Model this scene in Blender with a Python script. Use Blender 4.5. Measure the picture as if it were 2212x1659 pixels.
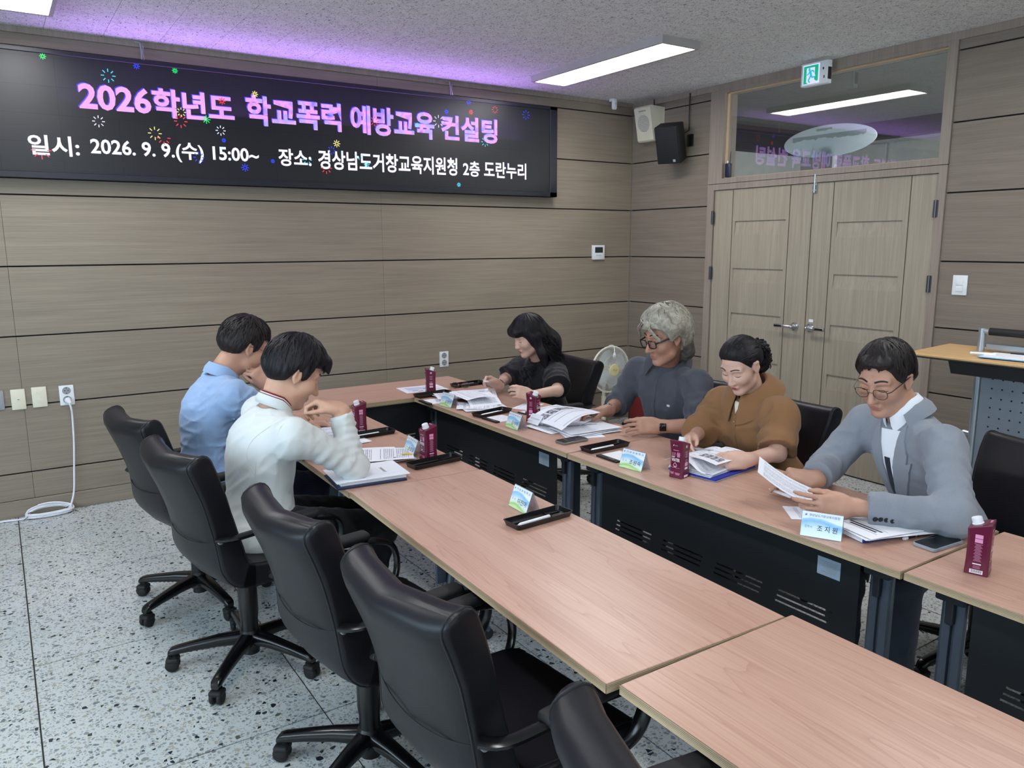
import bpy, bmesh, math, random
import numpy as np
from mathutils import Matrix, Vector, Euler
random.seed(7); NR = np.random.RandomState(7)
for o in list(bpy.data.objects): bpy.data.objects.remove(o)
SC = bpy.context.scene; COL = SC.collection
PI = math.pi; R_ = math.radians
# ------------------------------------------------------------------ camera
cam_d = bpy.data.cameras.new('camera'); cam = bpy.data.objects.new('camera', cam_d); COL.objects.link(cam)
cam_d.sensor_fit = 'HORIZONTAL'; cam_d.sensor_width = 36.0; cam_d.lens = 1677.53 / 2212 * 36.0
cam_d.clip_start = 0.05; cam_d.clip_end = 100
_r = Vector((0.83366503, -0.55225385, -0.00427856)); _u = Vector((0.10128516, 0.1452719, 0.98419378)); _f = Vector((0.54290325, 0.82092128, -0.17704322))
_m = Matrix(((_r.x, _u.x, -_f.x, -5.04839), (_r.y, _u.y, -_f.y, -5.59970), (_r.z, _u.z, -_f.z, 1.67422), (0, 0, 0, 1)))
cam.matrix_world = _m
SC.camera = cam
# ------------------------------------------------------------------ world, exposure, daylight
SC.view_settings.view_transform = 'Standard'; SC.view_settings.look = 'None'
SC.view_settings.gamma = 1.0; SC.view_settings.use_curve_mapping = False
SC.view_settings.exposure = 0.25
wd = bpy.data.worlds.new('world'); SC.world = wd; wd.use_nodes = True
wd.node_tree.nodes['Background'].inputs[0].default_value = (0.75, 0.87, 1.0, 1)
wd.node_tree.nodes['Background'].inputs[1].default_value = 0.08
LAMP_POWER = 21.0
def area_light(name, loc, rot, sx, sy, power, col):
    l = bpy.data.lights.new(name, 'AREA'); l.shape = 'RECTANGLE'; l.size = sx; l.size_y = sy; l.energy = power; l.color = col
    o = bpy.data.objects.new(name, l); o.location = loc; o.rotation_euler = rot; COL.objects.link(o); return o
# daylight entering by the windows of the left and rear walls (openings are built with the walls)
area_light('daylight_window_left', (-8.35, -4.3, 1.75), (0, R_(-90), 0), 1.5, 5.2, 150, (0.66, 0.84, 1.0))
area_light('daylight_window_rear', (-4.6, -9.35, 1.75), (R_(90), 0, 0), 5.2, 1.5, 45, (0.76, 0.90, 1.0))
H_C = 2.934
# ------------------------------------------------------------------ helpers
def link(o, parent=None):
    COL.objects.link(o)
    if parent is not None: o.parent = parent
    return o
def tag(o, label=None, cat=None, group=None, kind=None):
    if label: o['label'] = label
    if cat: o['category'] = cat
    if group: o['group'] = group
    if kind: o['kind'] = kind
    return o
def thing(name, label, cat, loc=(0, 0, 0), rz=0.0, group=None, rot=None):
    o = bpy.data.objects.new(name, None); o.empty_display_size = 0.05; COL.objects.link(o)
    o.location = loc; o.rotation_euler = rot if rot is not None else (0, 0, rz)
    return tag(o, label, cat, group)
class MB:
    def __init__(s): s.v = []; s.f = []; s.mi = []; s.uv = []
    def add(s, vs, fs, mi=0, uvs=None):
        b = len(s.v); s.v += [tuple(map(float, p)) for p in vs]
        for k, f in enumerate(fs):
            s.f.append(tuple(b + i for i in f)); s.mi.append(mi)
            s.uv.append(uvs[k] if uvs else None)
        return s
    def box(s, c, d, rot=None, mi=0, taper=None):
        hx, hy, hz = d[0] / 2, d[1] / 2, d[2] / 2; vs = []
        for z in (-1, 1):
            k = taper if (taper and z > 0) else 1
            for x, y in ((-1, -1), (1, -1), (1, 1), (-1, 1)): vs.append(Vector((x * hx * k, y * hy * k, z * hz)))
        if rot is not None:
            M = rot if isinstance(rot, Matrix) else Euler(rot).to_matrix()
            vs = [M @ v for v in vs]
        c = Vector(c); vs = [v + c for v in vs]
        return s.add(vs, [(0, 3, 2, 1), (4, 5, 6, 7), (0, 1, 5, 4), (1, 2, 6, 5), (2, 3, 7, 6), (3, 0, 4, 7)], mi)
    def bx(s, x0, x1, y0, y1, z0, z1, mi=0):
        return s.box(((x0 + x1) / 2, (y0 + y1) / 2, (z0 + z1) / 2), (abs(x1 - x0), abs(y1 - y0), abs(z1 - z0)), None, mi)
    def rbox(s, c, d, r=0.005, seg=2, rot=None, mi=0):
        bm = bmesh.new(); bmesh.ops.create_cube(bm, size=1.0)
        for v in bm.verts: v.co = Vector((v.co.x * d[0], v.co.y * d[1], v.co.z * d[2]))
        bmesh.ops.bevel(bm, geom=bm.edges[:], offset=min(r, min(d) * 0.49), segments=seg, affect='EDGES', profile=0.5)
        M = rot if isinstance(rot, Matrix) else (Euler(rot).to_matrix() if rot is not None else Matrix.Identity(3))
        c = Vector(c); bm.verts.index_update()
        vs = [M @ v.co + c for v in bm.verts]; fs = [[v.index for v in f.verts] for f in bm.faces]; bm.free()
        return s.add(vs, fs, mi)
    def grid(s, P, cu=False, cv=False, mi=0, capu=False, uv=False):
        # P[i][j]; cu closes i, cv closes j
        n = len(P); m = len(P[0]); vs = [p for row in P for p in row]; fs = []; uvs = []
        for i in range(n if cu else n - 1):
            for j in range(m if cv else m - 1):
                a = i * m + j; b = i * m + (j + 1) % m; c = ((i + 1) % n) * m + (j + 1) % m; d = ((i + 1) % n) * m + j
                fs.append((a, b, c, d)); uvs.append([(i / (n - 1), j / (m - 1)), (i / (n - 1), (j + 1) / (m - 1)), ((i + 1) / (n - 1), (j + 1) / (m - 1)), ((i + 1) / (n - 1), j / (m - 1))] if uv else None)
        if capu:
            fs.append(tuple(range(m))[::-1]); uvs.append(None); fs.append(tuple((n - 1) * m + j for j in range(m))); uvs.append(None)
        return s.add(vs, fs, mi, uvs)
    def tube(s, path, r, n=8, mi=0, caps=True, flat=None, up=None, closed=False):
        path = [Vector(p) for p in path]; k = len(path)
        rs = r if isinstance(r, (list, tuple)) else [r] * k
        rows = []; prev = None
        for i in range(k):
            if closed: t = (path[(i + 1) % k] - path[i - 1])
            else: t = path[min(i + 1, k - 1)] - path[max(i - 1, 0)]
            if t.length < 1e-9: t = Vector((0, 0, 1))
            t.normalize()
            if prev is None:
                a = Vector(up) if up is not None else (Vector((0, 0, 1)) if abs(t.z) < 0.9 else Vector((1, 0, 0)))
            else: a = prev
            nrm = a - t * a.dot(t)
            if nrm.length < 1e-6: nrm = t.orthogonal()
            nrm.normalize(); b = t.cross(nrm); prev = nrm
            fl = flat if flat else (1, 1)
            rows.append([path[i] + nrm * (math.cos(2 * PI * j / n) * rs[i] * fl[0]) + b * (math.sin(2 * PI * j / n) * rs[i] * fl[1]) for j in range(n)])
        return s.grid(rows, cu=closed, cv=True, mi=mi, capu=caps and not closed)
    def lathe(s, prof, n=20, M=None, mi=0, caps=True):
        rows = []
        for (r, z) in prof: rows.append([Vector((r * math.cos(2 * PI * j / n), r * math.sin(2 * PI * j / n), z)) for j in range(n)])
        if M is not None: rows = [[M @ p for p in row] for row in rows]
        return s.grid(rows, cv=True, mi=mi, capu=caps)
    def prism(s, poly, z0, z1, M=None, mi=0):
        n = len(poly); vs = [Vector((x, y, z0)) for x, y in poly] + [Vector((x, y, z1)) for x, y in poly]
        if M is not None: vs = [M @ v for v in vs]
        return s.add(vs, [tuple(range(n))[::-1], tuple(range(n, 2 * n))] + [(i, (i + 1) % n, n + (i + 1) % n, n + i) for i in range(n)], mi)
    def sphere(s, c, r, n=12, m=8, M=None, mi=0):
        rr = r if isinstance(r, (tuple, list)) else (r, r, r); rows = []
        for i in range(m + 1):
            th = PI * i / m; row = []
            for j in range(n):
                p = Vector((rr[0] * math.sin(th) * math.cos(2 * PI * j / n), rr[1] * math.sin(th) * math.sin(2 * PI * j / n), rr[2] * math.cos(th)))
                row.append((M @ p if M is not None else p) + Vector(c))
            rows.append(row)
        return s.grid(rows, cv=True, mi=mi)
    def mesh(s, name, smooth=None, fix=True):
        me = bpy.data.meshes.new(name); me.from_pydata(s.v, [], s.f)
        if any(u is not None for u in s.uv):
            ul = me.uv_layers.new(name='UVMap'); k = 0
            for f, u in zip(s.f, s.uv):
                for q in range(len(f)):
                    ul.data[k].uv = u[q] if u is not None else (0, 0)
                    k += 1
        me.polygons.foreach_set('material_index', s.mi)
        if fix:
            bm = bmesh.new(); bm.from_mesh(me); bmesh.ops.remove_doubles(bm, verts=bm.verts, dist=1e-6); bmesh.ops.recalc_face_normals(bm, faces=bm.faces); bm.to_mesh(me); bm.free()
        if smooth is not None:
            me.polygons.foreach_set('use_smooth', [True] * len(me.polygons)); me.set_sharp_from_angle(angle=R_(smooth))
        me.update(); return me
    def build(s, name, mats, parent=None, smooth=35, fix=True, loc=None, rot=None):
        me = s.mesh(name, smooth, fix)
        for m in (mats if isinstance(mats, (list, tuple)) else [mats]): me.materials.append(m)
        o = bpy.data.objects.new(name, me); link(o, parent)
        if loc is not None: o.location = loc
        if rot is not None: o.rotation_euler = rot
        return o
def inst(me, name, parent=None, loc=(0, 0, 0), rot=(0, 0, 0), scale=None):
    o = bpy.data.objects.new(name, me); link(o, parent); o.location = loc; o.rotation_euler = rot
    if scale: o.scale = scale
    return o
def copy_tree(o, parent=None):
    c = o.copy(); COL.objects.link(c); c.parent = parent
    for ch in list(o.children): copy_tree(ch, c)
    return c
def struct(o): o['kind'] = 'structure'; return o
_txt_cache = {}
def text_data(s, size, offset=0.0, align='CENTER', res=3, shear=0.0, space=1.0):
    key = (s, size, offset, align, res, shear, space)
    if key in _txt_cache: return _txt_cache[key]
    cu = bpy.data.curves.new('t', 'FONT'); cu.body = s; cu.size = size; cu.offset = offset; cu.align_x = align; cu.align_y = 'CENTER'; cu.resolution_u = res; cu.shear = shear; cu.space_character = space
    o = bpy.data.objects.new('t', cu); COL.objects.link(o)
    dg = bpy.context.evaluated_depsgraph_get(); dg.update()
    me = bpy.data.meshes.new_from_object(o.evaluated_get(dg))
    vs = [tuple(v.co) for v in me.vertices]; fs = [tuple(p.vertices) for p in me.polygons]
    bpy.data.objects.remove(o); bpy.data.curves.remove(cu); bpy.data.meshes.remove(me)
    _txt_cache[key] = (vs, fs); return vs, fs
def add_text(mb, s, size, M, mi=0, offset=0.0, align='CENTER', fit=None, **k):
    """text in the xy plane of M (z is the facing direction); fit = (width, height) scales it to that box, anchored to its centre"""
    vs, fs = text_data(s, size, offset, align, **k)
    if not vs: return
    if fit:
        a = np.array(vs); lo = a.min(0); hi = a.max(0); c = (lo + hi) / 2
        sx = fit[0] / max(hi[0] - lo[0], 1e-6); sy = (fit[1] / max(hi[1] - lo[1], 1e-6)) if fit[1] else sx
        vs = [((x - c[0]) * sx, (y - c[1]) * sy, z) for x, y, z in vs]
    mb.add([M @ Vector(v) for v in vs], fs, mi)
def frame(o, x, y, z=None):
    """4x4 from origin, x axis, y axis"""
    x = Vector(x).normalized(); y = Vector(y); y = (y - x * y.dot(x)).normalized(); z = x.cross(y)
    return Matrix(((x.x, y.x, z.x, o[0]), (x.y, y.y, z.y, o[1]), (x.z, y.z, z.z, o[2]), (0, 0, 0, 1)))
# ------------------------------------------------------------------ materials
class NT:
    def __init__(s, name):
        s.m = bpy.data.materials.new(name); s.m.use_nodes = True; s.t = s.m.node_tree; s.b = s.t.nodes['Principled BSDF']; s.out = s.t.nodes['Material Output']
    def n(s, typ, **k):
        nd = s.t.nodes.new(typ)
        for a, v in k.items():
            if a in ('op', 'operation'): nd.operation = v
            elif a == 'inp':
                for i, x in v.items(): nd.inputs[i].default_value = x
            else: setattr(nd, a, v)
        return nd
    def l(s, a, b): s.t.links.new(a, b); return s
    def coords(s, scale=(1, 1, 1), kind='Object', rot=(0, 0, 0), loc=(0, 0, 0)):
        tc = s.n('ShaderNodeTexCoord'); mp = s.n('ShaderNodeMapping'); mp.inputs['Scale'].default_value = scale; mp.inputs['Rotation'].default_value = rot; mp.inputs['Location'].default_value = loc
        s.l(tc.outputs[kind], mp.inputs['Vector']); return mp.outputs['Vector']
    def noise(s, vec, scale=5, detail=3, rough=0.5, dist=0.0):
        nd = s.n('ShaderNodeTexNoise'); nd.inputs['Scale'].default_value = scale; nd.inputs['Detail'].default_value = detail; nd.inputs['Roughness'].default_value = rough; nd.inputs['Distortion'].default_value = dist
        s.l(vec, nd.inputs['Vector']); return nd.outputs['Fac']
    def ramp(s, fac, stops, interp='LINEAR'):
        nd = s.n('ShaderNodeValToRGB'); nd.color_ramp.interpolation = interp; el = nd.color_ramp.elements
        while len(el) < len(stops): el.new(0.5)
        for e, (p, c) in zip(el, stops): e.position = p; e.color = (*c, 1) if len(c) == 3 else c
        s.l(fac, nd.inputs['Fac']); return nd.outputs['Color']
    def math(s, op, a, b=None, clamp=False):
        nd = s.n('ShaderNodeMath'); nd.operation = op; nd.use_clamp = clamp
        for i, x in enumerate((a, b)):
            if x is None: continue
            if hasattr(x, 'links'): s.l(x, nd.inputs[i])
            else: nd.inputs[i].default_value = x
        return nd.outputs[0]
    def mix(s, fac, a, b, mode='MIX'):
        nd = s.n('ShaderNodeMix'); nd.data_type = 'RGBA'; nd.blend_type = mode
        for i, x in ((0, fac), (6, a), (7, b)):
            if hasattr(x, 'links'): s.l(x, nd.inputs[i])
            else: nd.inputs[i].default_value = x if i == 0 else ((*x, 1) if len(x) == 3 else x)
        return nd.outputs[2]
    def bump(s, h, strength=0.3, dist=0.002):
        nd = s.n('ShaderNodeBump'); nd.inputs['Strength'].default_value = strength; nd.inputs['Distance'].default_value = dist
        s.l(h, nd.inputs['Height']); s.l(nd.outputs['Normal'], s.b.inputs['Normal']); return s
    def base(s, c):
        if hasattr(c, 'links'): s.l(c, s.b.inputs['Base Color'])
        else: s.b.inputs['Base Color'].default_value = (*c, 1)
        return s
    def set(s, **k):
        for a, v in k.items():
            nm = {'rough': 'Roughness', 'metal': 'Metallic', 'spec': 'Specular IOR Level', 'sheen': 'Sheen Weight', 'coat': 'Coat Weight', 'coat_rough': 'Coat Roughness', 'sss': 'Subsurface Weight', 'alpha': 'Alpha', 'trans': 'Transmission Weight', 'ior': 'IOR'}[a]
            if hasattr(v, 'links'): s.l(v, s.b.inputs[nm])
            else: s.b.inputs[nm].default_value = v
        return s
def srgb(r, g, b):
    f = lambda c: (c / 255 / 12.92) if c / 255 <= 0.04045 else ((c / 255 + 0.055) / 1.055) ** 2.4
    return (f(r), f(g), f(b))
def simple(name, col, rough=0.5, metal=0.0, var=0.06, bump=0.0, bscale=200, **k):
    """plain procedural finish: slight tonal variation, optional fine grain bump"""
    t = NT(name); v = t.coords(); n = t.noise(v, 9.0, 4)
    lo = tuple(max(0, c * (1 - var)) for c in col); hi = tuple(min(1, c * (1 + var)) for c in col)
    t.base(t.ramp(n, [(0.3, lo), (0.7, hi)])).set(rough=rough, metal=metal, **k)
    if bump: t.bump(t.noise(v, bscale, 3), bump, 0.001)
    return t.m
def emit(name, col, strength):
    t = NT(name); t.base((0, 0, 0)); t.b.inputs['Emission Color'].default_value = (*col, 1); t.b.inputs['Emission Strength'].default_value = strength; t.set(rough=0.4); return t.m
def wood_wall(name, axis, c0, c1, scale=1.0):
    # axis = direction of the grain: 0 x, 1 y, 2 z
    t = NT(name); sc = [34.0, 34.0, 34.0]; sc[axis] = 1.1; sc2 = [170.0, 170.0, 170.0]; sc2[axis] = 3.0
    tc = t.n('ShaderNodeNewGeometry').outputs['Position']
    def mp(s_):
        m = t.n('ShaderNodeMapping'); m.inputs['Scale'].default_value = s_; t.l(tc, m.inputs['Vector']); return m.outputs['Vector']
    a = t.noise(mp(sc), 1.0, 5, 0.6, 0.6); b = t.noise(mp(sc2), 1.0, 2, 0.5); w = t.noise(mp([0.9, 0.9, 0.9]), 1.0, 2)
    g = t.math('ADD', t.math('MULTIPLY', a, 0.55), t.math('MULTIPLY', b, 0.45)); g = t.math('ADD', t.math('MULTIPLY', g, 0.85), t.math('MULTIPLY', w, 0.15))
    t.base(t.ramp(g, [(0.36, c0), (0.52, tuple((x + y) / 2 for x, y in zip(c0, c1))), (0.66, c1)])).set(rough=0.42, spec=0.35).bump(g, 0.12, 0.001)
    return t.m
M = {}
M['wall_x'] = wood_wall('wood_panel_grain_x', 0, srgb(128, 118, 104), srgb(151, 140, 124))
M['wall_y'] = wood_wall('wood_panel_grain_y', 1, srgb(118, 108, 97), srgb(138, 128, 115))
M['door_z'] = wood_wall('door_grain_z', 2, srgb(146, 137, 122), srgb(170, 161, 144))
M['trim_y'] = wood_wall('trim_grain', 2, srgb(136, 124, 113), srgb(158, 147, 136))
M['groove'] = simple('groove_dark', srgb(26, 20, 16), 0.8)
M['ivory'] = simple('ivory_plastic', srgb(222, 218, 196), 0.35)
M['white_pl'] = simple('white_plastic', srgb(226, 230, 232), 0.35)
M['grey_pl'] = simple('grey_plastic', srgb(150, 152, 156), 0.4)
M['black_pl'] = simple('black_plastic', srgb(14, 14, 16), 0.32, bump=0.1)
M['black_matte'] = simple('black_matte', srgb(16, 16, 18), 0.65)
M['steel'] = simple('satin_steel', srgb(190, 192, 194), 0.28, 1.0)
M['chrome'] = simple('chrome', srgb(215, 217, 220), 0.12, 1.0)
M['paper'] = simple('paper_white', srgb(238, 240, 246), 0.7, var=0.01)
M['cable'] = simple('white_cable', srgb(225, 227, 234), 0.4)
# ================================================================== ROOM SHELL
X0, Y0 = -8.4, -9.4
# ---- terrazzo floor
def terrazzo():
    t = NT('terrazzo'); p = t.n('ShaderNodeNewGeometry').outputs['Position']
    wn = t.n('ShaderNodeTexNoise'); wn.inputs['Scale'].default_value = 55.0; t.l(p, wn.inputs['Vector'])
    ad = t.n('ShaderNodeMix'); ad.data_type = 'VECTOR'; ad.inputs[0].default_value = 0.008; t.l(p, ad.inputs[4]); t.l(wn.outputs['Color'], ad.inputs[5])
    def chips(scale, off, edge, keep, stops, col):
        m = t.n('ShaderNodeMapping'); m.inputs['Scale'].default_value = (scale, scale, 0.01); m.inputs['Location'].default_value = off; t.l(ad.outputs[1], m.inputs['Vector'])
        e = t.n('ShaderNodeTexVoronoi'); e.feature = 'DISTANCE_TO_EDGE'; e.inputs['Scale'].default_value = 1.0; t.l(m.outputs['Vector'], e.inputs['Vector'])
        a = t.n('ShaderNodeTexVoronoi'); a.inputs['Scale'].default_value = 1.0; t.l(m.outputs['Vector'], a.inputs['Vector'])
        sep = t.n('ShaderNodeSeparateColor'); t.l(a.outputs['Color'], sep.inputs[0])
        th = t.math('ADD', edge, t.math('MULTIPLY', sep.outputs[2], 0.14))
        mask = t.math('MULTIPLY', t.math('GREATER_THAN', e.outputs['Distance'], th), t.math('GREATER_THAN', sep.outputs[0], keep))
        return t.mix(mask, col, t.ramp(sep.outputs[1], stops, 'CONSTANT'))
    col = t.ramp(t.noise(p, 2.0, 4), [(0.3, srgb(188, 196, 197)), (0.7, srgb(203, 208, 206))])
    col = chips(105, (3, 1, 0), 0.08, 0.30, [(0.0, srgb(158, 163, 162)), (0.35, srgb(180, 180, 172)), (0.7, srgb(142, 148, 151)), (0.9, srgb(196, 196, 190))], col)
    col = chips(62, (0, 5, 0), 0.10, 0.50, [(0.0, srgb(138, 143, 144)), (0.4, srgb(168, 166, 154)), (0.7, srgb(118, 125, 129)), (0.9, srgb(156, 158, 154))], col)
    col = chips(52, (7, 2, 0), 0.12, 0.90, [(0.0, srgb(34, 42, 48)), (0.5, srgb(58, 64, 66)), (0.8, srgb(96, 98, 84)), (0.9, srgb(40, 46, 52))], col)
    t.base(col).set(rough=0.24, spec=0.55); return t.m
M['terrazzo'] = terrazzo()
M['joint'] = simple('joint_strip', srgb(46, 40, 35), 0.6)
M['crack_yellow'] = M['joint']
fl = MB(); fl.bx(X0, 2.8, Y0, 0.2, -0.10, -0.004)
floor = struct(fl.build('floor', M['joint'], smooth=None))
# far part of the floor that the photograph does not reach stays one cast slab
fb = MB(); fb.bx(X0, -6.81, Y0, 0, -0.004, 0); fb.bx(-6.81, 0, Y0, -5.94, -0.004, 0)
fb.build('floor_slab', M['terrazzo'], floor, smooth=None)
tm = MB(); tm.bx(-0.4312, 0.4312, -0.4742, 0.4742, -0.004, 0)
tme = tm.mesh('floor_tile'); tme.materials.append(M['terrazzo'])
tms = MB(); tms.bx(-0.4312, 0.4312, -0.1026, 0.1026, -0.004, 0)
tmes = tms.mesh('floor_tile_cut'); tmes.materials.append(M['terrazzo'])
for i in range(7):
    xx = -1.165 - i * 0.868
    
    for j in range(6): inst(tme, 'floor_tile', floor, (xx, -0.21 - 0.955 * (j + 0.5), 0))
    inst(tmes, 'floor_tile', floor, (xx, -0.104, 0))
te = MB(); te.bx(-0.363, 0.363, -0.104, 0.104, -0.004, 0); te_ = te.mesh('floor_tile_corner'); te_.materials.append(M['terrazzo']); inst(te_, 'floor_tile', floor, (-0.364, -0.104, 0))
tl = MB(); tl.bx(-0.363, 0.363, -0.4742, 0.4742, -0.004, 0); tl2 = tl.mesh('floor_tile_edge'); tl2.materials.append(M['terrazzo'])
for j in range(6): inst(tl2, 'floor_tile', floor, (-0.364, -0.21 - 0.955 * (j + 0.5), 0))
# ---- ceiling: staggered 300 x 600 mineral fibre tiles
def ceil_mat():
    t = NT('mineral_fibre'); p = t.n('ShaderNodeNewGeometry').outputs['Position']
    def sp(s_, rot, th, off):
        m = t.n('ShaderNodeMapping'); m.inputs['Scale'].default_value = s_; m.inputs['Rotation'].default_value = (0, 0, rot); m.inputs['Location'].default_value = off
        t.l(p, m.inputs['Vector']); return t.math('GREATER_THAN', t.noise(m.outputs['Vector'], 1.0, 2, 0.5, 1.2), th)
    a = sp((120, 45, 1), 0.5, 0.635, (0, 0, 0)); b = sp((60, 150, 1), 0.9, 0.645, (4, 2, 0)); c = sp((200, 200, 1), 0, 0.66, (1, 7, 0))
    sk = t.math('MAXIMUM', t.math('MAXIMUM', a, b), c)
    t.base(t.mix(sk, t.ramp(t.noise(p, 14, 3), [(0.3, srgb(222, 222, 222)), (0.7, srgb(236, 236, 235))]), srgb(122, 122, 124))).set(rough=0.85, spec=0.2)
    t.bump(t.math('SUBTRACT', 1.0, sk), 0.25, 0.002); return t.m
M['ceil'] = ceil_mat(); M['ceil_gap'] = simple('ceiling_gap', srgb(140,139,140), 0.9)
cb = MB(); cb.bx(X0, 0.12, Y0, 0.12, H_C + 0.004, H_C + 0.12)
ceiling = struct(cb.build('ceiling', M['ceil_gap'], smooth=None))
cs = MB(); cs.bx(X0, -6.2, Y0, 0, H_C, H_C + 0.004); cs.bx(-6.2, 0.0, Y0, -4.03, H_C, H_C + 0.004)
cs.build('ceiling_slab', M['ceil'], ceiling, smooth=None)
ct = MB(); ct.bx(-0.1547, 0.1547, -0.3092, 0.3092, 0, 0.004); cme = ct.mesh('ceiling_tile'); cme.materials.append(M['ceil'])
ch = MB(); ch.bx(-0.1547, 0.1547, -0.1552, 0.1552, 0, 0.004); chm = ch.mesh('ceiling_tile_half'); chm.materials.append(M['ceil'])
for i in range(20):
    xx = -3.72 + 0.312 * (i - 8 + 0.5) + 0.0
    if xx > 0.15 or xx < -6.3: continue
    if i % 2 == 0:
        for j in range(6): inst(cme, 'ceiling_tile', ceiling, (xx, -0.31 - 0.62 * (j), H_C))
    else:
        inst(chm, 'ceiling_tile', ceiling, (xx, -0.155, H_C))
        for j in range(6): inst(cme, 'ceiling_tile', ceiling, (xx, -0.62 - 0.62 * j, H_C))
# ---- panelled walls
ZJ = [0.108, 0.279, 0.7045, 1.1335, 1.5555, 1.980, 2.4035, 2.8265, H_C]
GAP = 0.0045
def panel_wall(name, axis, spans, butts, mat, thick=0.02):
    b = MB(); lo = min(s[0] for s in spans); hi = max(s[1] for s in spans)
    for s0, s1 in spans:
        if axis == 'x': b.bx(s0, s1, thick, 0.14, 0, H_C)
        else: b.bx(thick, 0.14, s0, s1, 0, H_C)
    w = struct(b.build(name, M['groove'], smooth=None))
    for s0, s1 in spans:
        for k in range(len(ZJ) - 1):
            cuts = [s0] + [c for c in butts if s0 + 0.05 < c < s1 - 0.05] + [s1]
            for a, c in zip(cuts[:-1], cuts[1:]):
                m = MB(); g = 0.0006
                z0, z1 = ZJ[k] + (GAP if k else 0.001), ZJ[k + 1] - (GAP if k < len(ZJ) - 2 else 0)
                sz = (c - a - 2 * g, thick, z1 - z0)
                if axis == 'x': m.rbox(((a + c) / 2, thick / 2, (z0 + z1) / 2), sz, 0.0012, 1)
                else: m.rbox((thick / 2, (a + c) / 2, (z0 + z1) / 2), (sz[1], sz[0], sz[2]), 0.0012, 1)
                m.build('wood_panel', mat, w, smooth=None)
    return w
wall_back = panel_wall('wall_back', 'x', [(X0, 0.0)], [-7.4, -4.97, -2.532], M['wall_x'])
wall_right = panel_wall('wall_right', 'y', [(-0.95, 0.0), (Y0, -2.925)], [-5.3, -7.7], M['wall_y'])
hb = MB(); hb.bx(0.02, 0.14, -2.925, -0.95, 2.875, H_C); hb.build('header', M['groove'], wall_right, smooth=None)
# baseboards and crown trims
b = MB(); b.rbox(((X0) / 2, -0.004, 0.054), (-X0, 0.012, 0.106), 0.0015, 1); struct(b.build('baseboard_back', M['wall_x'], smooth=None))
b = MB(); b.rbox((-0.004, -0.47, 0.054), (0.012, 0.94, 0.106), 0.0015, 1); b.rbox((-0.004, (Y0 - 2.925) / 2, 0.054), (0.012, -Y0 - 2.925, 0.106), 0.0015, 1); struct(b.build('baseboard_right', M['wall_y'], smooth=None))
b = MB(); b.rbox((X0 / 2, -0.006, 2.916), (-X0, 0.016, 0.036), 0.002, 1); struct(b.build('trim_1', M['trim_y'], smooth=None))
b = MB(); b.rbox((-0.006, Y0 / 2, 2.910), (0.016, -Y0, 0.048), 0.002, 1); struct(b.build('trim_2', M['trim_y'], smooth=None))
# left and rear walls: painted, with real window openings (out of frame, they let the daylight in)
M['plaster'] = simple('painted_plaster', srgb(214, 212, 205), 0.8)
b = MB(); b.bx(X0 - 0.12, X0, Y0, 0.1, 0, 0.95); b.bx(X0 - 0.12, X0, Y0, 0.1, 2.55, H_C); b.bx(X0 - 0.12, X0, Y0, -6.95, 0.95, 2.55); b.bx(X0 - 0.12, X0, -1.65, 0.1, 0.95, 2.55)
struct(b.build('wall_left', M['plaster'], smooth=None))
b = MB(); b.bx(X0, 0.1, Y0 - 0.12, Y0, 0, 0.95); b.bx(X0, 0.1, Y0 - 0.12, Y0, 2.55, H_C); b.bx(X0, -7.25, Y0 - 0.12, Y0, 0.95, 2.55); b.bx(-1.95, 0.1, Y0 - 0.12, Y0, 0.95, 2.55)
struct(b.build('wall_rear', M['plaster'], smooth=None))
M['winframe'] = simple('window_frame', srgb(222, 224, 226), 0.4)
b = MB()
for y in (-6.95, -5.6, -4.3, -2.95, -1.65): b.bx(X0 - 0.08, X0 - 0.02, y - 0.03, y + 0.03, 0.95, 2.55)
for z in (0.97, 2.53): b.bx(X0 - 0.08, X0 - 0.02, -6.95, -1.65, z - 0.03, z + 0.03)
struct(b.build('window_1', M['winframe'], smooth=None))
b = MB()
for x in (-7.25, -5.9, -4.6, -3.3, -1.95): b.bx(x - 0.03, x + 0.03, Y0 - 0.08, Y0 - 0.02, 0.95, 2.55)
for z in (0.97, 2.53): b.bx(-7.25, -1.95, Y0 - 0.08, Y0 - 0.02, z - 0.03, z + 0.03)
struct(b.build('window_2', M['winframe'], smooth=None))
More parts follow.
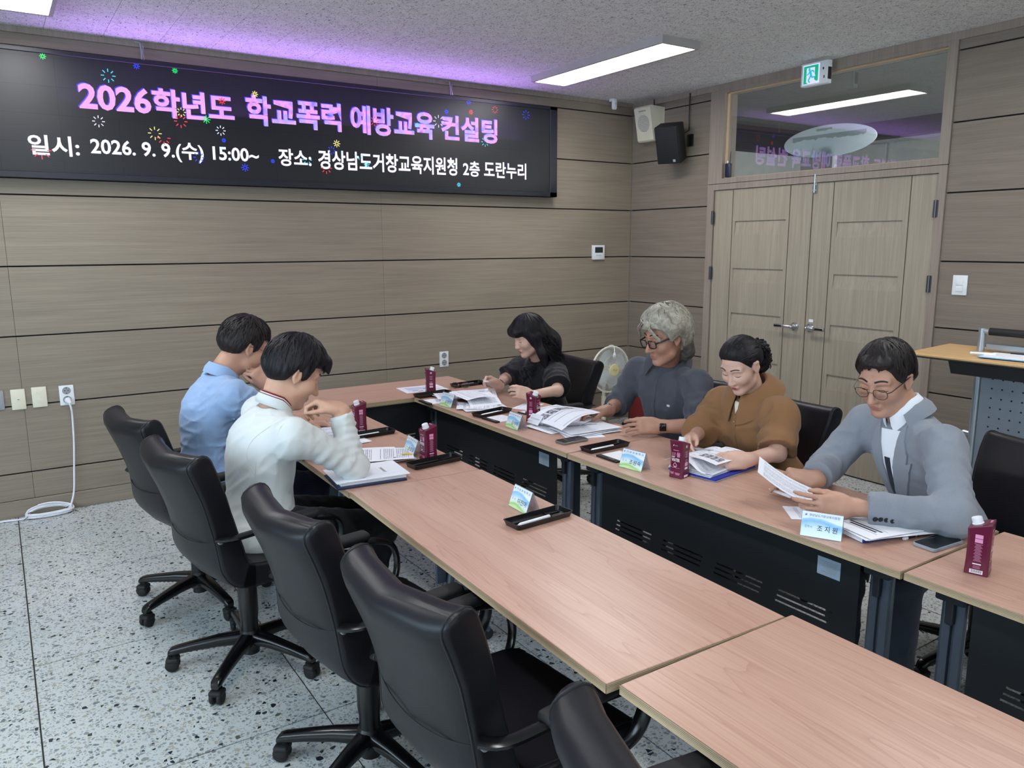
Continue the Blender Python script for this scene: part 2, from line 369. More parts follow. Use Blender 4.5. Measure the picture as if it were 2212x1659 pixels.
# ---- double door with frame and transom
def fr_piece(x0, x1, y0, y1, z0, z1, m='trim_y', name='frame_member', parent=None):
    q = MB(); q.rbox(((x0 + x1) / 2, (y0 + y1) / 2, (z0 + z1) / 2), (x1 - x0, y1 - y0, z1 - z0), 0.003, 1); return q.build(name, M[m], parent, smooth=None)
fb_ = MB(); fb_.bx(-0.012, 0.14, -1.020, -0.952, 0, 2.152); fb_.bx(-0.012, 0.14, -2.924, -2.874, 0, 2.152); fb_.bx(-0.012, 0.14, -2.874, -1.020, 2.106, 2.152)
door_frame = struct(fb_.build('door_1', M['trim_y'], smooth=None))
def leaf(y_hinge, y_free, name, grooves, insets, parent):
    """slab with a groove-lined centre board and recessed horizontal insets; y decreases to the right in the photo"""
    lo, hi = min(y_hinge, y_free), max(y_hinge, y_free)
    g0, g1 = grooves
    m = MB(); xf = 0.004; xb = 0.044; gw = 0.004
    # side stiles proud, centre board built as frame round the insets
    m.bx(xf, xb, lo + .002, g0 - gw, 0.008, 2.103); m.bx(xf, xb, g1 + gw, hi - .002, 0.008, 2.103)
    m.bx(xf + 0.012, xb, g0 - gw, g1 + gw, 0.008, 2.103, 0)
    c0, c1 = g0 + gw, g1 - gw; i0, i1 = insets[0]; zs = insets[1]
    m.bx(xf, xf + 0.012, c0, i0, 0.008, 2.103); m.bx(xf, xf + 0.012, i1, c1, 0.008, 2.103)
    prev = 2.103
    for z1, z0 in zs:
        m.bx(xf, xf + 0.012, i0, i1, z1, prev)
        # inset: chamfered from top edge down to a deeper lower part
        m.add([(xf + 0.012, i0, z1), (xf + 0.012, i1, z1), (xf + 0.001, i1, z0), (xf + 0.001, i0, z0)], [(0, 1, 2, 3)])
        prev = z0
    m.bx(xf, xf + 0.012, i0, i1, 0.008, prev)
    return m.build(name, M['door_z'], parent, smooth=None, fix=False)
zin = [(1.851, 1.738), (1.475, 1.362), (1.114, 0.998), (0.74, 0.625), (0.37, 0.255)]
zinR = [(1.820, 1.711), (1.452, 1.349), (1.086, 0.978), (0.72, 0.61), (0.36, 0.25)]
LL = leaf(-1.022, -1.955, 'door_leaf', (-1.762, -1.214), ((-1.732, -1.243), zin), door_frame)
LR = leaf(-2.872, -1.959, 'door_leaf', (-2.692, -2.127), ((-2.651, -2.168), zinR), door_frame)
def lever(y, sgn, parent):
    q = MB(); Mx = Matrix.Translation((0.0, y, 1.05)) @ Matrix.Rotation(-PI / 2, 4, 'Y')
    q.lathe([(0.033, -0.004), (0.033, 0.004), (0.028, 0.011), (0.014, 0.014), (0.012, 0.045), (0.0, 0.047)], 20, Mx)
    q.sphere((-0.046, y, 1.05), (0.014, 0.016, 0.013), 12, 8)
    q.tube([(-0.046, y, 1.05), (-0.052, y + sgn * 0.03, 1.051), (-0.05, y + sgn * 0.06, 1.05)], [0.011, 0.0105, 0.012], 10)
    q.rbox((-0.049, y + sgn * 0.103, 1.05), (0.014, 0.095, 0.024), 0.003, 2)
    h = q.build('lever_handle', M['steel'], parent)
    d = MB(); d.rbox((-0.057, y + sgn * 0.112, 1.05), (0.003, 0.066, 0.013), 0.001, 1); d.box((-0.006, y + 0.001, 1.075), (0.012, 0.004, 0.007)); d.box((-0.006, y - 0.001, 1.025), (0.012, 0.005, 0.01))
    d.build('handle_inlay', M['black_pl'], h)
lever(-1.868, 1, LL); lever(-2.004, -1, LR)
q = MB(); q.rbox((0.003, -2.007, 1.103), (0.002, 0.036, 0.021), 0.0005, 1); st = q.build('door_sticker', M['paper'], LR, smooth=None)
for y, z, par in ((-1.019, 1.885, LL), (-1.019, 1.43, LL), (-1.019, 0.35, LL), (-2.873, 1.885, LR), (-2.873, 1.41, LR), (-2.873, 0.35, LR)):
    q = MB(); q.tube([(-0.016, y, z - 0.055), (-0.016, y, z + 0.055)], 0.0075, 10); q.bx(-0.014, -0.010, y - 0.016, y + 0.016, z - 0.053, z + 0.053)
    for k in (-0.018, 0.018): q.tube([(-0.016, y, z + k - 0.0015), (-0.016, y, z + k + 0.0015)], 0.0085, 10)
    q.build('hinge', simple('hinge_steel', srgb(96, 96, 98), 0.4, 0.9) if 'hinge_m' not in M else M['hinge_m'], par)
q = MB(); q.bx(-0.004, 0.006, -1.990, -1.962, 2.03, 2.15); q.tube([(-0.012, -1.976, 2.035), (-0.012, -1.976, 2.165)], 0.006, 10)
for z in (2.05, 2.09, 2.13): q.rbox((-0.009, -1.976, z), (0.016, 0.022, 0.012), 0.002, 1)
q.tube([(-0.012, -1.976, 2.07), (-0.022, -1.965, 2.07)], 0.004, 8)
q.build('barrel_bolt', M['steel'], LR)
# transom window frame + glass
w = MB(); w.bx(-0.012, 0.14, -1.098, -0.952, 2.156, 2.886); w.bx(-0.012, 0.14, -2.924, -2.862, 2.156, 2.886); w.bx(-0.012, 0.14, -2.862, -1.098, 2.156, 2.196); w.bx(-0.012, 0.14, -2.862, -1.098, 2.862, 2.886)
win = struct(w.build('window_3', M['trim_y'], smooth=None))
M['pine'] = simple('pine_bead', srgb(196, 166, 132), 0.5)
q = MB(); q.bx(0.02, 0.045, -1.106, -1.098, 2.196, 2.862); q.bx(0.02, 0.045, -2.862, -2.855, 2.196, 2.862); q.bx(0.02, 0.045, -2.862, -1.098, 2.196, 2.202); q.bx(0.02, 0.045, -2.862, -1.098, 2.855, 2.862)
q.build('glazing_bead', M['pine'], win, smooth=None)
t = NT('transom_glass'); fr = t.n('ShaderNodeFresnel'); fr.inputs['IOR'].default_value = 2.5
tr = t.n('ShaderNodeBsdfTransparent'); tr.inputs[0].default_value = (0.86, 0.89, 0.88, 1); gl = t.n('ShaderNodeBsdfGlossy'); gl.inputs['Roughness'].default_value = 0.0
mx = t.n('ShaderNodeMixShader'); t.l(fr.outputs[0], mx.inputs[0]); t.l(tr.outputs[0], mx.inputs[1]); t.l(gl.outputs[0], mx.inputs[2]); t.l(mx.outputs[0], t.out.inputs['Surface'])
M['glass'] = t.m
t = NT('lens_glass'); fr = t.n('ShaderNodeFresnel'); fr.inputs['IOR'].default_value = 1.5
tr = t.n('ShaderNodeBsdfTransparent'); gl = t.n('ShaderNodeBsdfGlossy'); gl.inputs['Roughness'].default_value = 0.02
mx = t.n('ShaderNodeMixShader'); t.l(fr.outputs[0], mx.inputs[0]); t.l(tr.outputs[0], mx.inputs[1]); t.l(gl.outputs[0], mx.inputs[2]); t.l(mx.outputs[0], t.out.inputs['Surface'])
M['lens'] = t.m
q = MB(); q.add([(0.034, -2.858, 2.199), (0.034, -1.102, 2.199), (0.034, -1.102, 2.858), (0.034, -2.858, 2.858)], [(3, 2, 1, 0)]); q.build('pane', M['glass'], win, smooth=None, fix=False)
# corridor behind the transom
M['corr_ceil'] = simple('corridor_ceiling', srgb(120, 122, 120), 0.9); M['corr_wall'] = simple('corridor_wall', srgb(206, 209, 206), 0.7); M['corr_dark'] = simple('corridor_beam', srgb(52, 46, 44), 0.8); M['corr_wood'] = simple('corridor_wood', srgb(120, 108, 96), 0.6)
b = MB(); b.bx(2.6, 2.72, -7.0, 0.2, 0, 2.9); b.bx(0.14, 2.7, 0.1, 0.2, 0, 2.9); wc = struct(b.build('wall_corridor', M['corr_wall'], smooth=None))
b = MB(); b.bx(0.14, 2.6, -7.0, 0.1, -0.004, 0.0); struct(b.build('floor_corridor', M['terrazzo'], smooth=None))
b = MB(); b.bx(0.14, 2.7, -7.0, 0.2, 2.86, 2.95); struct(b.build('ceiling_corridor', M['corr_ceil'], smooth=None))
b = MB(); b.bx(0.14, 2.6, -0.05, 0.1, 2.62, 2.86); b.bx(2.45, 2.6, -7.0, -0.05, 2.70, 2.86); struct(b.build('trim_3', M['corr_dark'], smooth=None))
area_light('corridor_fill_light', (1.35, -6.8, 1.9), (R_(90), 0, 0), 2.0, 1.6, 90, (0.95, 0.98, 1.0))  # added unseen light at the corridor end, brightens its walls and ceiling
for yy in (-0.6, -1.25):
    q = MB(); q.bx(2.585, 2.60, yy - 0.31, yy + 0.31, 0.05, 2.66); q.build('wall_cabinet_panel', M['corr_wall'], wc, smooth=None)
q = MB(); q.bx(2.55, 2.60, -2.5, -1.62, 0, 2.35); q.build('corridor_door', M['corr_wood'], wc, smooth=None)
q = MB()
for y in (-2.02, -2.08): q.bx(2.52, 2.55, y - 0.012, y + 0.012, 0.2, 2.33)
q.build('pull_bar', M['steel'], wc, smooth=None)
lamp_e = emit('lamp_diffuser', (1.0, 0.99, 1.0), LAMP_POWER); lamp_c = emit('corridor_fill_emitter', (1.0, 1.0, 1.0), 60)
q = MB(); q.bx(0.9, 1.2, -4.3, -2.98, 2.80, 2.86); cl = q.build('ceiling_lamp', [M['grey_pl']], None, smooth=None)  # added lamp, kept out of view, that lights the corridor
tag(cl, 'slim unseen corridor lamp added to brighten the space behind the glass over the double door', 'lamp'); q = MB(); q.bx(0.92, 1.18, -4.28, -3.0, 2.796, 2.799); q.build('diffuser', lamp_c, cl, smooth=None)
# ---- ceiling luminaires
M['lampframe'] = simple('lamp_frame', srgb(176, 172, 170), 0.5)
def lamp(x0, x1, y0, y1, label):
    cx, cy = (x0 + x1) / 2, (y0 + y1) / 2; th = thing('ceiling_lamp', label, 'lamp', (cx, cy, H_C), group='long ceiling lamps'); a, b_ = (x1 - x0) / 2, (y1 - y0) / 2; hz = -0.048
    m = MB(); w_ = 0.022
    m.bx(-a, -a + w_, -b_, b_, hz, 0); m.bx(a - w_, a, -b_, b_, hz, 0); m.bx(-a + w_, a - w_, -b_, -b_ + w_, hz, 0); m.bx(-a + w_, a - w_, b_ - w_, b_, hz, 0)
    m.build('housing', M['lampframe'], th, smooth=None)
    m = MB(); m.bx(-a + w_, a - w_, -b_ + w_, b_ - w_, hz + 0.006, hz + 0.012); m.build('diffuser', lamp_e, th, smooth=None)
lamp(-1.490, -1.165, -1.905, -0.500, 'long flat lit ceiling lamp above the four people on the door side')
lamp(-4.965, -4.640, -1.93, -0.525, 'long flat lit ceiling lamp cut off by the top edge above the wide screen')
lamp(-1.490, -1.165, -4.9, -3.5, 'lit ceiling lamp further back in the door side row, out of view')
lamp(-4.965, -4.640, -4.9, -3.5, 'lit ceiling lamp further back in the window side row, out of view')
lamp(-3.23, -2.905, -7.6, -6.2, 'lit ceiling lamp at the rear of the room, out of view')
# ---- LED sign on the back wall
SX0, SX1, SZ0, SZ1, SD = -5.75, -0.938, 2.072, 2.809, 0.10
sign = thing('led_sign', 'long black scrolling screen with pink and white lettering on the panelled wall', 'screen', ((SX0 + SX1) / 2, 0, (SZ0 + SZ1) / 2))
ox, oz = (SX0 + SX1) / 2, (SZ0 + SZ1) / 2
M['signbody'] = simple('sign_body', srgb(17, 20, 32), 0.35); 
t = NT('sign_screen'); v = t.coords((1, 1, 1)); br = t.n('ShaderNodeTexBrick'); br.offset = 0.0; br.inputs['Scale'].default_value = 1.0; br.inputs['Brick Width'].default_value = 0.32; br.inputs['Row Height'].default_value = 0.16; br.inputs['Mortar Size'].default_value = 0.0015
br.inputs['Color1'].default_value = (0.0125, 0.0138, 0.0175, 1); br.inputs['Color2'].default_value = (0.0105, 0.0115, 0.0150, 1); br.inputs['Mortar'].default_value = (0.004, 0.004, 0.006, 1)
rv = t.n('ShaderNodeVectorRotate'); rv.rotation_type = 'X_AXIS'; rv.inputs['Angle'].default_value = PI / 2; t.l(v, rv.inputs['Vector']); t.l(rv.outputs[0], br.inputs['Vector'])
t.base(br.outputs['Color']).set(rough=0.38, spec=0.4); M['screen'] = t.m
m = MB(); fw_ = 0.028
m.bx(SX0 - ox, SX1 - ox, -0.085, -0.012, SZ0 - oz, SZ1 - oz)
for (a, b_, c, d) in ((SX0 - ox, SX1 - ox, SZ1 - oz - fw_, SZ1 - oz), (SX0 - ox, SX1 - ox, SZ0 - oz, SZ0 - oz + fw_ * 1.4), (SX1 - ox - 0.075, SX1 - ox, SZ0 - oz, SZ1 - oz), (SX0 - ox, SX0 - ox + 0.07, SZ0 - oz, SZ1 - oz)):
    m.rbox(((a + b_) / 2, -0.06, (c + d) / 2), (b_ - a, 0.08, d - c), 0.003, 1)
m.build('casing', M['signbody'], sign, smooth=None)
m = MB(); m.bx(SX0 - ox + 0.07, SX1 - ox - 0.075, -0.092, -0.086, SZ0 - oz + fw_, SZ1 - oz - fw_); m.build('screen_face', M['screen'], sign, smooth=None)
def led_mat(name, stops, s, strength, lines=0.0):
    t = NT(name); v = t.coords((1, 1, 1)); n = t.noise(v, s, 2, 0.5, 0.4); c = t.ramp(n, stops)
    # the pixel rows of the screen
    sx = t.n('ShaderNodeSeparateXYZ'); t.l(v, sx.inputs[0]); fx = t.math('FRACT', t.math('MULTIPLY', sx.outputs[0], 125.0)); fz = t.math('FRACT', t.math('MULTIPLY', sx.outputs[2], 125.0))
    k = t.math('MULTIPLY', t.math('GREATER_THAN', fx, 0.16), t.math('GREATER_THAN', fz, 0.16)); k = t.math('ADD', t.math('MULTIPLY', k, 0.35), 0.72)
    t.base((0, 0, 0)); t.l(c, t.b.inputs['Emission Color']); t.l(t.math('MULTIPLY', k, strength), t.b.inputs['Emission Strength']); t.set(rough=0.5); return t.m
M['led_pink'] = led_mat('led_pink', [(0.25, srgb(186, 128, 240)), (0.45, srgb(222, 160, 228)), (0.62, srgb(226, 152, 224)), (0.8, srgb(170, 140, 245))], 2.2, 1.15)
M['led_pink2'] = led_mat('led_pink2', [(0.30, srgb(120, 120, 245)), (0.45, srgb(232, 150, 224)), (0.58, srgb(158, 150, 245)), (0.72, srgb(240, 160, 220))], 9.0, 1.15)
M['led_blue'] = led_mat('led_blue', [(0.3, srgb(60, 50, 235)), (0.7, srgb(90, 70, 255))], 4, 0.9)
M['led_white'] = led_mat('led_white', [(0.3, srgb(226, 228, 255)), (0.55, srgb(250, 240, 255)), (0.72, srgb(190, 215, 255))], 9, 1.2)
yf = -0.0935
def sign_text(s, x0, x1, z0, z1, mat, name, bold, shadow=True):
    F = frame(((x0 + x1) / 2 - ox, yf, (z0 + z1) / 2 - oz), (1, 0, 0), (0, 0, 1))
    if shadow:
        m = MB(); add_text(m, s, 1.0, frame(((x0 + x1) / 2 - ox - 0.006, yf + 0.0006, (z0 + z1) / 2 - oz + 0.005), (1, 0, 0), (0, 0, 1)), offset=bold, fit=(x1 - x0, z1 - z0)); m.build(name + '_shadow', M['led_blue'], sign, smooth=None, fix=False)
    m = MB(); add_text(m, s, 1.0, F, offset=bold, fit=(x1 - x0, z1 - z0)); m.build(name, M[mat], sign, smooth=None, fix=False)['kind'] = 'stuff'
sign_text('2026', -4.513, -4.112, 2.489, 2.640, 'led_pink', 'title_text', 0.030)
sign_text('학년도', -4.105, -3.605, 2.474, 2.650, 'led_pink', 'title_text', 0.032)
sign_text('학교폭력', -3.528, -2.860, 2.470, 2.664, 'led_pink2', 'title_text', 0.032)
sign_text('예방교육', -2.790, -2.110, 2.466, 2.668, 'led_pink2', 'title_text', 0.032)
sign_text('컨설팅', -2.050, -1.537, 2.472, 2.660, 'led_pink2', 'title_text', 0.032)
sign_text('일시:', -4.80, -4.535, 2.205, 2.322, 'led_white', 'notice_text', 0.022, False)
sign_text('2026. 9. 9.(수) 15:00~', -4.475, -3.461, 2.205, 2.330, 'led_white', 'notice_text', 0.022, False)
sign_text('장소:', -3.327, -3.095, 2.215, 2.332, 'led_white', 'notice_text', 0.022, False)
sign_text('경상남도거창교육지원청', -3.045, -1.915, 2.207, 2.342, 'led_white', 'notice_text', 0.022, False)
sign_text('2층', -1.863, -1.708, 2.207, 2.326, 'led_white', 'notice_text', 0.022, False)
sign_text('도란누리', -1.668, -1.255, 2.205, 2.334, 'led_white', 'notice_text', 0.022, False)
spc = {'g': srgb(20, 235, 110), 'b': srgb(50, 70, 255), 'c': srgb(70, 220, 250), 'w': srgb(235, 240, 255), 'y': srgb(250, 235, 150), 'r': srgb(250, 60, 80)}
for k, v in spc.items(): M['spark_' + k] = emit('spark_' + k, v, 0.95)
sparks = [('g', -4.678, 2.765, 3), ('b', -4.179, 2.768, 3.4), ('g', -3.957, 2.766, 3), ('c', -4.342, 2.694, 7), ('w', -4.418, 2.422, 6), ('y', -3.938, 2.516, 5), ('r', -3.945, 2.459, 7), ('g', -3.787, 2.483, 4.5), ('y', -4.105, 2.374, 7), ('r', -4.055, 2.349, 7), ('w', -3.701, 2.42, 5.5), ('b', -3.685, 2.359, 2.4), ('r', -4.736, 2.233, 9), ('b', -3.85, 2.241, 6), ('b', -3.558, 2.191, 4.5), ('b', -3.368, 2.243, 2.4), ('y', -3.463, 2.672, 3.6), ('y', -2.902, 2.389, 4.5), ('b', -2.943, 2.339, 5), ('r', -2.988, 2.216, 7), ('c', -3.126, 2.265, 6), ('c', -2.736, 2.32, 6), ('b', -2.004, 2.684, 3.4), ('b', -1.804, 2.772, 4), ('r', -1.784, 2.699, 3.4), ('r', -1.56, 2.736, 5), ('b', -1.258, 2.722, 6.5), ('w', -2.074, 2.607, 8), ('c', -1.655, 2.482, 6.5), ('c', -1.903, 2.14, 3), ('c', -2.257, 2.565, 3), ('c', -2.678, 2.256, 4), ('r', -2.604, 2.565, 6), ('r', -3.68, 2.608, 4)]
for c, x, z, sz in sparks:
    m = MB(); r1 = sz * 0.0058; r0 = r1 * (0.25 if sz < 5 else 0.55); n = 8
    half = 5 if (c, sz) in (('r', 9), ('r', 7), ('c', 6)) and z < 2.36 else n
    for j in range(n):
        if half == 5 and j in (1, 2, 3): continue
        a = 2 * PI * j / n; d = (math.cos(a), math.sin(a)); p = (-d[1], d[0]); w_ = 0.0026
        pts = [(x - ox + d[0] * r + p[0] * s_ * w_, yf - 0.0008, z - oz + d[1] * r + p[1] * s_ * w_) for r, s_ in ((r0, -1), (r1, -1), (r1, 1), (r0, 1))]
        m.add(pts, [(0, 1, 2, 3)])
    m.build('spark', M['spark_' + c], sign, smooth=None, fix=False)
# added lamp before the screen, standing in for its violet spill overhead
sl = bpy.data.lights.new('screen_spill_helper', 'AREA'); sl.shape = 'RECTANGLE'; sl.size = 3.3; sl.size_y = 0.10; sl.energy = 10.0; sl.color = (0.52, 0.25, 1.0)
so = bpy.data.objects.new('screen_spill_helper', sl); link(so, sign); so.location = (-2.95 - ox, -0.20, 2.50 - oz); so.rotation_euler = (R_(180 + 6), 0, 0)
for x in (-4.14, -1.943):
    q = MB(); q.tube([(x - 0.03 - ox, -0.03, 2.925 - oz), (x - ox, -0.04, 2.92 - oz), (x + 0.004 - ox, -0.05, 2.87 - oz), (x - ox, -0.06, 2.80 - oz)], 0.005, 8); q.tube([(x + 0.016 - ox, -0.05, 2.90 - oz), (x + 0.010 - ox, -0.055, 2.86 - oz), (x + 0.016 - ox, -0.06, 2.82 - oz), (x + 0.008 - ox, -0.055, 2.81 - oz)], 0.003, 6)
    q.build('hanging_wire', M['steel'] if x > -3 else M['grey_pl'], sign)
# ---- exit sign
ex = thing('exit_sign', 'white box exit sign with green running figure above the double door', 'sign', (-0.12, -2.012, 2.834));
m = MB(); m.rbox((0.0, 0, 0), (0.05, 0.212, 0.152), 0.004, 2); m.build('sign_case', M['white_pl'], ex)
def flat(mb, poly, x, mi=0): mb.add([(x, p[0], p[1]) for p in poly], [tuple(range(len(poly)))], mi)
M['exit_w'] = emit('exit_light', srgb(205, 210, 255), 1.0); M['exit_g'] = emit('exit_green', srgb(0, 165, 120), 0.95); M['exit_c'] = emit('exit_cyan', srgb(20, 175, 205), 1.0)
def pv(u, v): return (0.088 - u * 0.212, v * 0.152)      # u: 0 left edge .. 1 right edge of the face, v: -.5..5
m = MB(); flat(m, [pv(-0.01, 0.43), pv(0.62, 0.43), pv(0.62, -0.43), pv(-0.01, -0.43)], -0.0255); face = m.build('lit_face', M['exit_w'], ex, smooth=None, fix=False)
m = MB(); flat(m, [pv(0.02, 0.38), pv(0.57, 0.38), pv(0.57, 0.29), pv(0.02, 0.29)], -0.0260); flat(m, [pv(0.02, 0.29), pv(0.13, 0.29), pv(0.13, -0.33), pv(0.2, -0.4), pv(0.02, -0.4)], -0.0260); flat(m, [pv(0.44, 0.29), pv(0.57, 0.29), pv(0.57, -0.33), pv(0.50, -0.33), pv(0.43, -0.25), pv(0.43, -0.16), pv(0.47, -0.1), pv(0.44, -0.02)], -0.0260); m.build('doorway_mark', M['exit_g'], face, smooth=None, fix=False)
m = MB()
def limb(a, b_, w_):
    a = np.array(a, float); b_ = np.array(b_, float); d = (b_ - a) / np.linalg.norm(b_ - a); p = np.array([-d[1], d[0]]) * w_; flat(m, [tuple(x) for x in (a - p, b_ - p, b_ + p, a + p)], -0.0264)
hd = pv(0.235, 0.215); flat(m, [(hd[0] + 0.0085 * math.cos(k * PI / 5), hd[1] + 0.011 * math.sin(k * PI / 5)) for k in range(10)], -0.0264)
limb(pv(0.26, 0.13), pv(0.31, -0.04), 0.008); limb(pv(0.24, 0.13), pv(0.38, 0.15), 0.0045); limb(pv(0.37, 0.15), pv(0.415, 0.06), 0.0045); limb(pv(0.25, 0.12), pv(0.20, 0.02), 0.0045); limb(pv(0.205, 0.025), pv(0.145, -0.01), 0.0045)
limb(pv(0.30, -0.04), pv(0.21, -0.27), 0.006); limb(pv(0.21, -0.27), pv(0.27, -0.36), 0.005); limb(pv(0.31, -0.04), pv(0.345, -0.15), 0.006); limb(pv(0.335, -0.15), pv(0.46, -0.13), 0.005)
m.build('running_figure', M['exit_c'], face, smooth=None, fix=False)
m = MB(); m.bx(-0.0265, -0.0255, -0.077, -0.067, 0.016, 0.03); m.bx(-0.0265, -0.0255, -0.085, -0.077, -0.042, -0.024); m.bx(-0.02, 0.02, -0.1065, -0.1055, -0.05, 0.03); m.build('switch_mark', M['black_pl'], ex, smooth=None)
# ---- speakers
sp = thing('wall_speaker', 'white wedge wall speaker with round slotted grille near the ceiling corner', 'speaker', (0.0, -0.295, 2.715))
m = MB(); prof = [(-0.001, 0.135), (-0.15, 0.145), (-0.165, 0.13), (-0.11, -0.14), (-0.095, -0.15), (-0.001, -0.145)]
hw = 0.115
m.add([(x, s_ * hw * (1 - 0.12 * (abs(x) > 0.05)), z) for s_ in (-1, 1) for x, z in prof], [tuple(range(6))[::-1], tuple(range(6, 12))] + [(i, (i + 1) % 6, 6 + (i + 1) % 6, 6 + i) for i in range(6)])
m.build('speaker_case', M['ivory'], sp, smooth=None)
m = MB(); fx = Vector((-0.110 + 0.165, 0, -0.14 - 0.13)); up = Vector((-0.165 + 0.11, 0, 0.13 + 0.14)).normalized(); nrm = Vector((-0.98, 0, -0.2)).normalized(); c0 = Vector((-0.139, 0, 0.0))
for k in range(13):
    v = -0.066 + k * 0.011; hh = math.sqrt(max(0.0009, 0.072 ** 2 - v * v)); c = c0 + up * v + nrm * 0.0015
    m.box(c, (0.003, 2 * hh, 0.0045), rot=frame((0, 0, 0), -nrm, (0, 1, 0)).to_3x3())
c = c0 + up * 0.105 + nrm * 0.0015; m.box(c, (0.003, 0.085, 0.009), rot=frame((0, 0, 0), -nrm, (0, 1, 0)).to_3x3())
m.build('grille_slots', M['grey_pl'], sp, smooth=None)
m = MB(); m.tube([(-0.02, 0.0, 0.14), (-0.015, 0.005, 0.215)], 0.005, 6); m.build('speaker_cord', M['black_pl'], sp)
bs = thing('loudspeaker', 'black box loudspeaker tilted downwards on a bracket beside the double door', 'speaker', (-0.19, -0.685, 2.505), rot=(0, 0, 0))
T = Matrix.Translation((0, 0, 0)) @ Matrix.Rotation(R_(24), 4, 'Z') @ Matrix.Rotation(R_(-21), 4, 'Y'); T3 = T.to_3x3()
def tb(mb, c, d, r, seg=3, mi=0): mb.rbox(T @ Vector(c), d, r, seg, rot=T3, mi=mi)
m = MB(); tb(m, (0.0, 0, 0), (0.15, 0.205, 0.31), 0.012); m.build('cabinet', M['black_matte'], bs)
m = MB(); tb(m, (-0.080, 0, 0), (0.014, 0.195, 0.30), 0.006); gr = m.build('front_grille', simple('speaker_grille', srgb(10, 11, 18), 0.7, bump=0.6, bscale=500), bs)
m = MB(); tb(m, (-0.0885, -0.052, -0.125), (0.003, 0.022, 0.022), 0.001, 1); bd = m.build('badge', M['grey_pl'], bs)
m = MB(); tb(m, (0.11, -0.02, 0.03), (0.08, 0.03, 0.05), 0.006); m.rbox((0.178, -0.05, 0.03), (0.02, 0.06, 0.10), 0.004); m.build('bracket', M['black_pl'], bs)
m = MB(); m.tube([(0.165, -0.045, 0.41), (0.165, -0.04, 0.2), (0.165, -0.045, 0.11), (0.13, 0.0, 0.08), (0.09, -0.02, 0.1)], 0.0055, 8); m.build('speaker_cord', M['black_pl'], bs)
# ---- motion sensor, thermostat, switches, sockets
ms = thing('motion_sensor', 'small white motion sensor hanging under the ceiling above the corner', 'sensor', (-0.33, -0.10, H_C))
m = MB(); m.rbox((0, 0, -0.012), (0.05, 0.05, 0.024), 0.006); m.build('mount', M['white_pl'], ms); m = MB(); m.rbox((0.0, -0.02, -0.052), (0.05, 0.034, 0.085), 0.016, 4); m.build('sensor_body', M['white_pl'], ms)
m = MB(); m.rbox((0.004, -0.0375, -0.045), (0.006, 0.002, 0.016), 0.0008, 1); m.build('lens_slot', M['grey_pl'], ms)
def plate(name, label, cat, x, z, w_, h_, mat='white_pl', wall='b', group=None, d=0.009):
    th = thing(name, label, cat, (x, 0, z) if wall == 'b' else (0, x, z), 0 if wall == 'b' else -PI / 2, group)
    m = MB(); m.rbox((0, -d / 2, 0), (w_, d, h_), 0.003, 2); m.build('cover_plate', M[mat], th); return th
th = plate('thermostat', 'white wall thermostat with a small dark display near the corner', 'thermostat', -0.398, 1.598, 0.138, 0.13, d=0.022)
m = MB(); m.rbox((0.0, -0.0225, 0.022), (0.092, 0.002, 0.05), 0.001, 1); m.build('display', simple('lcd', srgb(44, 50, 50), 0.25), th, smooth=None)
m = MB()
for k in range(4): m.box((-0.03 + 0.017 * k, -0.0225, -0.028), (0.006, 0.001, 0.009))
m.build('button_print', M['grey_pl'], th, smooth=None)
th = plate('light_switch', 'white two gang light switch on the wood wall right of the double door', 'switch', -3.065, 1.410, 0.09, 0.124, wall='r')
for z in (0.018, -0.022):
    m = MB(); m.rbox((0.0, -0.0105, z), (0.042, 0.006, 0.036), 0.002, 2); m.build('rocker', M['white_pl'], th)
def socket(x, z, label):
    th = plate('wall_socket', label, 'socket', x, z, 0.082, 0.127, group='double wall sockets')
    for dz in (0.03, -0.028):
        m = MB(); Mx = Matrix.Translation((0, -0.009, dz)) @ Matrix.Rotation(PI / 2, 4, 'X'); m.lathe([(0.024, 0.0), (0.024, 0.0016), (0.020, 0.0016), (0.0195, 0.0002), (0.0, 0.0002)], 24, Mx, caps=False); r = m.build('socket_well', M['white_pl'] if dz > 9 else M['grey_pl'], th)
        m = MB()
        for dx, dd in ((-0.009, 0), (0.009, 0)): m.lathe([(0.0032, 0.0), (0.0032, 0.0012), (0.0, 0.0012)], 8, Matrix.Translation((dx, -0.009, dz)) @ Matrix.Rotation(PI / 2, 4, 'X'))
        m.box((0, -0.0098, dz + 0.017), (0.005, 0.0012, 0.006)); m.box((0, -0.0098, dz - 0.017), (0.005, 0.0012, 0.006)); m.build('pin_holes', M['black_pl'], th, smooth=None)
    return th
s1 = socket(-4.735, 0.744, 'white double wall socket with the white cable plugged in')
socket(-2.019, 0.745, 'white double wall socket behind the far table with nothing plugged in')
th = plate('network_outlet', 'ivory wall outlet with one small jack, second from the plugged socket', 'outlet', -4.996, 0.746, 0.076, 0.127, 'ivory'); m = MB(); m.rbox((0, -0.0095, 0.0), (0.03, 0.002, 0.026), 0.001, 1); m.rbox((0, -0.011, 0.0), (0.016, 0.002, 0.012), 0.001, 1); m.build('jack', M['ivory'], th)
m = MB(); m.box((0, -0.0122, 0.0), (0.011, 0.0006, 0.006)); m.build('jack_opening', M['grey_pl'], th, smooth=None)
th = plate('network_outlet', 'ivory wall outlet with two small jacks, next to the plugged socket', 'outlet', -4.884, 0.749, 0.08, 0.127, 'ivory'); 
for z in (0.027, -0.02):
    m = MB(); m.rbox((0, -0.0095, z), (0.03, 0.002, 0.024), 0.001, 1); m.rbox((0, -0.011, z), (0.014, 0.002, 0.010), 0.001, 1); m.build('jack', M['ivory'], th)
plate('blank_plate', 'grey metal blank wall plate at the left edge of the photo', 'plate', -5.112, 0.75, 0.085, 0.12, 'grey_pl')
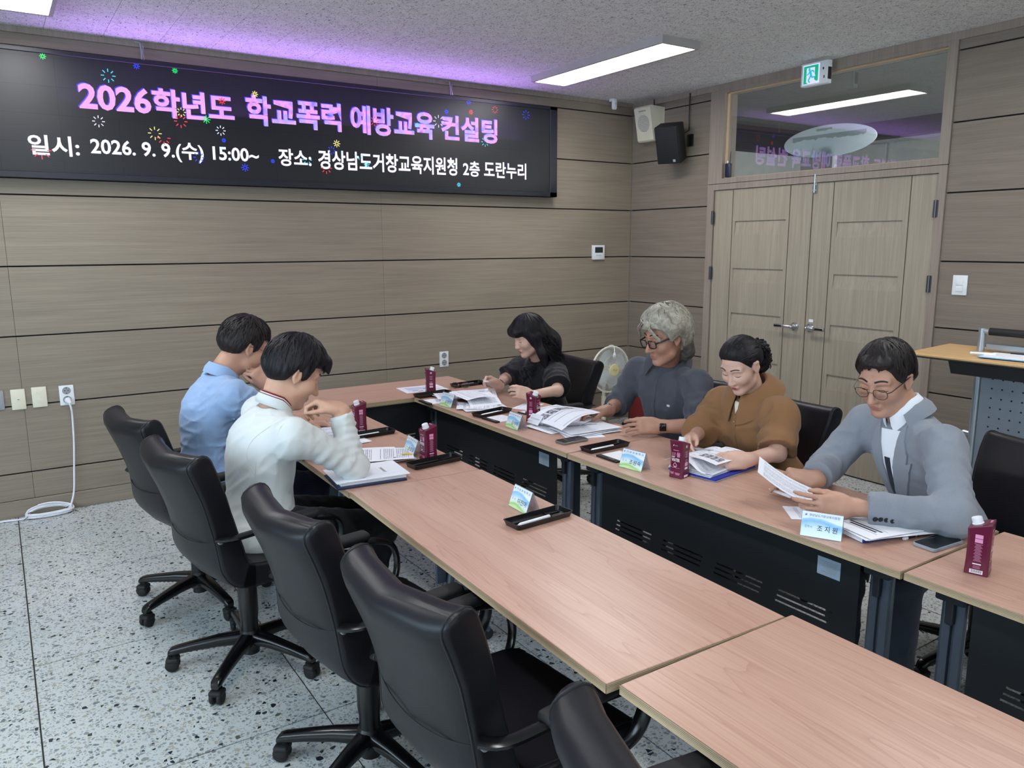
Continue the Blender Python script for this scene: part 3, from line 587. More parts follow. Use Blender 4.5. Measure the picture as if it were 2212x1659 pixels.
# cable: plug, drop, coil on the floor, tail
cb = thing('power_cable', 'white power cable hanging from the wall socket and coiled on the floor', 'cable', (-4.735, 0, 0))
m = MB(); m.lathe([(0.019, 0.0), (0.019, 0.014), (0.012, 0.03), (0.008, 0.045)], 14, Matrix.Translation((0, -0.010, 0.716)) @ Matrix.Rotation(PI / 2 + 0.5, 4, 'X') @ Matrix.Rotation(0.3, 4, 'Y')); m.build('plug', M['cable'], cb)
path = [(0.008, -0.045, 0.695), (0.014, -0.046, 0.66), (0.016, -0.03, 0.60), (0.010, -0.028, 0.45), (-0.004, -0.03, 0.28), (-0.02, -0.05, 0.13), (-0.045, -0.075, 0.05), (-0.07, -0.09, 0.014)]
def smooth_path(P, n=6):
    P = [Vector(p) for p in P]; out = []
    for i in range(len(P) - 1):
        p0, p1, p2, p3 = P[max(i - 1, 0)], P[i], P[i + 1], P[min(i + 2, len(P) - 1)]
        for k in range(n):
            t = k / n; out.append(0.5 * ((2 * p1) + (p2 - p0) * t + (2 * p0 - 5 * p1 + 4 * p2 - p3) * t * t + (3 * p1 - p0 - 3 * p2 + p3) * t ** 3))
    out.append(P[-1]); return out
coil = []
for k in range(0, 4 * 24 + 9):
    a = 2 * PI * k / 24; w_ = 1 + 0.05 * math.sin(a * 0.37 + 1); r = random.uniform(-0.003, 0.003)
    coil.append((-0.165 + 0.125 * w_ * math.cos(a) + r, -0.075 + 0.050 * w_ * math.sin(a) + r, 0.009 + 0.006 * (k / 24) + 0.10 * max(0, math.sin(a)) * 0.35))
m = MB(); m.tube(smooth_path(path), 0.0058, 8); m.tube(coil, 0.0058, 7); m.tube(smooth_path([(-0.28, -0.09, 0.01), (-0.34, -0.085, 0.007), (-0.42, -0.07, 0.007), (-0.62, -0.10, 0.007), (-1.3, -0.15, 0.007)]), 0.0058, 8); m.build('cord', M['cable'], cb)
for (x, y) in ((-0.06, -0.085), (-0.27, -0.09)):
    m = MB()
    m.tube([(x + 0.012 * math.cos(a) * 1.2, y + 0.01 * math.sin(a), 0.02 + 0.022 * math.sin(a)) for a in np.linspace(0, 2 * PI, 10)], 0.0022, 5); m.tube([(x, y, 0.03), (x + (0.05 if x > -0.2 else -0.04), y - 0.03, 0.008)], 0.002, 5)
    m.build('cable_tie', M['black_pl'], cb)
t = NT('oval_board'); tl_ = t.n('ShaderNodeBsdfTranslucent'); tl_.inputs[0].default_value = (0.86, 0.92, 0.95, 1); t.base(srgb(232, 240, 244)).set(rough=0.5); mx = t.n('ShaderNodeMixShader'); mx.inputs[0].default_value = 0.55; t.l(t.b.outputs[0], mx.inputs[1]); t.l(tl_.outputs[0], mx.inputs[2]); t.l(mx.outputs[0], t.out.inputs['Surface']); M['oval'] = t.m
# ---- oval plate hanging on the corridor side of the transom
ov = thing('oval_plate', 'pale oval name plate seen from behind through the glass over the door', 'sign', (0.075, -2.0, 2.40))
m = MB(); m.add([(x, 0.375 * math.cos(a), 0.112 * math.sin(a)) for x in (0, 0.012) for a in np.linspace(0, 2 * PI, 49)[:-1]], [tuple(range(48)), tuple(range(48, 96))[::-1]] + [(i, (i + 1) % 48, 48 + (i + 1) % 48, 48 + i) for i in range(48)]); m.build('plate_board', M['oval'], ov, smooth=None)
m = MB()
def rag(y0, y1, z0, z1, n):
    top = [(-0.001, y0 + (y1 - y0) * k / n, z1) for k in range(n + 1)]; bot = [(-0.001, y0 + (y1 - y0) * k / n, z0 + random.uniform(0, 0.5) * (z1 - z0)) for k in range(n + 1)]
    m.add(top + bot, [(k, k + 1, n + 2 + k, n + 1 + k) for k in range(n)])
rag(0.30, -0.30, 0.012, 0.05, 30); rag(0.10, -0.03, 0.072, 0.092, 8)
m.build('glue_residue', simple('glue_grey', srgb(182, 190, 190), 0.7), ov, smooth=None, fix=False)
m = MB(); m.bx(0.012, 0.067, -0.04, 0.04, -0.205, -0.05); m.build('hanger', M['grey_pl'], ov, smooth=None)
wk = thing('radio_handset', 'small dark radio handset standing on the sill inside the glass over the door', 'radio', (-0.0, -1.135, 2.197)); wk.location = (0.015, -1.14, 2.203)
m = MB(); m.rbox((0, 0, 0.055), (0.026, 0.052, 0.11), 0.006); m.build('handset_body', simple('radio_blue', srgb(24, 34, 56), 0.4), wk)
m = MB(); m.tube([(0, -0.014, 0.11), (0, -0.02, 0.2)], [0.005, 0.003], 8); m.build('antenna', M['black_pl'], wk); m = MB(); m.lathe([(0.006, 0.11), (0.006, 0.13), (0.0, 0.13)], 10, Matrix.Translation((0, 0.01, 0))); m.build('dial', M['white_pl'], wk)
# ================================================================== TABLES
def table_mat():
    t = NT('cherry_laminate'); tc = t.n('ShaderNodeTexCoord').outputs['Object']
    oi = t.n('ShaderNodeObjectInfo').outputs['Random']
    def mp(s_):
        m = t.n('ShaderNodeMapping'); m.inputs['Scale'].default_value = s_; cb = t.n('ShaderNodeCombineXYZ'); t.l(t.math('MULTIPLY', oi, 7.0), cb.inputs[1]); t.l(t.math('MULTIPLY', oi, 13.0), cb.inputs[0]); t.l(cb.outputs[0], m.inputs['Location']); t.l(tc, m.inputs['Vector']); return m.outputs['Vector']
    big = t.noise(mp((0.55, 6.0, 1)), 1.0, 3, 0.5, 0.7)
    rings = t.math('FRACT', t.math('MULTIPLY', big, 11.0)); line = t.math('POWER', rings, 9.0)
    fine = t.noise(mp((3.0, 160.0, 1)), 1.0, 3)
    c = t.ramp(t.math('ADD', t.math('MULTIPLY', big, 0.6), t.math('MULTIPLY', fine, 0.4)), [(0.34, srgb(182, 141, 122)), (0.5, srgb(195, 156, 137)), (0.66, srgb(205, 168, 149))])
    c = t.mix(t.math('MULTIPLY', line, 0.40), c, srgb(156, 112, 94))
    t.base(c).set(rough=0.36, spec=0.5, coat=0.12, coat_rough=0.25); t.bump(fine, 0.05, 0.0005); return t.m
M['table'] = table_mat()
def edge_mat():
    t = NT('ribbed_edge_band'); v = t.coords((1, 1, 1)); sx = t.n('ShaderNodeSeparateXYZ'); t.l(v, sx.inputs[0])
    f = t.math('FRACT', t.math('MULTIPLY', sx.outputs[2], 1 / 0.0037)); k = t.math('GREATER_THAN', f, 0.30)
    t.base(t.mix(k, srgb(128, 112, 90), srgb(190, 170, 136))).set(rough=0.5); return t.m
M['edge'] = edge_mat()
M['steelpanel'] = simple('dark_painted_steel', srgb(38, 42, 46), 0.42, 0.35)
M['legtube'] = simple('grey_painted_tube', srgb(92, 102, 116), 0.32, 0.5)
M['legdark'] = simple('leg_dark_plastic', srgb(30, 34, 40), 0.4)
M['sticker'] = simple('panel_sticker', srgb(150, 172, 190), 0.5)
TL, TW, TT, TZ = 1.592, 0.588, 0.026, 0.72
def slot_panel():
    """steel sheet with real slots: x along the table, z height"""
    L, z0, z1 = 1.26, 0.30, 0.672; xs = {-L / 2, L / 2}; zs = {z0, z1}; holes = []
    for gk in range(4):
        x0 = -0.545 + gk * 0.285
        for r in range(3):
            a = x0 + r * 0.006; zc = 0.465 - 0.021 * r; holes.append((a, a + 0.215, zc - 0.0035, zc + 0.0035))
    for a, b, c, d in holes: xs |= {a, b}; zs |= {c, d}
    xs = sorted(xs); zs = sorted(zs); m = MB()
    # strips per row band so that the sheet keeps few faces
    for zi in range(len(zs) - 1):
        za, zb = zs[zi], zs[zi + 1]; hs = sorted([(a, b) for a, b, c, d in holes if c <= (za + zb) / 2 <= d]); cur = -L / 2
        for a, b in hs + [(L / 2, L / 2)]:
            if a - cur > 1e-6:
                for y in (-0.0006, 0.0006): m.add([(cur, y, za), (a, y, za), (a, y, zb), (cur, y, zb)], [(0, 1, 2, 3)])
            cur = b
    m.bx(-L / 2, L / 2, -0.012, 0, z1 - 0.003, z1); m.bx(-L / 2, L / 2, -0.014, 0, z0 - 0.002, z0)
    me = m.mesh('modesty_panel', None, fix=False); me.materials.append(M['steelpanel']); return me
SLOT = slot_panel()
def make_table():
    """long side along local x; local +y is the inner (panel) side"""
    th = thing('training_table', 'x', 'table', group='folding tables of the meeting ring')
    m = MB(); m.rbox((0, 0, TZ - TT / 2), (TL, TW, TT), 0.0015, 1); top = m.build('tabletop', M['table'], th, smooth=None)
    m = MB(); e = 0.0016; z0, z1 = TZ - TT + 0.0015, TZ - 0.0012
    # edge band: four strips with a proud ribbed profile
    def strip(ax, s):
        n = 7; rows = []
        for k in range(2 * n + 1):
            z = z0 + (z1 - z0) * k / (2 * n); p = e + (0.0012 if k % 2 else 0.0)
            if ax == 'y': rows.append([(-TL / 2 - 0.001, s * (TW / 2 + p), z), (TL / 2 + 0.001, s * (TW / 2 + p), z)])
            else: rows.append([(s * (TL / 2 + p), -TW / 2 - 0.001, z), (s * (TL / 2 + p), TW / 2 + 0.001, z)])
        m.grid(rows)
    for s in (-1, 1): strip('y', s); strip('x', s)
    m.build('edge_band', M['edge'], top, smooth=None, fix=False)
    inst(SLOT, 'modesty_panel', th, (0, 0.225, 0))
    m = MB(); m.box((-0.52, 0.2262, 0.615), (0.085, 0.001, 0.062)); stk = m.build('sticker', M['sticker'], th, smooth=None)
    m = MB()
    for k in range(7): m.box((-0.522 - 0.004 * (k % 3), 0.2271, 0.634 - 0.006 * k), (0.056 - 0.008 * (k % 3), 0.0004, 0.0018))
    m.build('sticker_print', M['grey_pl'], stk, smooth=None)
    m = MB(); m.tube([(0.10, 0.236, 0.672), (0.20, 0.236, 0.672)], 0.009, 10); m.bx(0.10, 0.20, 0.224, 0.238, 0.676, 0.690); m.build('panel_latch', M['legdark'], th)
    m = MB(); m.rbox((0, 0.0, 0.668), (1.30, 0.05, 0.03), 0.004, 1); m.build('cross_rail', M['legdark'], th)
    for s in (-1, 1):
        x = s * 0.69; m = MB()
        for d in (-0.018, 0.018):
            m.tube(smooth_path([(x + d, 0.20, 0.66), (x + d, 0.205, 0.45), (x + d, 0.20, 0.25), (x + d, 0.17, 0.11), (x + d, 0.10, 0.062), (x + d, -0.08, 0.050), (x + d, -0.25, 0.045)], 4), 0.0175, 10)
        m.tube([(x - 0.018, 0.17, 0.11), (x - 0.018, 0.25, 0.045)], 0.014, 8); m.tube([(x + 0.018, 0.17, 0.11), (x + 0.018, 0.25, 0.045)], 0.014, 8)
        lg = m.build('leg', M['legtube'], th)
        m = MB(); m.rbox((x, 0.155, 0.42), (0.012, 0.05, 0.46), 0.003, 1); m.build('leg_plate', M['legtube'], lg)
        m = MB(); m.rbox((x, 0.19, 0.672), (0.085, 0.10, 0.045), 0.006, 2); m.rbox((x, 0.215, 0.625), (0.022, 0.045, 0.085), 0.003, 1)
        for d in (-0.018, 0.018): m.sphere((x + d, 0.202, 0.655), 0.0185, 10, 6)
        m.add([(x - s * 0.04, 0.19, 0.69), (x - s * 0.12, 0.19, 0.69), (x - s * 0.05, 0.19, 0.60), (x - s * 0.04, 0.196, 0.69), (x - s * 0.12, 0.196, 0.69), (x - s * 0.05, 0.196, 0.60)], [(0, 1, 2), (3, 5, 4), (0, 3, 4, 1), (1, 4, 5, 2), (2, 5, 3, 0)])
        m.build('leg_bracket', M['legdark'], lg)
        for yy in (0.245, -0.25):
            for d in (-0.018, 0.018):
                m = MB(); Mx = Matrix.Translation((x + d, yy, 0.0265)) @ Matrix.Rotation(PI / 2, 4, 'Y'); m.lathe([(0.0, -0.009), (0.024, -0.009), (0.026, -0.006), (0.026, 0.006), (0.024, 0.009), (0.0, 0.009)], 14, Mx, caps=False); m.build('table_caster', M['legdark'], lg)
    return th
T0 = make_table()
def place_table(first, x, y, rz, label):
    t = T0 if first else copy_tree(T0)
    t.location = (x, y, 0); t.rotation_euler = (0, 0, rz); t['label'] = label; return t
# left row: people sit on the -x side, panel on the +x side: local +y -> +x  => rz=-90
place_table(True, -3.667, -2.020, R_(-90.8), 'far table of the window side row, under the water cartons of the two men')
place_table(False, -3.695, -3.6180, R_(-91.7), 'nearly empty table holding one name card and one pen tray')
place_table(False, -3.697, -5.222, R_(-90.2), 'empty table at the bottom edge of the photo, nearest to the viewer')
place_table(False, -3.120, -0.924, R_(180), 'table across the far end of the ring below the wall screen')
place_table(False, -2.612, -2.032, R_(89.6), 'far table of the door side row, under the open booklets of two people')
place_table(False, -2.617, -3.636, R_(90.3), 'middle table of the door side row, with the card of the man in grey')
place_table(False, -2.611, -5.241, R_(89.7), 'table of the door side row cut by the right edge, with one carton')
# ================================================================== CHAIRS
def leather():
    t = NT('black_leather'); v = t.coords((1, 1, 1)); vo = t.n('ShaderNodeTexVoronoi'); vo.inputs['Scale'].default_value = 320; t.l(v, vo.inputs['Vector'])
    n = t.noise(v, 7, 3); t.base(t.ramp(n, [(0.3, srgb(12, 12, 17)), (0.7, srgb(19, 19, 26))])).set(rough=0.42, spec=0.34); t.bump(vo.outputs['Distance'], 0.10, 0.0006); return t.m
M['leather'] = leather(); M['gloss_black'] = simple('gloss_black', srgb(12, 12, 14), 0.22); M['piping'] = simple('piping', srgb(10, 11, 16), 0.5)
def interp(tab, t):
    for (a, va), (b, vb) in zip(tab[:-1], tab[1:]):
        if t <= b:
            k = (t - a) / (b - a); k = k * k * (3 - 2 * k); return va + (vb - va) * k
    return tab[-1][1]
def make_chair():
    th = thing('office_chair', 'x', 'chair', group='black leather office chairs')
    # L-shaped upholstered shell: profile of centreline (x, z), width, thickness, forward bow of the sides
    prof = [(0.250, 0.452), (0.20, 0.472), (0.10, 0.474), (-0.02, 0.466), (-0.11, 0.462), (-0.165, 0.475), (-0.198, 0.515), (-0.212, 0.565), (-0.225, 0.63), (-0.245, 0.70), (-0.272, 0.78), (-0.300, 0.85), (-0.318, 0.895)]
    wid = [0.46, 0.48, 0.49, 0.49, 0.475, 0.465, 0.455, 0.44, 0.425, 0.43, 0.45, 0.462, 0.46]; thk = [0.055, 0.075, 0.085, 0.09, 0.10, 0.11, 0.112, 0.108, 0.098, 0.094, 0.095, 0.098, 0.10]; bow = [0.0, 0.0, 0.0, 0.002, 0.008, 0.015, 0.022, 0.028, 0.03, 0.034, 0.04, 0.044, 0.046]
    def dense(a, n=3):
        out = []
        for i in range(len(a) - 1):
            for k in range(n): out.append(tuple(np.array(a[i]) + (np.array(a[i + 1]) - np.array(a[i])) * k / n) if hasattr(a[i], '__len__') else a[i] + (a[i + 1] - a[i]) * k / n)
        return out + [a[-1]]
    P = [Vector((x, 0, z)) for x, z in prof]; P = smooth_path(P, 3); Wd = dense(wid); Th = dense(thk); Bw = dense(bow); n = len(P)
    ns = 36
    def section(i, kw=1.0, kt=1.0, push=0.0):
        t = (P[min(i + 1, n - 1)] - P[max(i - 1, 0)]).normalized(); nr = Vector((t.z, 0, -t.x))   # towards the sitter for the back, up for the seat? fixed below
        if nr.z < 0 and i < n // 3: nr = -nr
        if i >= n // 3 and nr.x < 0: nr = -nr
        row = []; hw, ht = Wd[i] / 2 * kw, Th[i] / 2 * kt
        for j in range(ns):
            a = 2 * PI * j / ns; ca, sa = math.cos(a), math.sin(a); e = 0.20
            u = math.copysign(abs(ca) ** e, ca) * hw; w_ = math.copysign(abs(sa) ** 0.22, sa) * ht
            side = (abs(u) / max(hw, 1e-6)) ** 2
            row.append(P[i] + Vector((0, u, 0)) + nr * (w_ + Bw[i] * side) + t * push)
        return row
    rows = [section(0, 0.90, 0.35, -0.022), section(0, 0.97, 0.8, -0.012)] + [section(i) for i in range(n)]
    # rounded crest at the top
    for kw, kt, ps in ((1.0, 0.97, 0.012), (1.0, 0.86, 0.025), (0.997, 0.62, 0.035), (0.992, 0.25, 0.040)): rows.append(section(n - 1, kw, kt, ps))
    split = 2 + n // 3
    m = MB(); m.grid(rows[:split + 3], cv=True, capu=True); seat = m.build('seat', M['leather'], th, smooth=50)
    m = MB(); m.grid(rows[split:], cv=True, capu=True); back = m.build('backrest', M['leather'], th, smooth=50)
    # piping down both rear and front corners of the back, and the cross seam
    for ja, jb in ((4, 32), (14, 22)):
        pts = [Vector(rows[i][ja]) for i in range(3, len(rows))] + [Vector(rows[i][jb]) for i in range(len(rows) - 1, 2, -1)]
        m = MB(); m.tube(pts, 0.0030, 6); m.build('piping', M['piping'], back)
    i = 24; t = (P[i + 1] - P[i - 1]).normalized(); nr = Vector((t.z, 0, -t.x)); nr = nr if nr.x > 0 else -nr
    m = MB(); m.tube([P[i] + Vector((0, u * Wd[i] / 2, 0)) + nr * (-Th[i] / 2 * (1 - 0.12 * abs(u) ** 6) + Bw[i] * u * u) + Vector((0, 0, -0.02 * (1 - u * u))) for u in np.linspace(-0.93, 0.93, 15)], 0.0016, 5); m.build('seam', M['piping'], back)
    # arms
    for s in (-1, 1):
        pth = smooth_path([(-0.235, s * 0.222, 0.640), (-0.20, s * 0.262, 0.645), (-0.10, s * 0.278, 0.653), (0.03, s * 0.280, 0.656), (0.15, s * 0.278, 0.642), (0.22, s * 0.272, 0.61), (0.235, s * 0.262, 0.54), (0.20, s * 0.245, 0.47), (0.10, s * 0.20, 0.418), (0.0, s * 0.10, 0.405)], 4)
        m = MB(); m.tube(pth, 0.021, 10, flat=(0.55, 1.0)); arm = m.build('armrest', M['gloss_black'], th)
        m = MB(); m.rbox((0.01, s * 0.280, 0.668), (0.24, 0.055, 0.030), 0.013, 3, rot=(0, R_(-1), 0)); m.build('arm_pad', M['black_matte'], arm)
        m = MB(); m.lathe([(0.0, 0), (0.013, 0), (0.013, 0.012), (0.010, 0.014), (0.0, 0.014)], 14, Matrix.Translation((-0.232, s * 0.226, 0.637)) @ Matrix.Rotation(-s * PI / 2, 4, 'X'), caps=False); m.build('pivot_bolt', M['steel'], arm)
    # mechanism, column, star base, casters
    m = MB(); m.rbox((0.0, 0, 0.400), (0.22, 0.18, 0.05), 0.012, 2); m.tube([(0.02, 0.05, 0.40), (0.03, 0.25, 0.405)], 0.006, 8); m.build('tilt_mechanism', M['black_pl'], th)
    m = MB(); m.lathe([(0.020, 0.39), (0.020, 0.345), (0.036, 0.343), (0.038, 0.335), (0.038, 0.22), (0.034, 0.19), (0.034, 0.145), (0.05, 0.125), (0.05, 0.075), (0.034, 0.066), (0.034, 0.045), (0.0, 0.045)], 20, caps=False); m.build('gas_column', M['black_pl'], th, loc=(-0.04, 0, 0))
    lm = MB(); rows = []
    for x, z, w_, h in ((0.035, 0.112, 0.062, 0.052), (0.12, 0.108, 0.052, 0.044), (0.22, 0.096, 0.044, 0.036), (0.285, 0.086, 0.042, 0.032), (0.305, 0.080, 0.040, 0.030), (0.315, 0.074, 0.030, 0.018)):
        rows.append([(x, math.copysign(abs(math.cos(a)) ** 0.6, math.cos(a)) * w_ / 2, z + math.copysign(abs(math.sin(a)) ** 0.6, math.sin(a)) * h / 2) for a in [2 * PI * j / 14 for j in range(14)]])
    lm.grid(rows, cv=True, capu=True); lme = lm.mesh('base_leg', 40); lme.materials.append(M['gloss_black'])
    cm = MB(); cm.lathe([(0.010, 0.075), (0.010, 0.062), (0.017, 0.060), (0.017, 0.045)], 12, Matrix.Translation((0.292, 0, 0)))
    for s in (-1, 1): cm.lathe([(0.0, -0.009), (0.021, -0.009), (0.026, -0.005), (0.027, 0.0), (0.026, 0.005), (0.021, 0.009), (0.0, 0.009)], 18, Matrix.Translation((0.302, s * 0.0145, 0.0272)) @ Matrix.Rotation(PI / 2, 4, 'X'), caps=False)
    cm.rbox((0.300, 0, 0.046), (0.050, 0.052, 0.022), 0.009, 3); cme_ = cm.mesh('caster', 40); cme_.materials.append(M['black_matte'])
    rib = MB()
    for k in range(9): rib.box((0.075 + k * 0.022, 0, 0.0875 - k * 0.0016), (0.009, 0.012, 0.007))
    rme = rib.mesh('leg_rib', None); rme.materials.append(M['black_matte'])
    for k in range(5):
        a = 2 * PI * k / 5 + 0.35; l = inst(lme, 'base_leg', th, (-0.04, 0, 0), (0, 0, a)); c = inst(cme_, 'caster', l); inst(rme, 'leg_rib', l)['kind'] = 'stuff'
    return th
CH0 = make_chair()
def base_turn(t, a):
    k = 0
    for ch in t.children:
        if ch.name.split('.')[0] == 'base_leg': ch.rotation_euler = (0, 0, 2 * PI * k / 5 + a); k += 1
def chair(first, x, y, rz, label, turn=0.35, sz=1.0):
    c = CH0 if first else copy_tree(CH0)
    c.location = (x, y, 0); c.rotation_euler = (0, 0, R_(rz)); c['label'] = label; c.scale = (1, 1, sz); base_turn(c, turn); return c
chair(True, -4.330, -1.845, 12, 'black leather office chair of the man in the light blue shirt', R_(54))
chair(False, -4.285, -2.560, 11, 'black leather office chair of the young man in the white jersey', R_(4))
chair(False, -4.140, -3.440, 6, 'empty black leather office chair next to the young man in white', R_(62))
chair(False, -4.075, -4.085, 5, 'empty black leather office chair between two other empty ones', R_(28))
chair(False, -4.070, -4.930, -9, 'empty black leather office chair cut by the bottom edge of the photo', R_(40))
chair(False, -1.980, -1.375, 176, 'black leather office chair of the woman in black', R_(20), 0.945)
chair(False, -1.960, -2.580, 180, 'black leather office chair of the man with grey wavy hair', R_(30), 0.96)
chair(False, -2.020, -3.190, 176, 'black leather office chair of the woman in the brown shirt', R_(20), 0.945)
chair(False, -1.960, -4.215, 165, 'black leather office chair behind the man in the grey jacket', R_(5), 0.945)
# ================================================================== FAN
def make_fan():
    th = thing('stand_fan', 'cream white stand fan with wire guard and yellow hub in the corner', 'fan', (-0.55, -0.36, 0), R_(-92))
    hz = 0.575; Mx = Matrix.Translation((0.03, 0, hz)) @ Matrix.Rotation(PI / 2, 4, 'Y') @ Matrix.Rotation(0, 4, 'Z'); Rr = 0.205
    cream = M['ivory']
    m = MB()
    def ring(r, x, t_): m.tube([(x, r * math.cos(a), hz + r * math.sin(a)) for a in np.linspace(0, 2 * PI, 41)[:-1]], t_, 8, closed=True)
    ring(Rr, 0.03, 0.0075); ring(Rr * 0.99, 0.018, 0.004); m.build('guard_rim', simple('fan_white', srgb(232, 232, 224), 0.35), th)
    m = MB()
    for side in (1, -1):
        for k in range(84):
            a = 2 * PI * k / 84; ca, sa = math.cos(a), math.sin(a)
            pts = [(0.03 + side * d, r * ca, hz + r * sa) for r, d in ((Rr, 0.0), (Rr * 0.93, 0.032), (Rr * 0.7, 0.050), (0.055, 0.058))]
            m.tube(pts, 0.0011, 4, caps=False)
    ring(Rr * 0.66, 0.083, 0.0018); ring(Rr * 0.66, -0.022, 0.0018)
    g = m.build('guard_wires', simple('fan_wire', srgb(214, 216, 210), 0.4), th); g['kind'] = 'stuff'
    m = MB(); m.lathe([(0.0, 0.062), (0.05, 0.060), (0.056, 0.054), (0.056, 0.05)], 28, Mx, caps=False); m.build('guard_badge', simple('fan_badge', srgb(226, 214, 160), 0.4), th)
    m = MB(); m.tube(smooth_path([(0.0925, -0.018, hz - 0.008), (0.0925, -0.010, hz + 0.012), (0.0925, 0.0, hz - 0.006), (0.0925, 0.012, hz - 0.004), (0.0925, 0.026, hz + 0.006)], 3), 0.0012, 4); m.build('badge_script', M['black_pl'], th)
    fb = simple('fan_blade', srgb(206, 216, 220), 0.25, alpha=0.75)
    for k in range(4):
        a0 = 2 * PI * k / 4 + 0.5; rows = []
        for i in range(7):
            r = 0.03 + (0.175 - 0.03) * i / 6; wd_ = 0.55 + 0.35 * math.sin(PI * min(1, i / 6 * 0.85)); rows.append([(0.03 + 0.022 * (j / 5 - 0.5) * 1.6, r * math.cos(a0 + wd_ * (j / 5 - 0.5) * 1.4), hz + r * math.sin(a0 + wd_ * (j / 5 - 0.5) * 1.4)) for j in range(6)])
        m = MB(); m.grid(rows); m.build('fan_blade', fb, th, fix=False)
    m = MB(); m.lathe([(0.0, -0.15), (0.045, -0.145), (0.06, -0.12), (0.062, -0.06), (0.035, -0.05), (0.03, 0.03), (0.0, 0.035)], 20, Mx, caps=False); m.build('motor', cream, th)
    m = MB(); m.tube([(-0.06, 0, hz - 0.05), (-0.06, 0, 0.03)], 0.016, 12); m.tube([(-0.06, 0, 0.32), (-0.06, 0, 0.03)], 0.022, 12); m.build('post', cream, th)
    m = MB(); m.lathe([(0.0, 0.0), (0.19, 0.0), (0.19, 0.012), (0.16, 0.03), (0.05, 0.04), (0.0, 0.042)], 28, Matrix.Translation((-0.06, 0, 0)), caps=False); m.build('base', cream, th)
    m = MB(); m.tube(smooth_path([(-0.02, 0.02, hz + Rr * 1.0), (0.03, 0.018, hz + Rr + 0.010), (0.06, 0.014, hz + Rr * 0.93), (0.078, 0.004, hz + 0.155)], 4), 0.004, 6)
    m.tube([(0.078, 0.004, hz + 0.155), (0.082, 0.0, hz + 0.132)], [0.008, 0.015], 10); m.rbox((0.083, -0.001, hz + 0.124), (0.014, 0.032, 0.018), 0.004, 2)
    for d in (-0.008, 0.008): m.tube([(0.084, d - 0.001, hz + 0.115), (0.085, d - 0.002, hz + 0.098)], 0.0022, 6)
    m.build('mains_plug', M['white_pl'], th)
make_fan()
bag = thing('shoulder_bag', 'dark bag with a red panel on the floor behind the fan', 'bag', (-0.22, -0.50, 0))
m = MB(); m.rbox((0, 0, 0.20), (0.20, 0.30, 0.40), 0.05, 3); m.build('bag_body', simple('bag_cloth', srgb(26, 24, 26), 0.7), bag); m = MB(); m.rbox((-0.10, 0, 0.20), (0.012, 0.2, 0.26), 0.004, 2); m.build('bag_panel', simple('bag_red', srgb(110, 24, 30), 0.6), bag)
m = MB(); m.tube(smooth_path([(-0.02, -0.09, 0.39), (-0.03, -0.06, 0.47), (-0.03, 0.06, 0.47), (-0.02, 0.09, 0.39)], 4), 0.009, 8); m.build('handle', M['black_matte'], bag)
# ================================================================== LECTERN
le = thing('lectern', 'silver tube lectern with perforated metal front and wooden top beside the door', 'lectern', (-0.50, -3.86, 0))
M['silver'] = simple('silver_paint', srgb(176, 184, 192), 0.32, 0.75); M['perf'] = simple('perforated_sheet', srgb(150, 162, 174), 0.45, 0.4); M['lectwood'] = wood_wall('lectern_board', 1, srgb(196, 158, 108), srgb(218, 184, 134))
m = MB(); Rt = Euler((0, R_(-2), 0)).to_matrix(); m.rbox((-0.06, 0.08, 1.066), (0.46, 1.16, 0.014), 0.003, 1, rot=Rt); m.build('top_board', M['lectwood'], le, smooth=None)
m = MB(); m.rbox((-0.06, 0.08, 1.056), (0.468, 1.168, 0.008), 0.003, 1, rot=Rt); m.build('board_edge', M['black_matte'], le, smooth=None)
m = MB(); m.box((-0.17, 0.18, 1.012), (0.22, 0.50, 0.072), taper=0.93, rot=(PI, 0, 0)); m.build('under_tray', M['black_matte'], le, smooth=None)
for s in (1, -1):
    m = MB(); m.tube([(0.0, s * 0.40, 0.05), (0.0, s * 0.40, 1.205)], 0.019, 14); m.tube([(0.0, s * 0.40, 1.19), (0.0, s * 0.36, 1.19)], 0.016, 12); m.tube([(0.012, s * 0.40, 0.60), (0.03, s * 0.46, 0.60)], 0.014, 10); m.build('post', M['silver'], le)
    m = MB(); m.rbox((0, s * 0.40, 0.035), (0.46, 0.05, 0.04), 0.012, 2); m.build('foot', M['silver'], le)
m = MB(); m.tube([(0, -0.36, 1.19), (0, 0.36, 1.19)], 0.021, 14); m.build('grip_bar', M['black_matte'], le)
m = MB(); m.rbox((0.02, 0, 1.105), (0.02, 0.76, 0.035), 0.004, 1); m.build('back_rail', M['silver'], le, smooth=None)
m = MB(); m.bx(-0.004, 0.004, -0.378, 0.378, 0.16, 1.04); m.build('front_sheet', M['perf'], le, smooth=None)
m = MB()
for r in range(15):
    for c in range(13):
        if r == 7: continue
        y, z = 0.318 - 0.053 * c, 0.985 - 0.054 * r; m.bx(-0.0052, -0.0036, y - 0.0042, y + 0.0042, z - 0.0042, z + 0.0042)
o = m.build('perforations', M['black_matte'], le, smooth=None); o['kind'] = 'stuff'
cbd = thing('clipboard', 'light blue clipboard with printed sheets lying on the lectern top', 'clipboard', (-0.60, -3.70, 1.0735), R_(6))
m = MB(); m.rbox((0, 0, 0.002), (0.23, 0.32, 0.004), 0.001, 1); m.build('board', simple('pale_blue', srgb(120, 176, 220), 0.4), cbd, smooth=None)
m = MB(); m.rbox((-0.003, 0, 0.0055), (0.21, 0.297, 0.003), 0.0008, 1); m.build('sheet', M['paper'], cbd, smooth=None)
m = MB(); m.rbox((0.10, 0.02, 0.010), (0.02, 0.10, 0.008), 0.003, 2); m.build('clip', M['black_pl'], cbd)
mk = thing('marker_pen', 'white marker pen resting on the corner of the lectern clipboard', 'pen', (-0.66, -3.55, 1.085), R_(20))
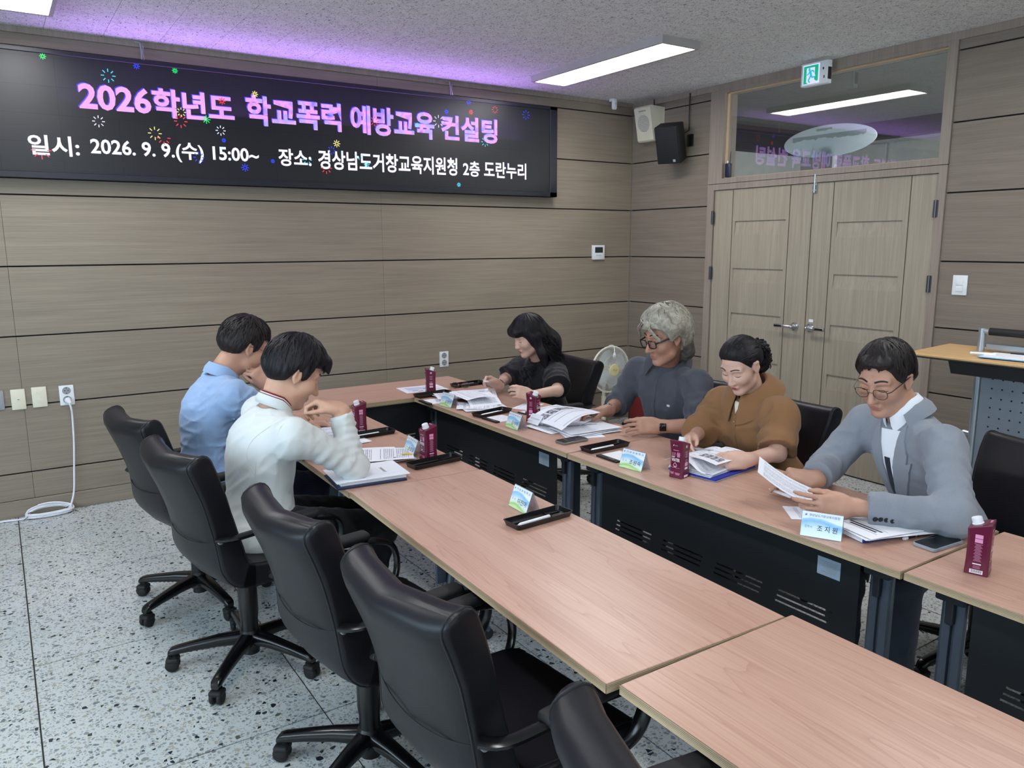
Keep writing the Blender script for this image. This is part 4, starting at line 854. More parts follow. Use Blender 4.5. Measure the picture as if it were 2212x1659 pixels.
m = MB(); m.tube([(0, -0.06, 0), (0, 0.06, 0)], 0.0075, 10); m.build('barrel', M['white_pl'], mk)
# ================================================================== TABLE PROPS
TT_Z = TZ + 0.0004
# ---- printed page materials (uv: u across the page, v down the page)
def page_mat(name, lines=30, amount=0.5, ink=srgb(132, 136, 150), block=None, pics=False, tint=srgb(236, 239, 247)):
    t = NT(name); uv = t.n('ShaderNodeTexCoord').outputs['UV']; s = t.n('ShaderNodeSeparateXYZ'); t.l(uv, s.inputs[0]); u, v = s.outputs[0], s.outputs[1]
    row = t.math('MULTIPLY', v, float(lines)); inrow = t.math('LESS_THAN', t.math('FRACT', row), 0.40)
    cb = t.n('ShaderNodeCombineXYZ'); t.l(t.math('MULTIPLY', u, 105.0), cb.inputs[0]); t.l(t.math('MULTIPLY', t.math('FLOOR', row), 7.3), cb.inputs[1])
    w = t.math('GREATER_THAN', t.noise(cb.outputs[0], 1.0, 1), 0.43)
    cb2 = t.n('ShaderNodeCombineXYZ'); t.l(t.math('MULTIPLY', t.math('FLOOR', row), 3.1), cb2.inputs[1]); ln = t.n('ShaderNodeTexWhiteNoise'); t.l(cb2.outputs[0], ln.inputs[0])
    keep = t.math('LESS_THAN', ln.outputs['Value'], amount)
    mu = t.math('MULTIPLY', t.math('GREATER_THAN', u, 0.10), t.math('LESS_THAN', u, 0.90)); mv = t.math('MULTIPLY', t.math('GREATER_THAN', v, 0.07), t.math('LESS_THAN', v, 0.93))
    k = t.math('MULTIPLY', t.math('MULTIPLY', inrow, w), t.math('MULTIPLY', keep, t.math('MULTIPLY', mu, mv)))
    c = t.mix(k, tint, ink)
    def rect(u0, u1, v0, v1):
        return t.math('MULTIPLY', t.math('MULTIPLY', t.math('GREATER_THAN', u, u0), t.math('LESS_THAN', u, u1)), t.math('MULTIPLY', t.math('GREATER_THAN', v, v0), t.math('LESS_THAN', v, v1)))
    for bl in (block or []):
        c = t.mix(rect(*bl[:4]), c, bl[4])
    if pics:
        m = t.n('ShaderNodeMapping'); m.inputs['Scale'].default_value = (26, 20, 1); t.l(uv, m.inputs['Vector']); n = t.noise(m.outputs['Vector'], 1.0, 4, 0.7)
        pc = t.ramp(n, [(0.35, srgb(40, 42, 48)), (0.5, srgb(120, 122, 128)), (0.65, srgb(214, 216, 222))])
        for a in pics: c = t.mix(rect(*a), c, pc)
    t.base(c).set(rough=0.65, spec=0.3); return t.m
dark = srgb(44, 48, 60); mid = srgb(150, 156, 172)
M['pg_text'] = page_mat('page_text', 46, 0.85)
M['pg_light'] = page_mat('page_light', 42, 0.4)
M['pg_form'] = page_mat('page_form', 36, 0.7, block=[(0.08, 0.92, 0.10, 0.106, mid), (0.08, 0.92, 0.30, 0.306, mid), (0.55, 0.556, 0.10, 0.30, mid), (0.12, 0.17, 0.70, 0.74, srgb(60, 80, 150))])
M['pg_title'] = page_mat('page_title', 30, 0.0, block=[(0.12, 0.88, 0.16, 0.168, dark), (0.2, 0.72, 0.20, 0.235, dark), (0.16, 0.8, 0.255, 0.29, srgb(70, 74, 90)), (0.12, 0.88, 0.32, 0.325, dark)])
M['pg_photo'] = page_mat('page_photo', 22, 0.3, pics=[(0.10, 0.28, 0.14, 0.34), (0.31, 0.50, 0.14, 0.34), (0.53, 0.70, 0.14, 0.34), (0.73, 0.90, 0.14, 0.34)], block=[(0.08, 0.92, 0.36, 0.364, mid), (0.08, 0.92, 0.52, 0.523, mid)])
M['pg_blank'] = page_mat('page_blank', 10, 0.0)
M['pg_chart'] = page_mat('page_chart', 40, 0.2, block=[(0.15, 0.8, 0.2, 0.6, srgb(196, 206, 228)), (0.2, 0.33, 0.7, 0.76, srgb(50, 60, 90)), (0.52, 0.66, 0.46, 0.54, srgb(60, 74, 110)), (0.30, 0.42, 0.84, 0.9, srgb(70, 80, 110))])
def sheet_mb(fn, nu=8, nv=10, th=0.0012):
    """double-sided thin sheet from a surface function fn(u, v) -> point"""
    P = [[Vector(fn(i / nu, j / nv)) for j in range(nv + 1)] for i in range(nu + 1)]
    m = MB(); m.grid(P, uv=True)
    Q = []
    for i in range(nu + 1):
        row = []
        for j in range(nv + 1):
            a = P[min(i + 1, nu)][j] - P[max(i - 1, 0)][j]; b = P[i][min(j + 1, nv)] - P[i][max(j - 1, 0)]; n_ = a.cross(b); n_ = n_.normalized() if n_.length > 0 else Vector((0, 0, 1))
            row.append(P[i][j] - n_ * th * (1 if n_.z >= 0 else -1))
        Q.append(row)
    m.grid(Q, mi=1)
    bd = [(i, 0) for i in range(nu)] + [(nu, j) for j in range(nv)] + [(i, nv) for i in range(nu, 0, -1)] + [(0, j) for j in range(nv, 0, -1)]
    vs = [P[i][j] for i, j in bd] + [Q[i][j] for i, j in bd]; n = len(bd); m.add(vs, [(k, (k + 1) % n, n + (k + 1) % n, n + k) for k in range(n)], 1)
    return m
def sheet(name, parent, fn, mat, nu=8, nv=10, th=0.0012, back='paper'):
    return sheet_mb(fn, nu, nv, th).build(name, [M[mat], M[back]], parent, smooth=50, fix=False)
def flat_fn(cx, cy, w, h, rz, z, lift=0.0, curl=0.0):
    """u across (local x), v down (local -y); optional waviness"""
    c, s = math.cos(rz), math.sin(rz)
    def f(u, v):
        x = (u - 0.5) * w; y = (0.5 - v) * h
        return (cx + c * x - s * y, cy + s * x + c * y, z + lift * (math.sin(2.4 * u + 3.0 * v + cx * 9) + 1) * 0.5 + curl * max(0, v - 0.6) ** 2 * 4)
    return f
# ---- water cartons
M['maroon'] = simple('carton_maroon', srgb(98, 24, 54), 0.26, var=0.04); M['pinkprint'] = simple('carton_pink', srgb(226, 150, 190), 0.4); M['whiteprint'] = simple('carton_white', srgb(238, 226, 236), 0.4); M['dimprint'] = simple('carton_dim_print', srgb(190, 120, 152), 0.4); M['cap'] = simple('cap_white', srgb(240, 244, 248), 0.35)
M['pinkfoil'] = simple('carton_pinkfoil', srgb(214, 130, 170), 0.25)
def make_carton():
    th = thing('water_carton', 'x', 'carton', group='maroon water cartons'); h = 0.031; b = 0.008; rows = []
    def ring(w, bev, zf): # zf(x, y)
        pts = [(-w + bev, -w), (w - bev, -w), (w, -w + bev), (w, w - bev), (w - bev, w), (-w + bev, w), (-w, w - bev), (-w, -w + bev)]
        return [(x, y, zf(x, y)) for x, y in pts]
    zt = lambda x, y: 0.150 - 0.010 * (y / h)
    rows = [ring(h - 0.001, 0.0015, lambda x, y: 0.0), ring(h, 0.002, lambda x, y: 0.002), ring(h - 0.001, b, lambda x, y: 0.045), ring(h - 0.001, b, lambda x, y: 0.105), ring(h, 0.002, lambda x, y: zt(x, y) - 0.004), ring(h - 0.0015, 0.001, zt)]
    m = MB(); m.grid(rows, cv=True, capu=True); m.rbox((0, 0.004 - 0.016, 0.1535), (0.060, 0.014, 0.004), 0.001, 1, rot=(-0.32, 0, 0)); body = m.build('carton_body', M['maroon'], th, smooth=20)
    m = MB(); Mx = Matrix.Translation((0, 0.010, 0.1465)) @ Matrix.Rotation(-0.30, 4, 'X')
    m.lathe([(0.0158, -0.002), (0.0158, 0.003), (0.0132, 0.0045), (0.0132, 0.006)], 24, Mx, caps=False); rr = []
    for k in range(48): rr.append(0.0138 + (0.0004 if k % 2 else 0))
    rows = [[Mx @ Vector((rr[k] * s * math.cos(2 * PI * k / 48), rr[k] * s * math.sin(2 * PI * k / 48), z)) for k in range(48)] for z, s in ((0.006, 1), (0.0185, 1), (0.020, 0.93))]
    m.grid(rows, cv=True, capu=True); m.build('cap', M['cap'], th, smooth=30)
    m = MB(); m.box((0.012, -0.020, 0.1562), (0.026, 0.010, 0.0008), rot=(-0.32, 0, 0)); m.build('foil_patch', M['pinkfoil'], th, smooth=None)
    e = h - 0.0003
    def F(k):  # face frame: x right as seen from outside, y up
        n = [(0, -1), (1, 0), (0, 1), (-1, 0)][k]; r = (-n[1], n[0]); return lambda u, z, off=0.0003: frame((n[0] * (e + off) + r[0] * u, n[1] * (e + off) + r[1] * u, z), (r[0], r[1], 0), (0, 0, 1))
    def quad(mb, G, u, z, w, hh): 
        f = G(u, z); mb.add([f @ Vector(p) for p in ((-w / 2, -hh / 2, 0), (w / 2, -hh / 2, 0), (w / 2, hh / 2, 0), (-w / 2, hh / 2, 0))], [(0, 1, 2, 3)])
    for k in (0, 2):
        G = F(k); m = MB()
        add_text(m, '깊은', 1, G(-0.010, 0.102), fit=(0.019, 0.012)); add_text(m, '물', 1, G(0.012, 0.100), fit=(0.017, 0.019), offset=0.015); p = m.build('print_pink', M['pinkprint'], body, smooth=None, fix=False)
        m = MB(); add_text(m, 'DEEP', 1, G(-0.012, 0.0895), fit=(0.015, 0.0065), offset=0.02); add_text(m, 'WATER', 1, G(-0.0005, 0.077), fit=(0.038, 0.0135), offset=0.03)
        f = G(-0.010, 0.138); m.add([f @ Vector(q) for q in ((-0.004, -0.003, 0), (-0.001, -0.003, 0), (0.001, 0.003, 0), (-0.002, 0.003, 0))], [(0, 1, 2, 3)]); add_text(m, '대한적십자', 1, G(0.001, 0.1375), fit=(0.013, 0.0035))
        f = G(-0.003, 0.054); o_, i_ = [], []
        for q in range(24):
            a = 2 * PI * q / 24; r = 0.0085; x = r * math.sin(a) * (1 if math.cos(a) < 0.2 else max(0.0, (1 - (math.cos(a) - 0.2) / 0.8)) ** 0.9); y = -r * math.cos(a) * -1; y = r * math.cos(a) * (1.6 if math.cos(a) > 0 else 1.0)
            o_.append(f @ Vector((x, y, 0))); i_.append(f @ Vector((x * 0.82, y * 0.85, 0)))
        m.add(o_ + i_, [(q, (q + 1) % 24, 24 + (q + 1) % 24, 24 + q) for q in range(24)])
        ln = [f @ Vector((-0.022 + 0.044 * q / 20, -0.008 + 0.0018 * math.sin(q * 0.8) - 0.003 * q / 20, 0)) for q in range(21)]; ln2 = [f @ Vector((-0.022 + 0.044 * q / 20, -0.0086 + 0.0018 * math.sin(q * 0.8) - 0.003 * q / 20, 0)) for q in range(21)]
        m.add(ln + ln2, [(q, q + 1, 22 + q, 21 + q) for q in range(20)])
        m.build('print_white', M['whiteprint'], body, smooth=None, fix=False)
        m = MB(); f = G(-0.003, 0.048); m.add([f @ Vector((0.0062 * math.cos(a), 0.004 * math.sin(a), 0)) for a in np.linspace(0, 2 * PI, 17)[:-1]], [tuple(range(16))])
        for q in range(3): quad(m, G, -0.016, 0.024 - 0.0035 * q, 0.017 - 0.002 * q, 0.0016); quad(m, G, 0.009, 0.022 - 0.0035 * q, 0.024 - 0.003 * q, 0.0016)
        quad(m, G, 0.0, 0.118, 0.026, 0.002); m.build('print_fine', M['pinkprint'], body, smooth=None, fix=False)
    G = F(1); m = MB(); f = G(0, 0.133)
    for r0, r1 in ((0.0062, 0.0048), (0.0028, 0.0)):
        a_ = np.linspace(0, 2 * PI, 21)[:-1]; m.add([f @ Vector((r0 * math.cos(a), r0 * math.sin(a), 0)) for a in a_] + [f @ Vector((max(r1, 1e-5) * math.cos(a), max(r1, 1e-5) * math.sin(a), 0)) for a in a_], [(q, (q + 1) % 20, 20 + (q + 1) % 20, 20 + q) for q in range(20)])
    quad(m, G, 0.0, 0.042, 0.022, 0.009); quad(m, G, 0.0, 0.009, 0.028, 0.009); m.build('print_white', M['whiteprint'], body, smooth=None, fix=False)
    m = MB(); quad(m, G, 0, 0.059, 0.022, 0.016); m.build('print_pink', M['pinkprint'], body, smooth=None, fix=False)
    m = MB()
    for q in range(13): quad(m, G, 0, 0.112 - 0.0034 * q - (0.006 if q > 7 else 0), 0.022 - 0.005 * ((q * 7) % 3), 0.0015)
    m.build('print_fine', M['dimprint'], body, smooth=None, fix=False)
    G = F(3); m = MB(); quad(m, G, 0, 0.117, 0.020, 0.0115); quad(m, G, 0, 0.104, 0.020, 0.0115); m.build('print_pink', M['pinkprint'], body, smooth=None, fix=False)
    m = MB(); quad(m, G, 0, 0.0335, 0.022, 0.0035); quad(m, G, 0, 0.0105, 0.034, 0.0115); m.build('print_white', M['whiteprint'], body, smooth=None, fix=False)
    m = MB()
    for q in range(16): quad(m, G, 0, 0.094 - 0.0034 * q, 0.021 - 0.004 * ((q * 5) % 3), 0.0016)
    for q in range(3): quad(m, G, 0, 0.0275 - 0.0034 * q, 0.018, 0.0014)
    m.build('print_fine', M['dimprint'], body, smooth=None, fix=False)
    m = MB()
    for q in range(14): quad(m, lambda u, z: G(u, z, 0.0006), -0.013 + 0.002 * q, 0.0112, 0.0005 + 0.0006 * ((q * 5) % 3) / 2, 0.008)
    m.build('barcode', M['black_matte'], body, smooth=None, fix=False)
    return th
CT0 = make_carton()
for o_ in CT0.children_recursive:
    if o_.name.split('.')[0] in ('print_white', 'print_pink', 'print_fine', 'barcode'): o_['kind'] = 'stuff'
for k, (x, y, rz, lab) in enumerate([(-3.545, -1.895, 86, 'maroon water carton beside the raised forearm of the young man in white'), (-3.492, -2.560, 92, 'maroon water carton between a name card and an empty black tray on the window side'),
        (-2.735, -1.135, -109, 'farthest maroon water carton, standing on a printed sheet'), (-2.660, -2.200, 206, 'maroon water carton in front of the clipboard of printed text'),
        (-2.752, -3.386, -77, 'maroon water carton whose white lettering faces the viewer, before the woman in brown'), (-2.722, -4.560, 17, 'maroon water carton with a barcode, alone at the right edge')]):
    c = CT0 if k == 0 else copy_tree(CT0); c.location = (x, y, TT_Z + (0.0014 if k == 2 else 0)); c.rotation_euler = (0, 0, R_(rz)); c['label'] = lab
# ---- tent name cards
def card_mat(name, green):
    t = NT(name); uv = t.n('ShaderNodeTexCoord').outputs['UV']; s = t.n('ShaderNodeSeparateXYZ'); t.l(uv, s.inputs[0]); u, v = s.outputs[0], s.outputs[1]
    wv = t.math('ADD', v, t.math('MULTIPLY', t.math('SINE', t.math('MULTIPLY', u, 4.5)), 0.10))
    n = t.noise(uv, 6.0, 2)
    sky = t.ramp(wv, [(0.30, srgb(226, 244, 252)), (0.34, srgb(150, 206, 240)), (0.45, srgb(108, 182, 234)), (0.70, srgb(206, 238, 250)), (1.0, srgb(226, 246, 250))] if not green else [(0.30, srgb(230, 245, 252)), (0.35, srgb(120, 190, 236)), (0.47, srgb(140, 200, 240)), (0.66, srgb(222, 244, 250)), (0.80, srgb(214, 240, 220)), (0.90, srgb(140, 204, 90)), (1.0, srgb(190, 228, 150))])
    hd = t.math('LESS_THAN', v, 0.235)
    t.base(t.mix(hd, t.mix(t.math('MULTIPLY', n, 0.25), sky, (1, 1, 1)), srgb(228, 240, 250))).set(rough=0.25, spec=0.5); return t.m
M['card_g'] = card_mat('name_card_green', True); M['card_b'] = card_mat('name_card_blue', False)
M['acryl'] = simple('clear_acrylic', srgb(222, 228, 240), 0.08, trans=0.75, ior=1.3); M['ink_blue'] = simple('ink_blue', srgb(58, 104, 150), 0.4); M['ink_dark'] = simple('ink_dark', srgb(40, 66, 96), 0.4)
def name_card(x, y, rz, head, role, nm, lab, mat='card_g', w=0.124):
    """local -y is the lettered side"""
    th = thing('name_card', lab, 'name card', (x, y, TT_Z), R_(rz), 'tent name cards'); hh, dp = 0.078, 0.030
    th_ = math.atan2(dp, hh); ny, nz = -math.cos(th_), math.sin(th_); up = Vector((0, math.sin(th_), math.cos(th_))); L = math.hypot(hh, dp)
    m = MB(); top = (0, 0, hh)
    for s in (-1, 1):
        a = Vector((0, s * dp, 0)); b = Vector((0, 0, hh)); d = (b - a).normalized(); n_ = Vector((0, s * d.z, -s * d.y * 1)).normalized() * 0.0016
        n_ = Vector((0, s * hh, dp)).normalized() * 0.0014
        vs = [Vector((-w / 2, p.y, p.z)) + q for p in (a, b) for q in (Vector(), n_)] + [Vector((w / 2, p.y, p.z)) + q for p in (a, b) for q in (Vector(), n_)]
        m.add(vs, [(0, 1, 3, 2), (4, 6, 7, 5), (0, 4, 5, 1), (2, 3, 7, 6), (1, 5, 7, 3), (0, 2, 6, 4)])
    m.build('holder', M['acryl'], th, smooth=None)
    off = Vector((0, -hh, dp)).normalized() * 0.0018; o0 = Vector((0, -dp, 0)) + off
    G = lambda u, v: frame(o0 + Vector((u, 0, 0)) + up * (L * (1 - v)), (1, 0, 0), up)
    m = MB(); cs = [G(-w / 2 + 0.001, 0.985), G(w / 2 - 0.001, 0.985), G(w / 2 - 0.001, 0.015), G(-w / 2 + 0.001, 0.015)]
    m.add([c.to_translation() for c in cs], [(0, 1, 2, 3)], 0, [[(0, 1), (1, 1), (1, 0), (0, 0)]]); card = m.build('printed_card', M[mat], th, smooth=None, fix=False)
    up_off = Vector((0, -hh, dp)).normalized() * 0.0004
    def TXT(s, u, v, wd, ht, mt, off_, nmz):
        m = MB(); g = G(u, v); g.translation += up_off; add_text(m, s, 1, g, fit=(wd, ht), offset=off_); m.build(nmz, M[mt], card, smooth=None, fix=False)
    TXT(head, 0.006, 0.135, 0.094, 0.0085, 'ink_blue', 0.01, 'card_heading')
    TXT(role, -0.040, 0.60, 0.024, 0.009, 'ink_blue', 0.0, 'card_role'); TXT(nm, 0.018, 0.62, 0.062, 0.020, 'ink_dark', 0.012, 'card_lettering')
    m = MB(); g = G(-0.052, 0.13); g.translation += up_off
    for k in range(3): m.add([g @ Vector(p) for p in ((-0.003 + 0.002 * k, -0.004, 0), (0.0 + 0.002 * k, -0.003, 0), (0.001 + 0.0015 * k, 0.004, 0))], [(0, 1, 2)])
    m.build('emblem', M['ink_blue'], card, smooth=None, fix=False)
name_card(-3.512, -3.354, -93, '거 창 초 등 학 교', '교  사', '이진아', 'blue and green name card standing beside the pen tray on the nearly empty table')
name_card(-2.848, -4.127, -62, '경상남도거창교육지원청', '장학사', '조 지 원', 'all blue name card in front of the man in the grey jacket', 'card_b', 0.128)
name_card(-2.822, -3.190, -82, '거 창 초 등 학 교', '교  사', '조원숙', 'blue and green name card in front of the woman in brown')
name_card(-2.826, -2.278, -92, '거 창 중 학 교', '교  사', '김석태', 'blue and green name card left of the carton in front of the clipboard')
name_card(-2.846, -1.586, -85, '거 창 초 등 학 교', '교  사', '김명진', 'blue and green name card in front of the woman in black')
name_card(-3.508, -2.445, -95, '거 창 중 학 교', '교  사', '손호길', 'blue and green name card half hidden behind a carton, right of the printed sheets')
name_card(-3.516, -1.775, -95, '거 창 초 등 학 교', '교  사', '이 수', 'name card almost hidden behind the carton next to the raised forearm')
# ---- pen trays with pens
M['tray'] = simple('tray_black', srgb(13, 13, 16), 0.25)
def pen_tray(x, y, rz, lab, pen=None, penlab=None, pens=1):
    th = thing('pen_tray', lab, 'tray', (x, y, TT_Z), R_(rz), 'black pen trays'); L, W_, Hh = 0.125, 0.044, 0.020
    def loop(l, w_, z, r=0.010):
        out = []
        for cx, cy, a0 in ((l - r, w_ - r, 0), (-l + r, w_ - r, 90), (-l + r, -w_ + r, 180), (l - r, -w_ + r, 270)):
            for k in range(5): a = R_(a0 + 22.5 * k); out.append((cx + r * math.cos(a), cy + r * math.sin(a), z))
        return out
    m = MB(); m.grid([loop(L - 0.006, W_ - 0.006, 0.0005), loop(L - 0.001, W_ - 0.001, Hh - 0.003), loop(L + 0.001, W_ + 0.001, Hh - 0.001), loop(L + 0.001, W_ + 0.001, Hh), loop(L - 0.003, W_ - 0.003, Hh), loop(L - 0.008, W_ - 0.008, 0.004)], cv=True, capu=True)
    t = m.build('tray_shell', M['tray'], th, smooth=30)
    m = MB(); m.bx(0.05, 0.052, -W_ + 0.008, W_ - 0.008, 0.004, 0.009); m.bx(-0.11, 0.11, 0.012, 0.014, 0.004, 0.008); m.build('tray_ridge', M['tray'], th, smooth=None)
    for k in range(pens if pen else 0):
        c, s = math.cos(R_(rz)), math.sin(R_(rz)); px, py = (-0.035 + 0.02 * k, -0.016 - 0.010 * k)
        pn = thing('pen', penlab if k == 0 else penlab.replace('pen ', 'second pen '), 'pen', (x + c * px - s * py, y + s * px + c * py, TT_Z + 0.0115), R_(rz + 1 + 2 * k), 'pens in the black trays')
        m = MB(); m.tube([(-0.07, 0, 0), (-0.058, 0, 0), (0.07, 0, 0), (0.073, 0, 0)], [0.0025, 0.0068, 0.0068, 0.0055], 10); m.build('barrel', M[pen], pn)
        m = MB(); m.tube([(-0.075, 0, 0), (-0.069, 0, 0)], [0.001, 0.0026], 8); m.build('tip', M['grey_pl'], pn)
M['penwhite'] = simple('pen_white', srgb(240, 242, 248), 0.3)
pen_tray(-3.540, -3.484, 4, 'black pen tray beside the name card on the nearly empty table', 'penwhite', 'white pen lying in the tray on the nearly empty table')
pen_tray(-3.506, -2.640, 6, 'empty black pen tray at the table seam on the window side')
pen_tray(-3.530, -2.000, 4, 'black pen tray behind the raised forearm of the young man in white', 'penwhite', 'white pen in the tray behind the raised forearm')
pen_tray(-2.772, -1.232, 7, 'empty black pen tray below the farthest water carton')
pen_tray(-2.752, -1.920, 12, 'black pen tray with two pens beside the leaning printed page', 'penwhite', 'white pen in the tray beside the leaning printed page', 2)
pen_tray(-2.715, -2.868, 2, 'black pen tray above the memo pad in front of the man with wavy hair', 'penwhite', 'white pen in the tray above the memo pad')
pen_tray(-2.400, -1.045, 5, 'black pen tray at the far table edge beside the folded glasses', 'grey_pl', 'silver pen in the tray beside the folded glasses')
# ---- memo pads
def memo(x, y, rz, lab):
    th = thing('memo_pad', lab, 'memo pad', (x, y, TT_Z), R_(rz), 'white memo pads with a black spine')
    m = MB(); m.rbox((0, 0, 0.003), (0.135, 0.135, 0.006), 0.001, 1); m.build('paper_block', M['paper'], th, smooth=None)
    m = MB(); m.rbox((-0.062, 0, 0.0044), (0.026, 0.137, 0.0088), 0.0012, 1); s_ = m.build('spine', M['black_pl'], th, smooth=None)
    m = MB(); m.box((-0.062, -0.025, 0.0089), (0.004, 0.04, 0.0003)); m.build('spine_print', M['grey_pl'], s_, smooth=None)
memo(-2.862, -1.425, 0, 'white memo pad overhanging the table edge before the woman in black'); memo(-2.790, -2.060, 4, 'white memo pad beside the card left of the clipboard'); memo(-2.765, -3.020, 0, 'white memo pad below the pen tray before the woman in brown')
# ---- phones, folded glasses, loose pen
def phone(x, y, rz, lab, edge):
    th = thing('smartphone', lab, 'phone', (x, y, TT_Z), R_(rz)); m = MB()
    def rl(l, w_, z, r=0.014):
        out = []
        for cx, cy, a0 in ((l - r, w_ - r, 0), (-l + r, w_ - r, 90), (-l + r, -w_ + r, 180), (l - r, -w_ + r, 270)):
            for k in range(6): a = R_(a0 + 18 * k); out.append((cx + r * math.cos(a), cy + r * math.sin(a), z))
        return out
    l, w_ = 0.079, 0.040
    m.grid([rl(l - 0.002, w_ - 0.002, 0.0), rl(l, w_, 0.0025), rl(l, w_, 0.0095), rl(l - 0.0015, w_ - 0.0015, 0.011)], cv=True, capu=True); m.build('phone_case', edge, th, smooth=30)
    m = MB(); m.grid([rl(l - 0.004, w_ - 0.004, 0.011, 0.011), rl(l - 0.0042, w_ - 0.0042, 0.0116, 0.011)], cv=True, capu=True); m.build('screen', simple('phone_glass', srgb(9, 10, 14), 0.06), th, smooth=30)
    m = MB(); m.box((l - 0.02, -w_ + 0.0, 0.006), (0.018, 0.0012, 0.003)); m.build('side_button', M['grey_pl'], th, smooth=None)
phone(-2.762, -2.672, 2, 'smartphone with a grey edge lying near the seam before the man with wavy hair', simple('phone_grey', srgb(132, 134, 132), 0.3, 0.6))
phone(-2.606, -4.382, -4, 'black smartphone in a clear case beside the blue pen of the man in grey', simple('clear_case', srgb(168, 176, 186), 0.15, 0.3))
def glasses_on_table():
    th = thing('eyeglasses', 'folded eyeglasses lying on the papers near the far table corner', 'glasses', (-2.50, -1.115, TT_Z), R_(-30))
    m = MB()
    for s in (-1, 1): m.tube([(s * 0.034 + 0.026 * math.cos(a), 0.0, 0.022 + 0.019 * math.sin(a)) for a in np.linspace(0, 2 * PI, 19)[:-1]], 0.0018, 6, closed=True)
    m.tube([(-0.009, 0, 0.026), (0.009, 0, 0.026)], 0.0018, 6); m.build('rims', simple('specs_brown', srgb(92, 62, 50), 0.3), th)
    m = MB(); m.tube([(-0.06, 0, 0.026), (-0.062, 0.02, 0.024), (-0.02, 0.05, 0.010), (0.05, 0.06, 0.004)], 0.0018, 6); m.build('temple', M['black_pl'], th); m = MB(); m.tube([(0.06, 0, 0.026), (0.062, 0.03, 0.022), (0.02, 0.065, 0.008), (-0.05, 0.075, 0.004)], 0.0018, 6); m.build('temple', M['black_pl'], th)
    for s in (-1, 1):
        m = MB(); m.add([(s * 0.034 + 0.025 * math.cos(a), 0.0, 0.022 + 0.018 * math.sin(a)) for a in np.linspace(0, 2 * PI, 19)[:-1]], [tuple(range(18))]); m.build('lens', M['lens'], th, smooth=None, fix=False)
glasses_on_table()
pn = thing('pen', 'dark ballpoint pen with a white end lying left of the black smartphone', 'pen', (-2.600, -4.308, TT_Z + 0.006), R_(-4))
m = MB(); m.tube([(-0.05, 0, 0), (0.068, 0, 0)], 0.0058, 10); m.build('barrel', simple('pen_navy', srgb(26, 28, 46), 0.25), pn); m = MB(); m.tube([(-0.068, 0, 0), (-0.062, 0, 0), (-0.05, 0, 0)], [0.0045, 0.0062, 0.0062], 10); m.build('cap_end', M['penwhite'], pn)
m = MB(); m.tube([(-0.012, 0, 0), (-0.004, 0, 0)], 0.0062, 10); m.build('pen_ring', M['steel'], pn)
# ---- loose sheets, booklets, folders
sh = thing('printed_sheet', 'printed sheet with a chart under the farthest water carton', 'paper', (0, 0, 0)); sheet('page', sh, flat_fn(-2.72, -0.985, 0.297, 0.21, R_(-5), TT_Z + 0.0013, 0.0005), 'pg_chart')
def pile(name, lab, cat, items):
    th = thing(name, lab, cat, (0, 0, 0))
    for it in items:
        nm, fn, mt = it[:3]; sheet(nm, th, fn, mt, *(it[3:] if len(it) > 3 else ()))
    return th
# pile of papers of the woman in black with an open booklet folded over it
def curl_page(cx, cy, rz, w, h, z0, rise, over):
    c, s = math.cos(rz), math.sin(rz)
    def f(u, v):
        x = (u - 0.5) * w; a = v * over
        if v < 0.35: yy = v * h; zz = z0 + rise * (v / 0.35) ** 1.5
        else:
            t_ = (v - 0.35) / 0.65; yy = 0.35 * h + 0.50 * h * t_; zz = z0 + rise * (1 - t_ ** 1.6)
        y = -yy; return (cx + c * x - s * y, cy + s * x + c * y, zz)
    return f
pile('document_stack', 'untidy stack of printed sheets under the open booklet of the woman in black', 'papers', [('page', flat_fn(-2.62 + 0.012 * k * (-1) ** k, -1.355 - 0.012 * k, 0.21, 0.297, R_(62 + 9 * ((k * 5) % 4)), TT_Z + 0.002 + 0.0035 * k, 0.004), ('pg_light', 'pg_text')[k % 2]) for k in range(6)] + [('page', flat_fn(-2.70, -1.74, 0.20, 0.27, R_(75), TT_Z + 0.002, 0.004), 'pg_text'), ('page', flat_fn(-2.72, -1.70, 0.20, 0.24, R_(58), TT_Z + 0.006, 0.004), 'pg_light')])
def bk(u, v):   # booklet held half-open: left pages rolled up, spine towards the viewer
    x = -2.735 + 0.20 * u; a = v
    y0 = -1.44 - 0.03 * u
    if v < 0.5:
        t_ = v / 0.5; ang = PI * (1 - t_); return (x + 0.02 * t_, y0 - 0.02 + 0.05 * math.cos(ang) * 0.4 - 0.16 * t_ * 0.25, TT_Z + 0.028 + 0.030 * math.sin(ang) + 0.004)
    t_ = (v - 0.5) / 0.5; return (x + 0.02 - 0.06 * t_, y0 - 0.08 - 0.20 * t_, TT_Z + 0.032 - 0.024 * t_ + 0.012 * math.sin(PI * t_))
pile('open_booklet', 'open printed booklet curled over in the hands of the woman in black', 'booklet', [('page', bk, 'pg_form', 8, 18), ('page', lambda u, v: (-2.60 - 0.17 * v + 0.0 * u, -1.50 - 0.22 * u + 0.05 * v, TT_Z + 0.052 + 0.010 * math.sin(PI * v) - 0.012 * u * v), 'pg_light', 8, 8)])
cb4 = thing('clipboard', 'black clipboard holding a page of dense print beside the carton', 'clipboard', (-2.445, -2.065, TT_Z), R_(8))
m = MB(); m.rbox((0, 0, 0.003), (0.315, 0.225, 0.006), 0.002, 1); m.build('board', M['black_pl'], cb4, smooth=None); sheet('page', cb4, lambda u, v: (0.15 - 0.297 * v, 0.105 - 0.21 * (1 - u), 0.0068 + 0.0008 * math.sin(5 * v)), 'pg_text', 4, 4, 0.0006)
m = MB(); m.rbox((-0.14, 0, 0.012), (0.022, 0.11, 0.012), 0.004, 2); m.build('clip', M['chrome'], cb4)
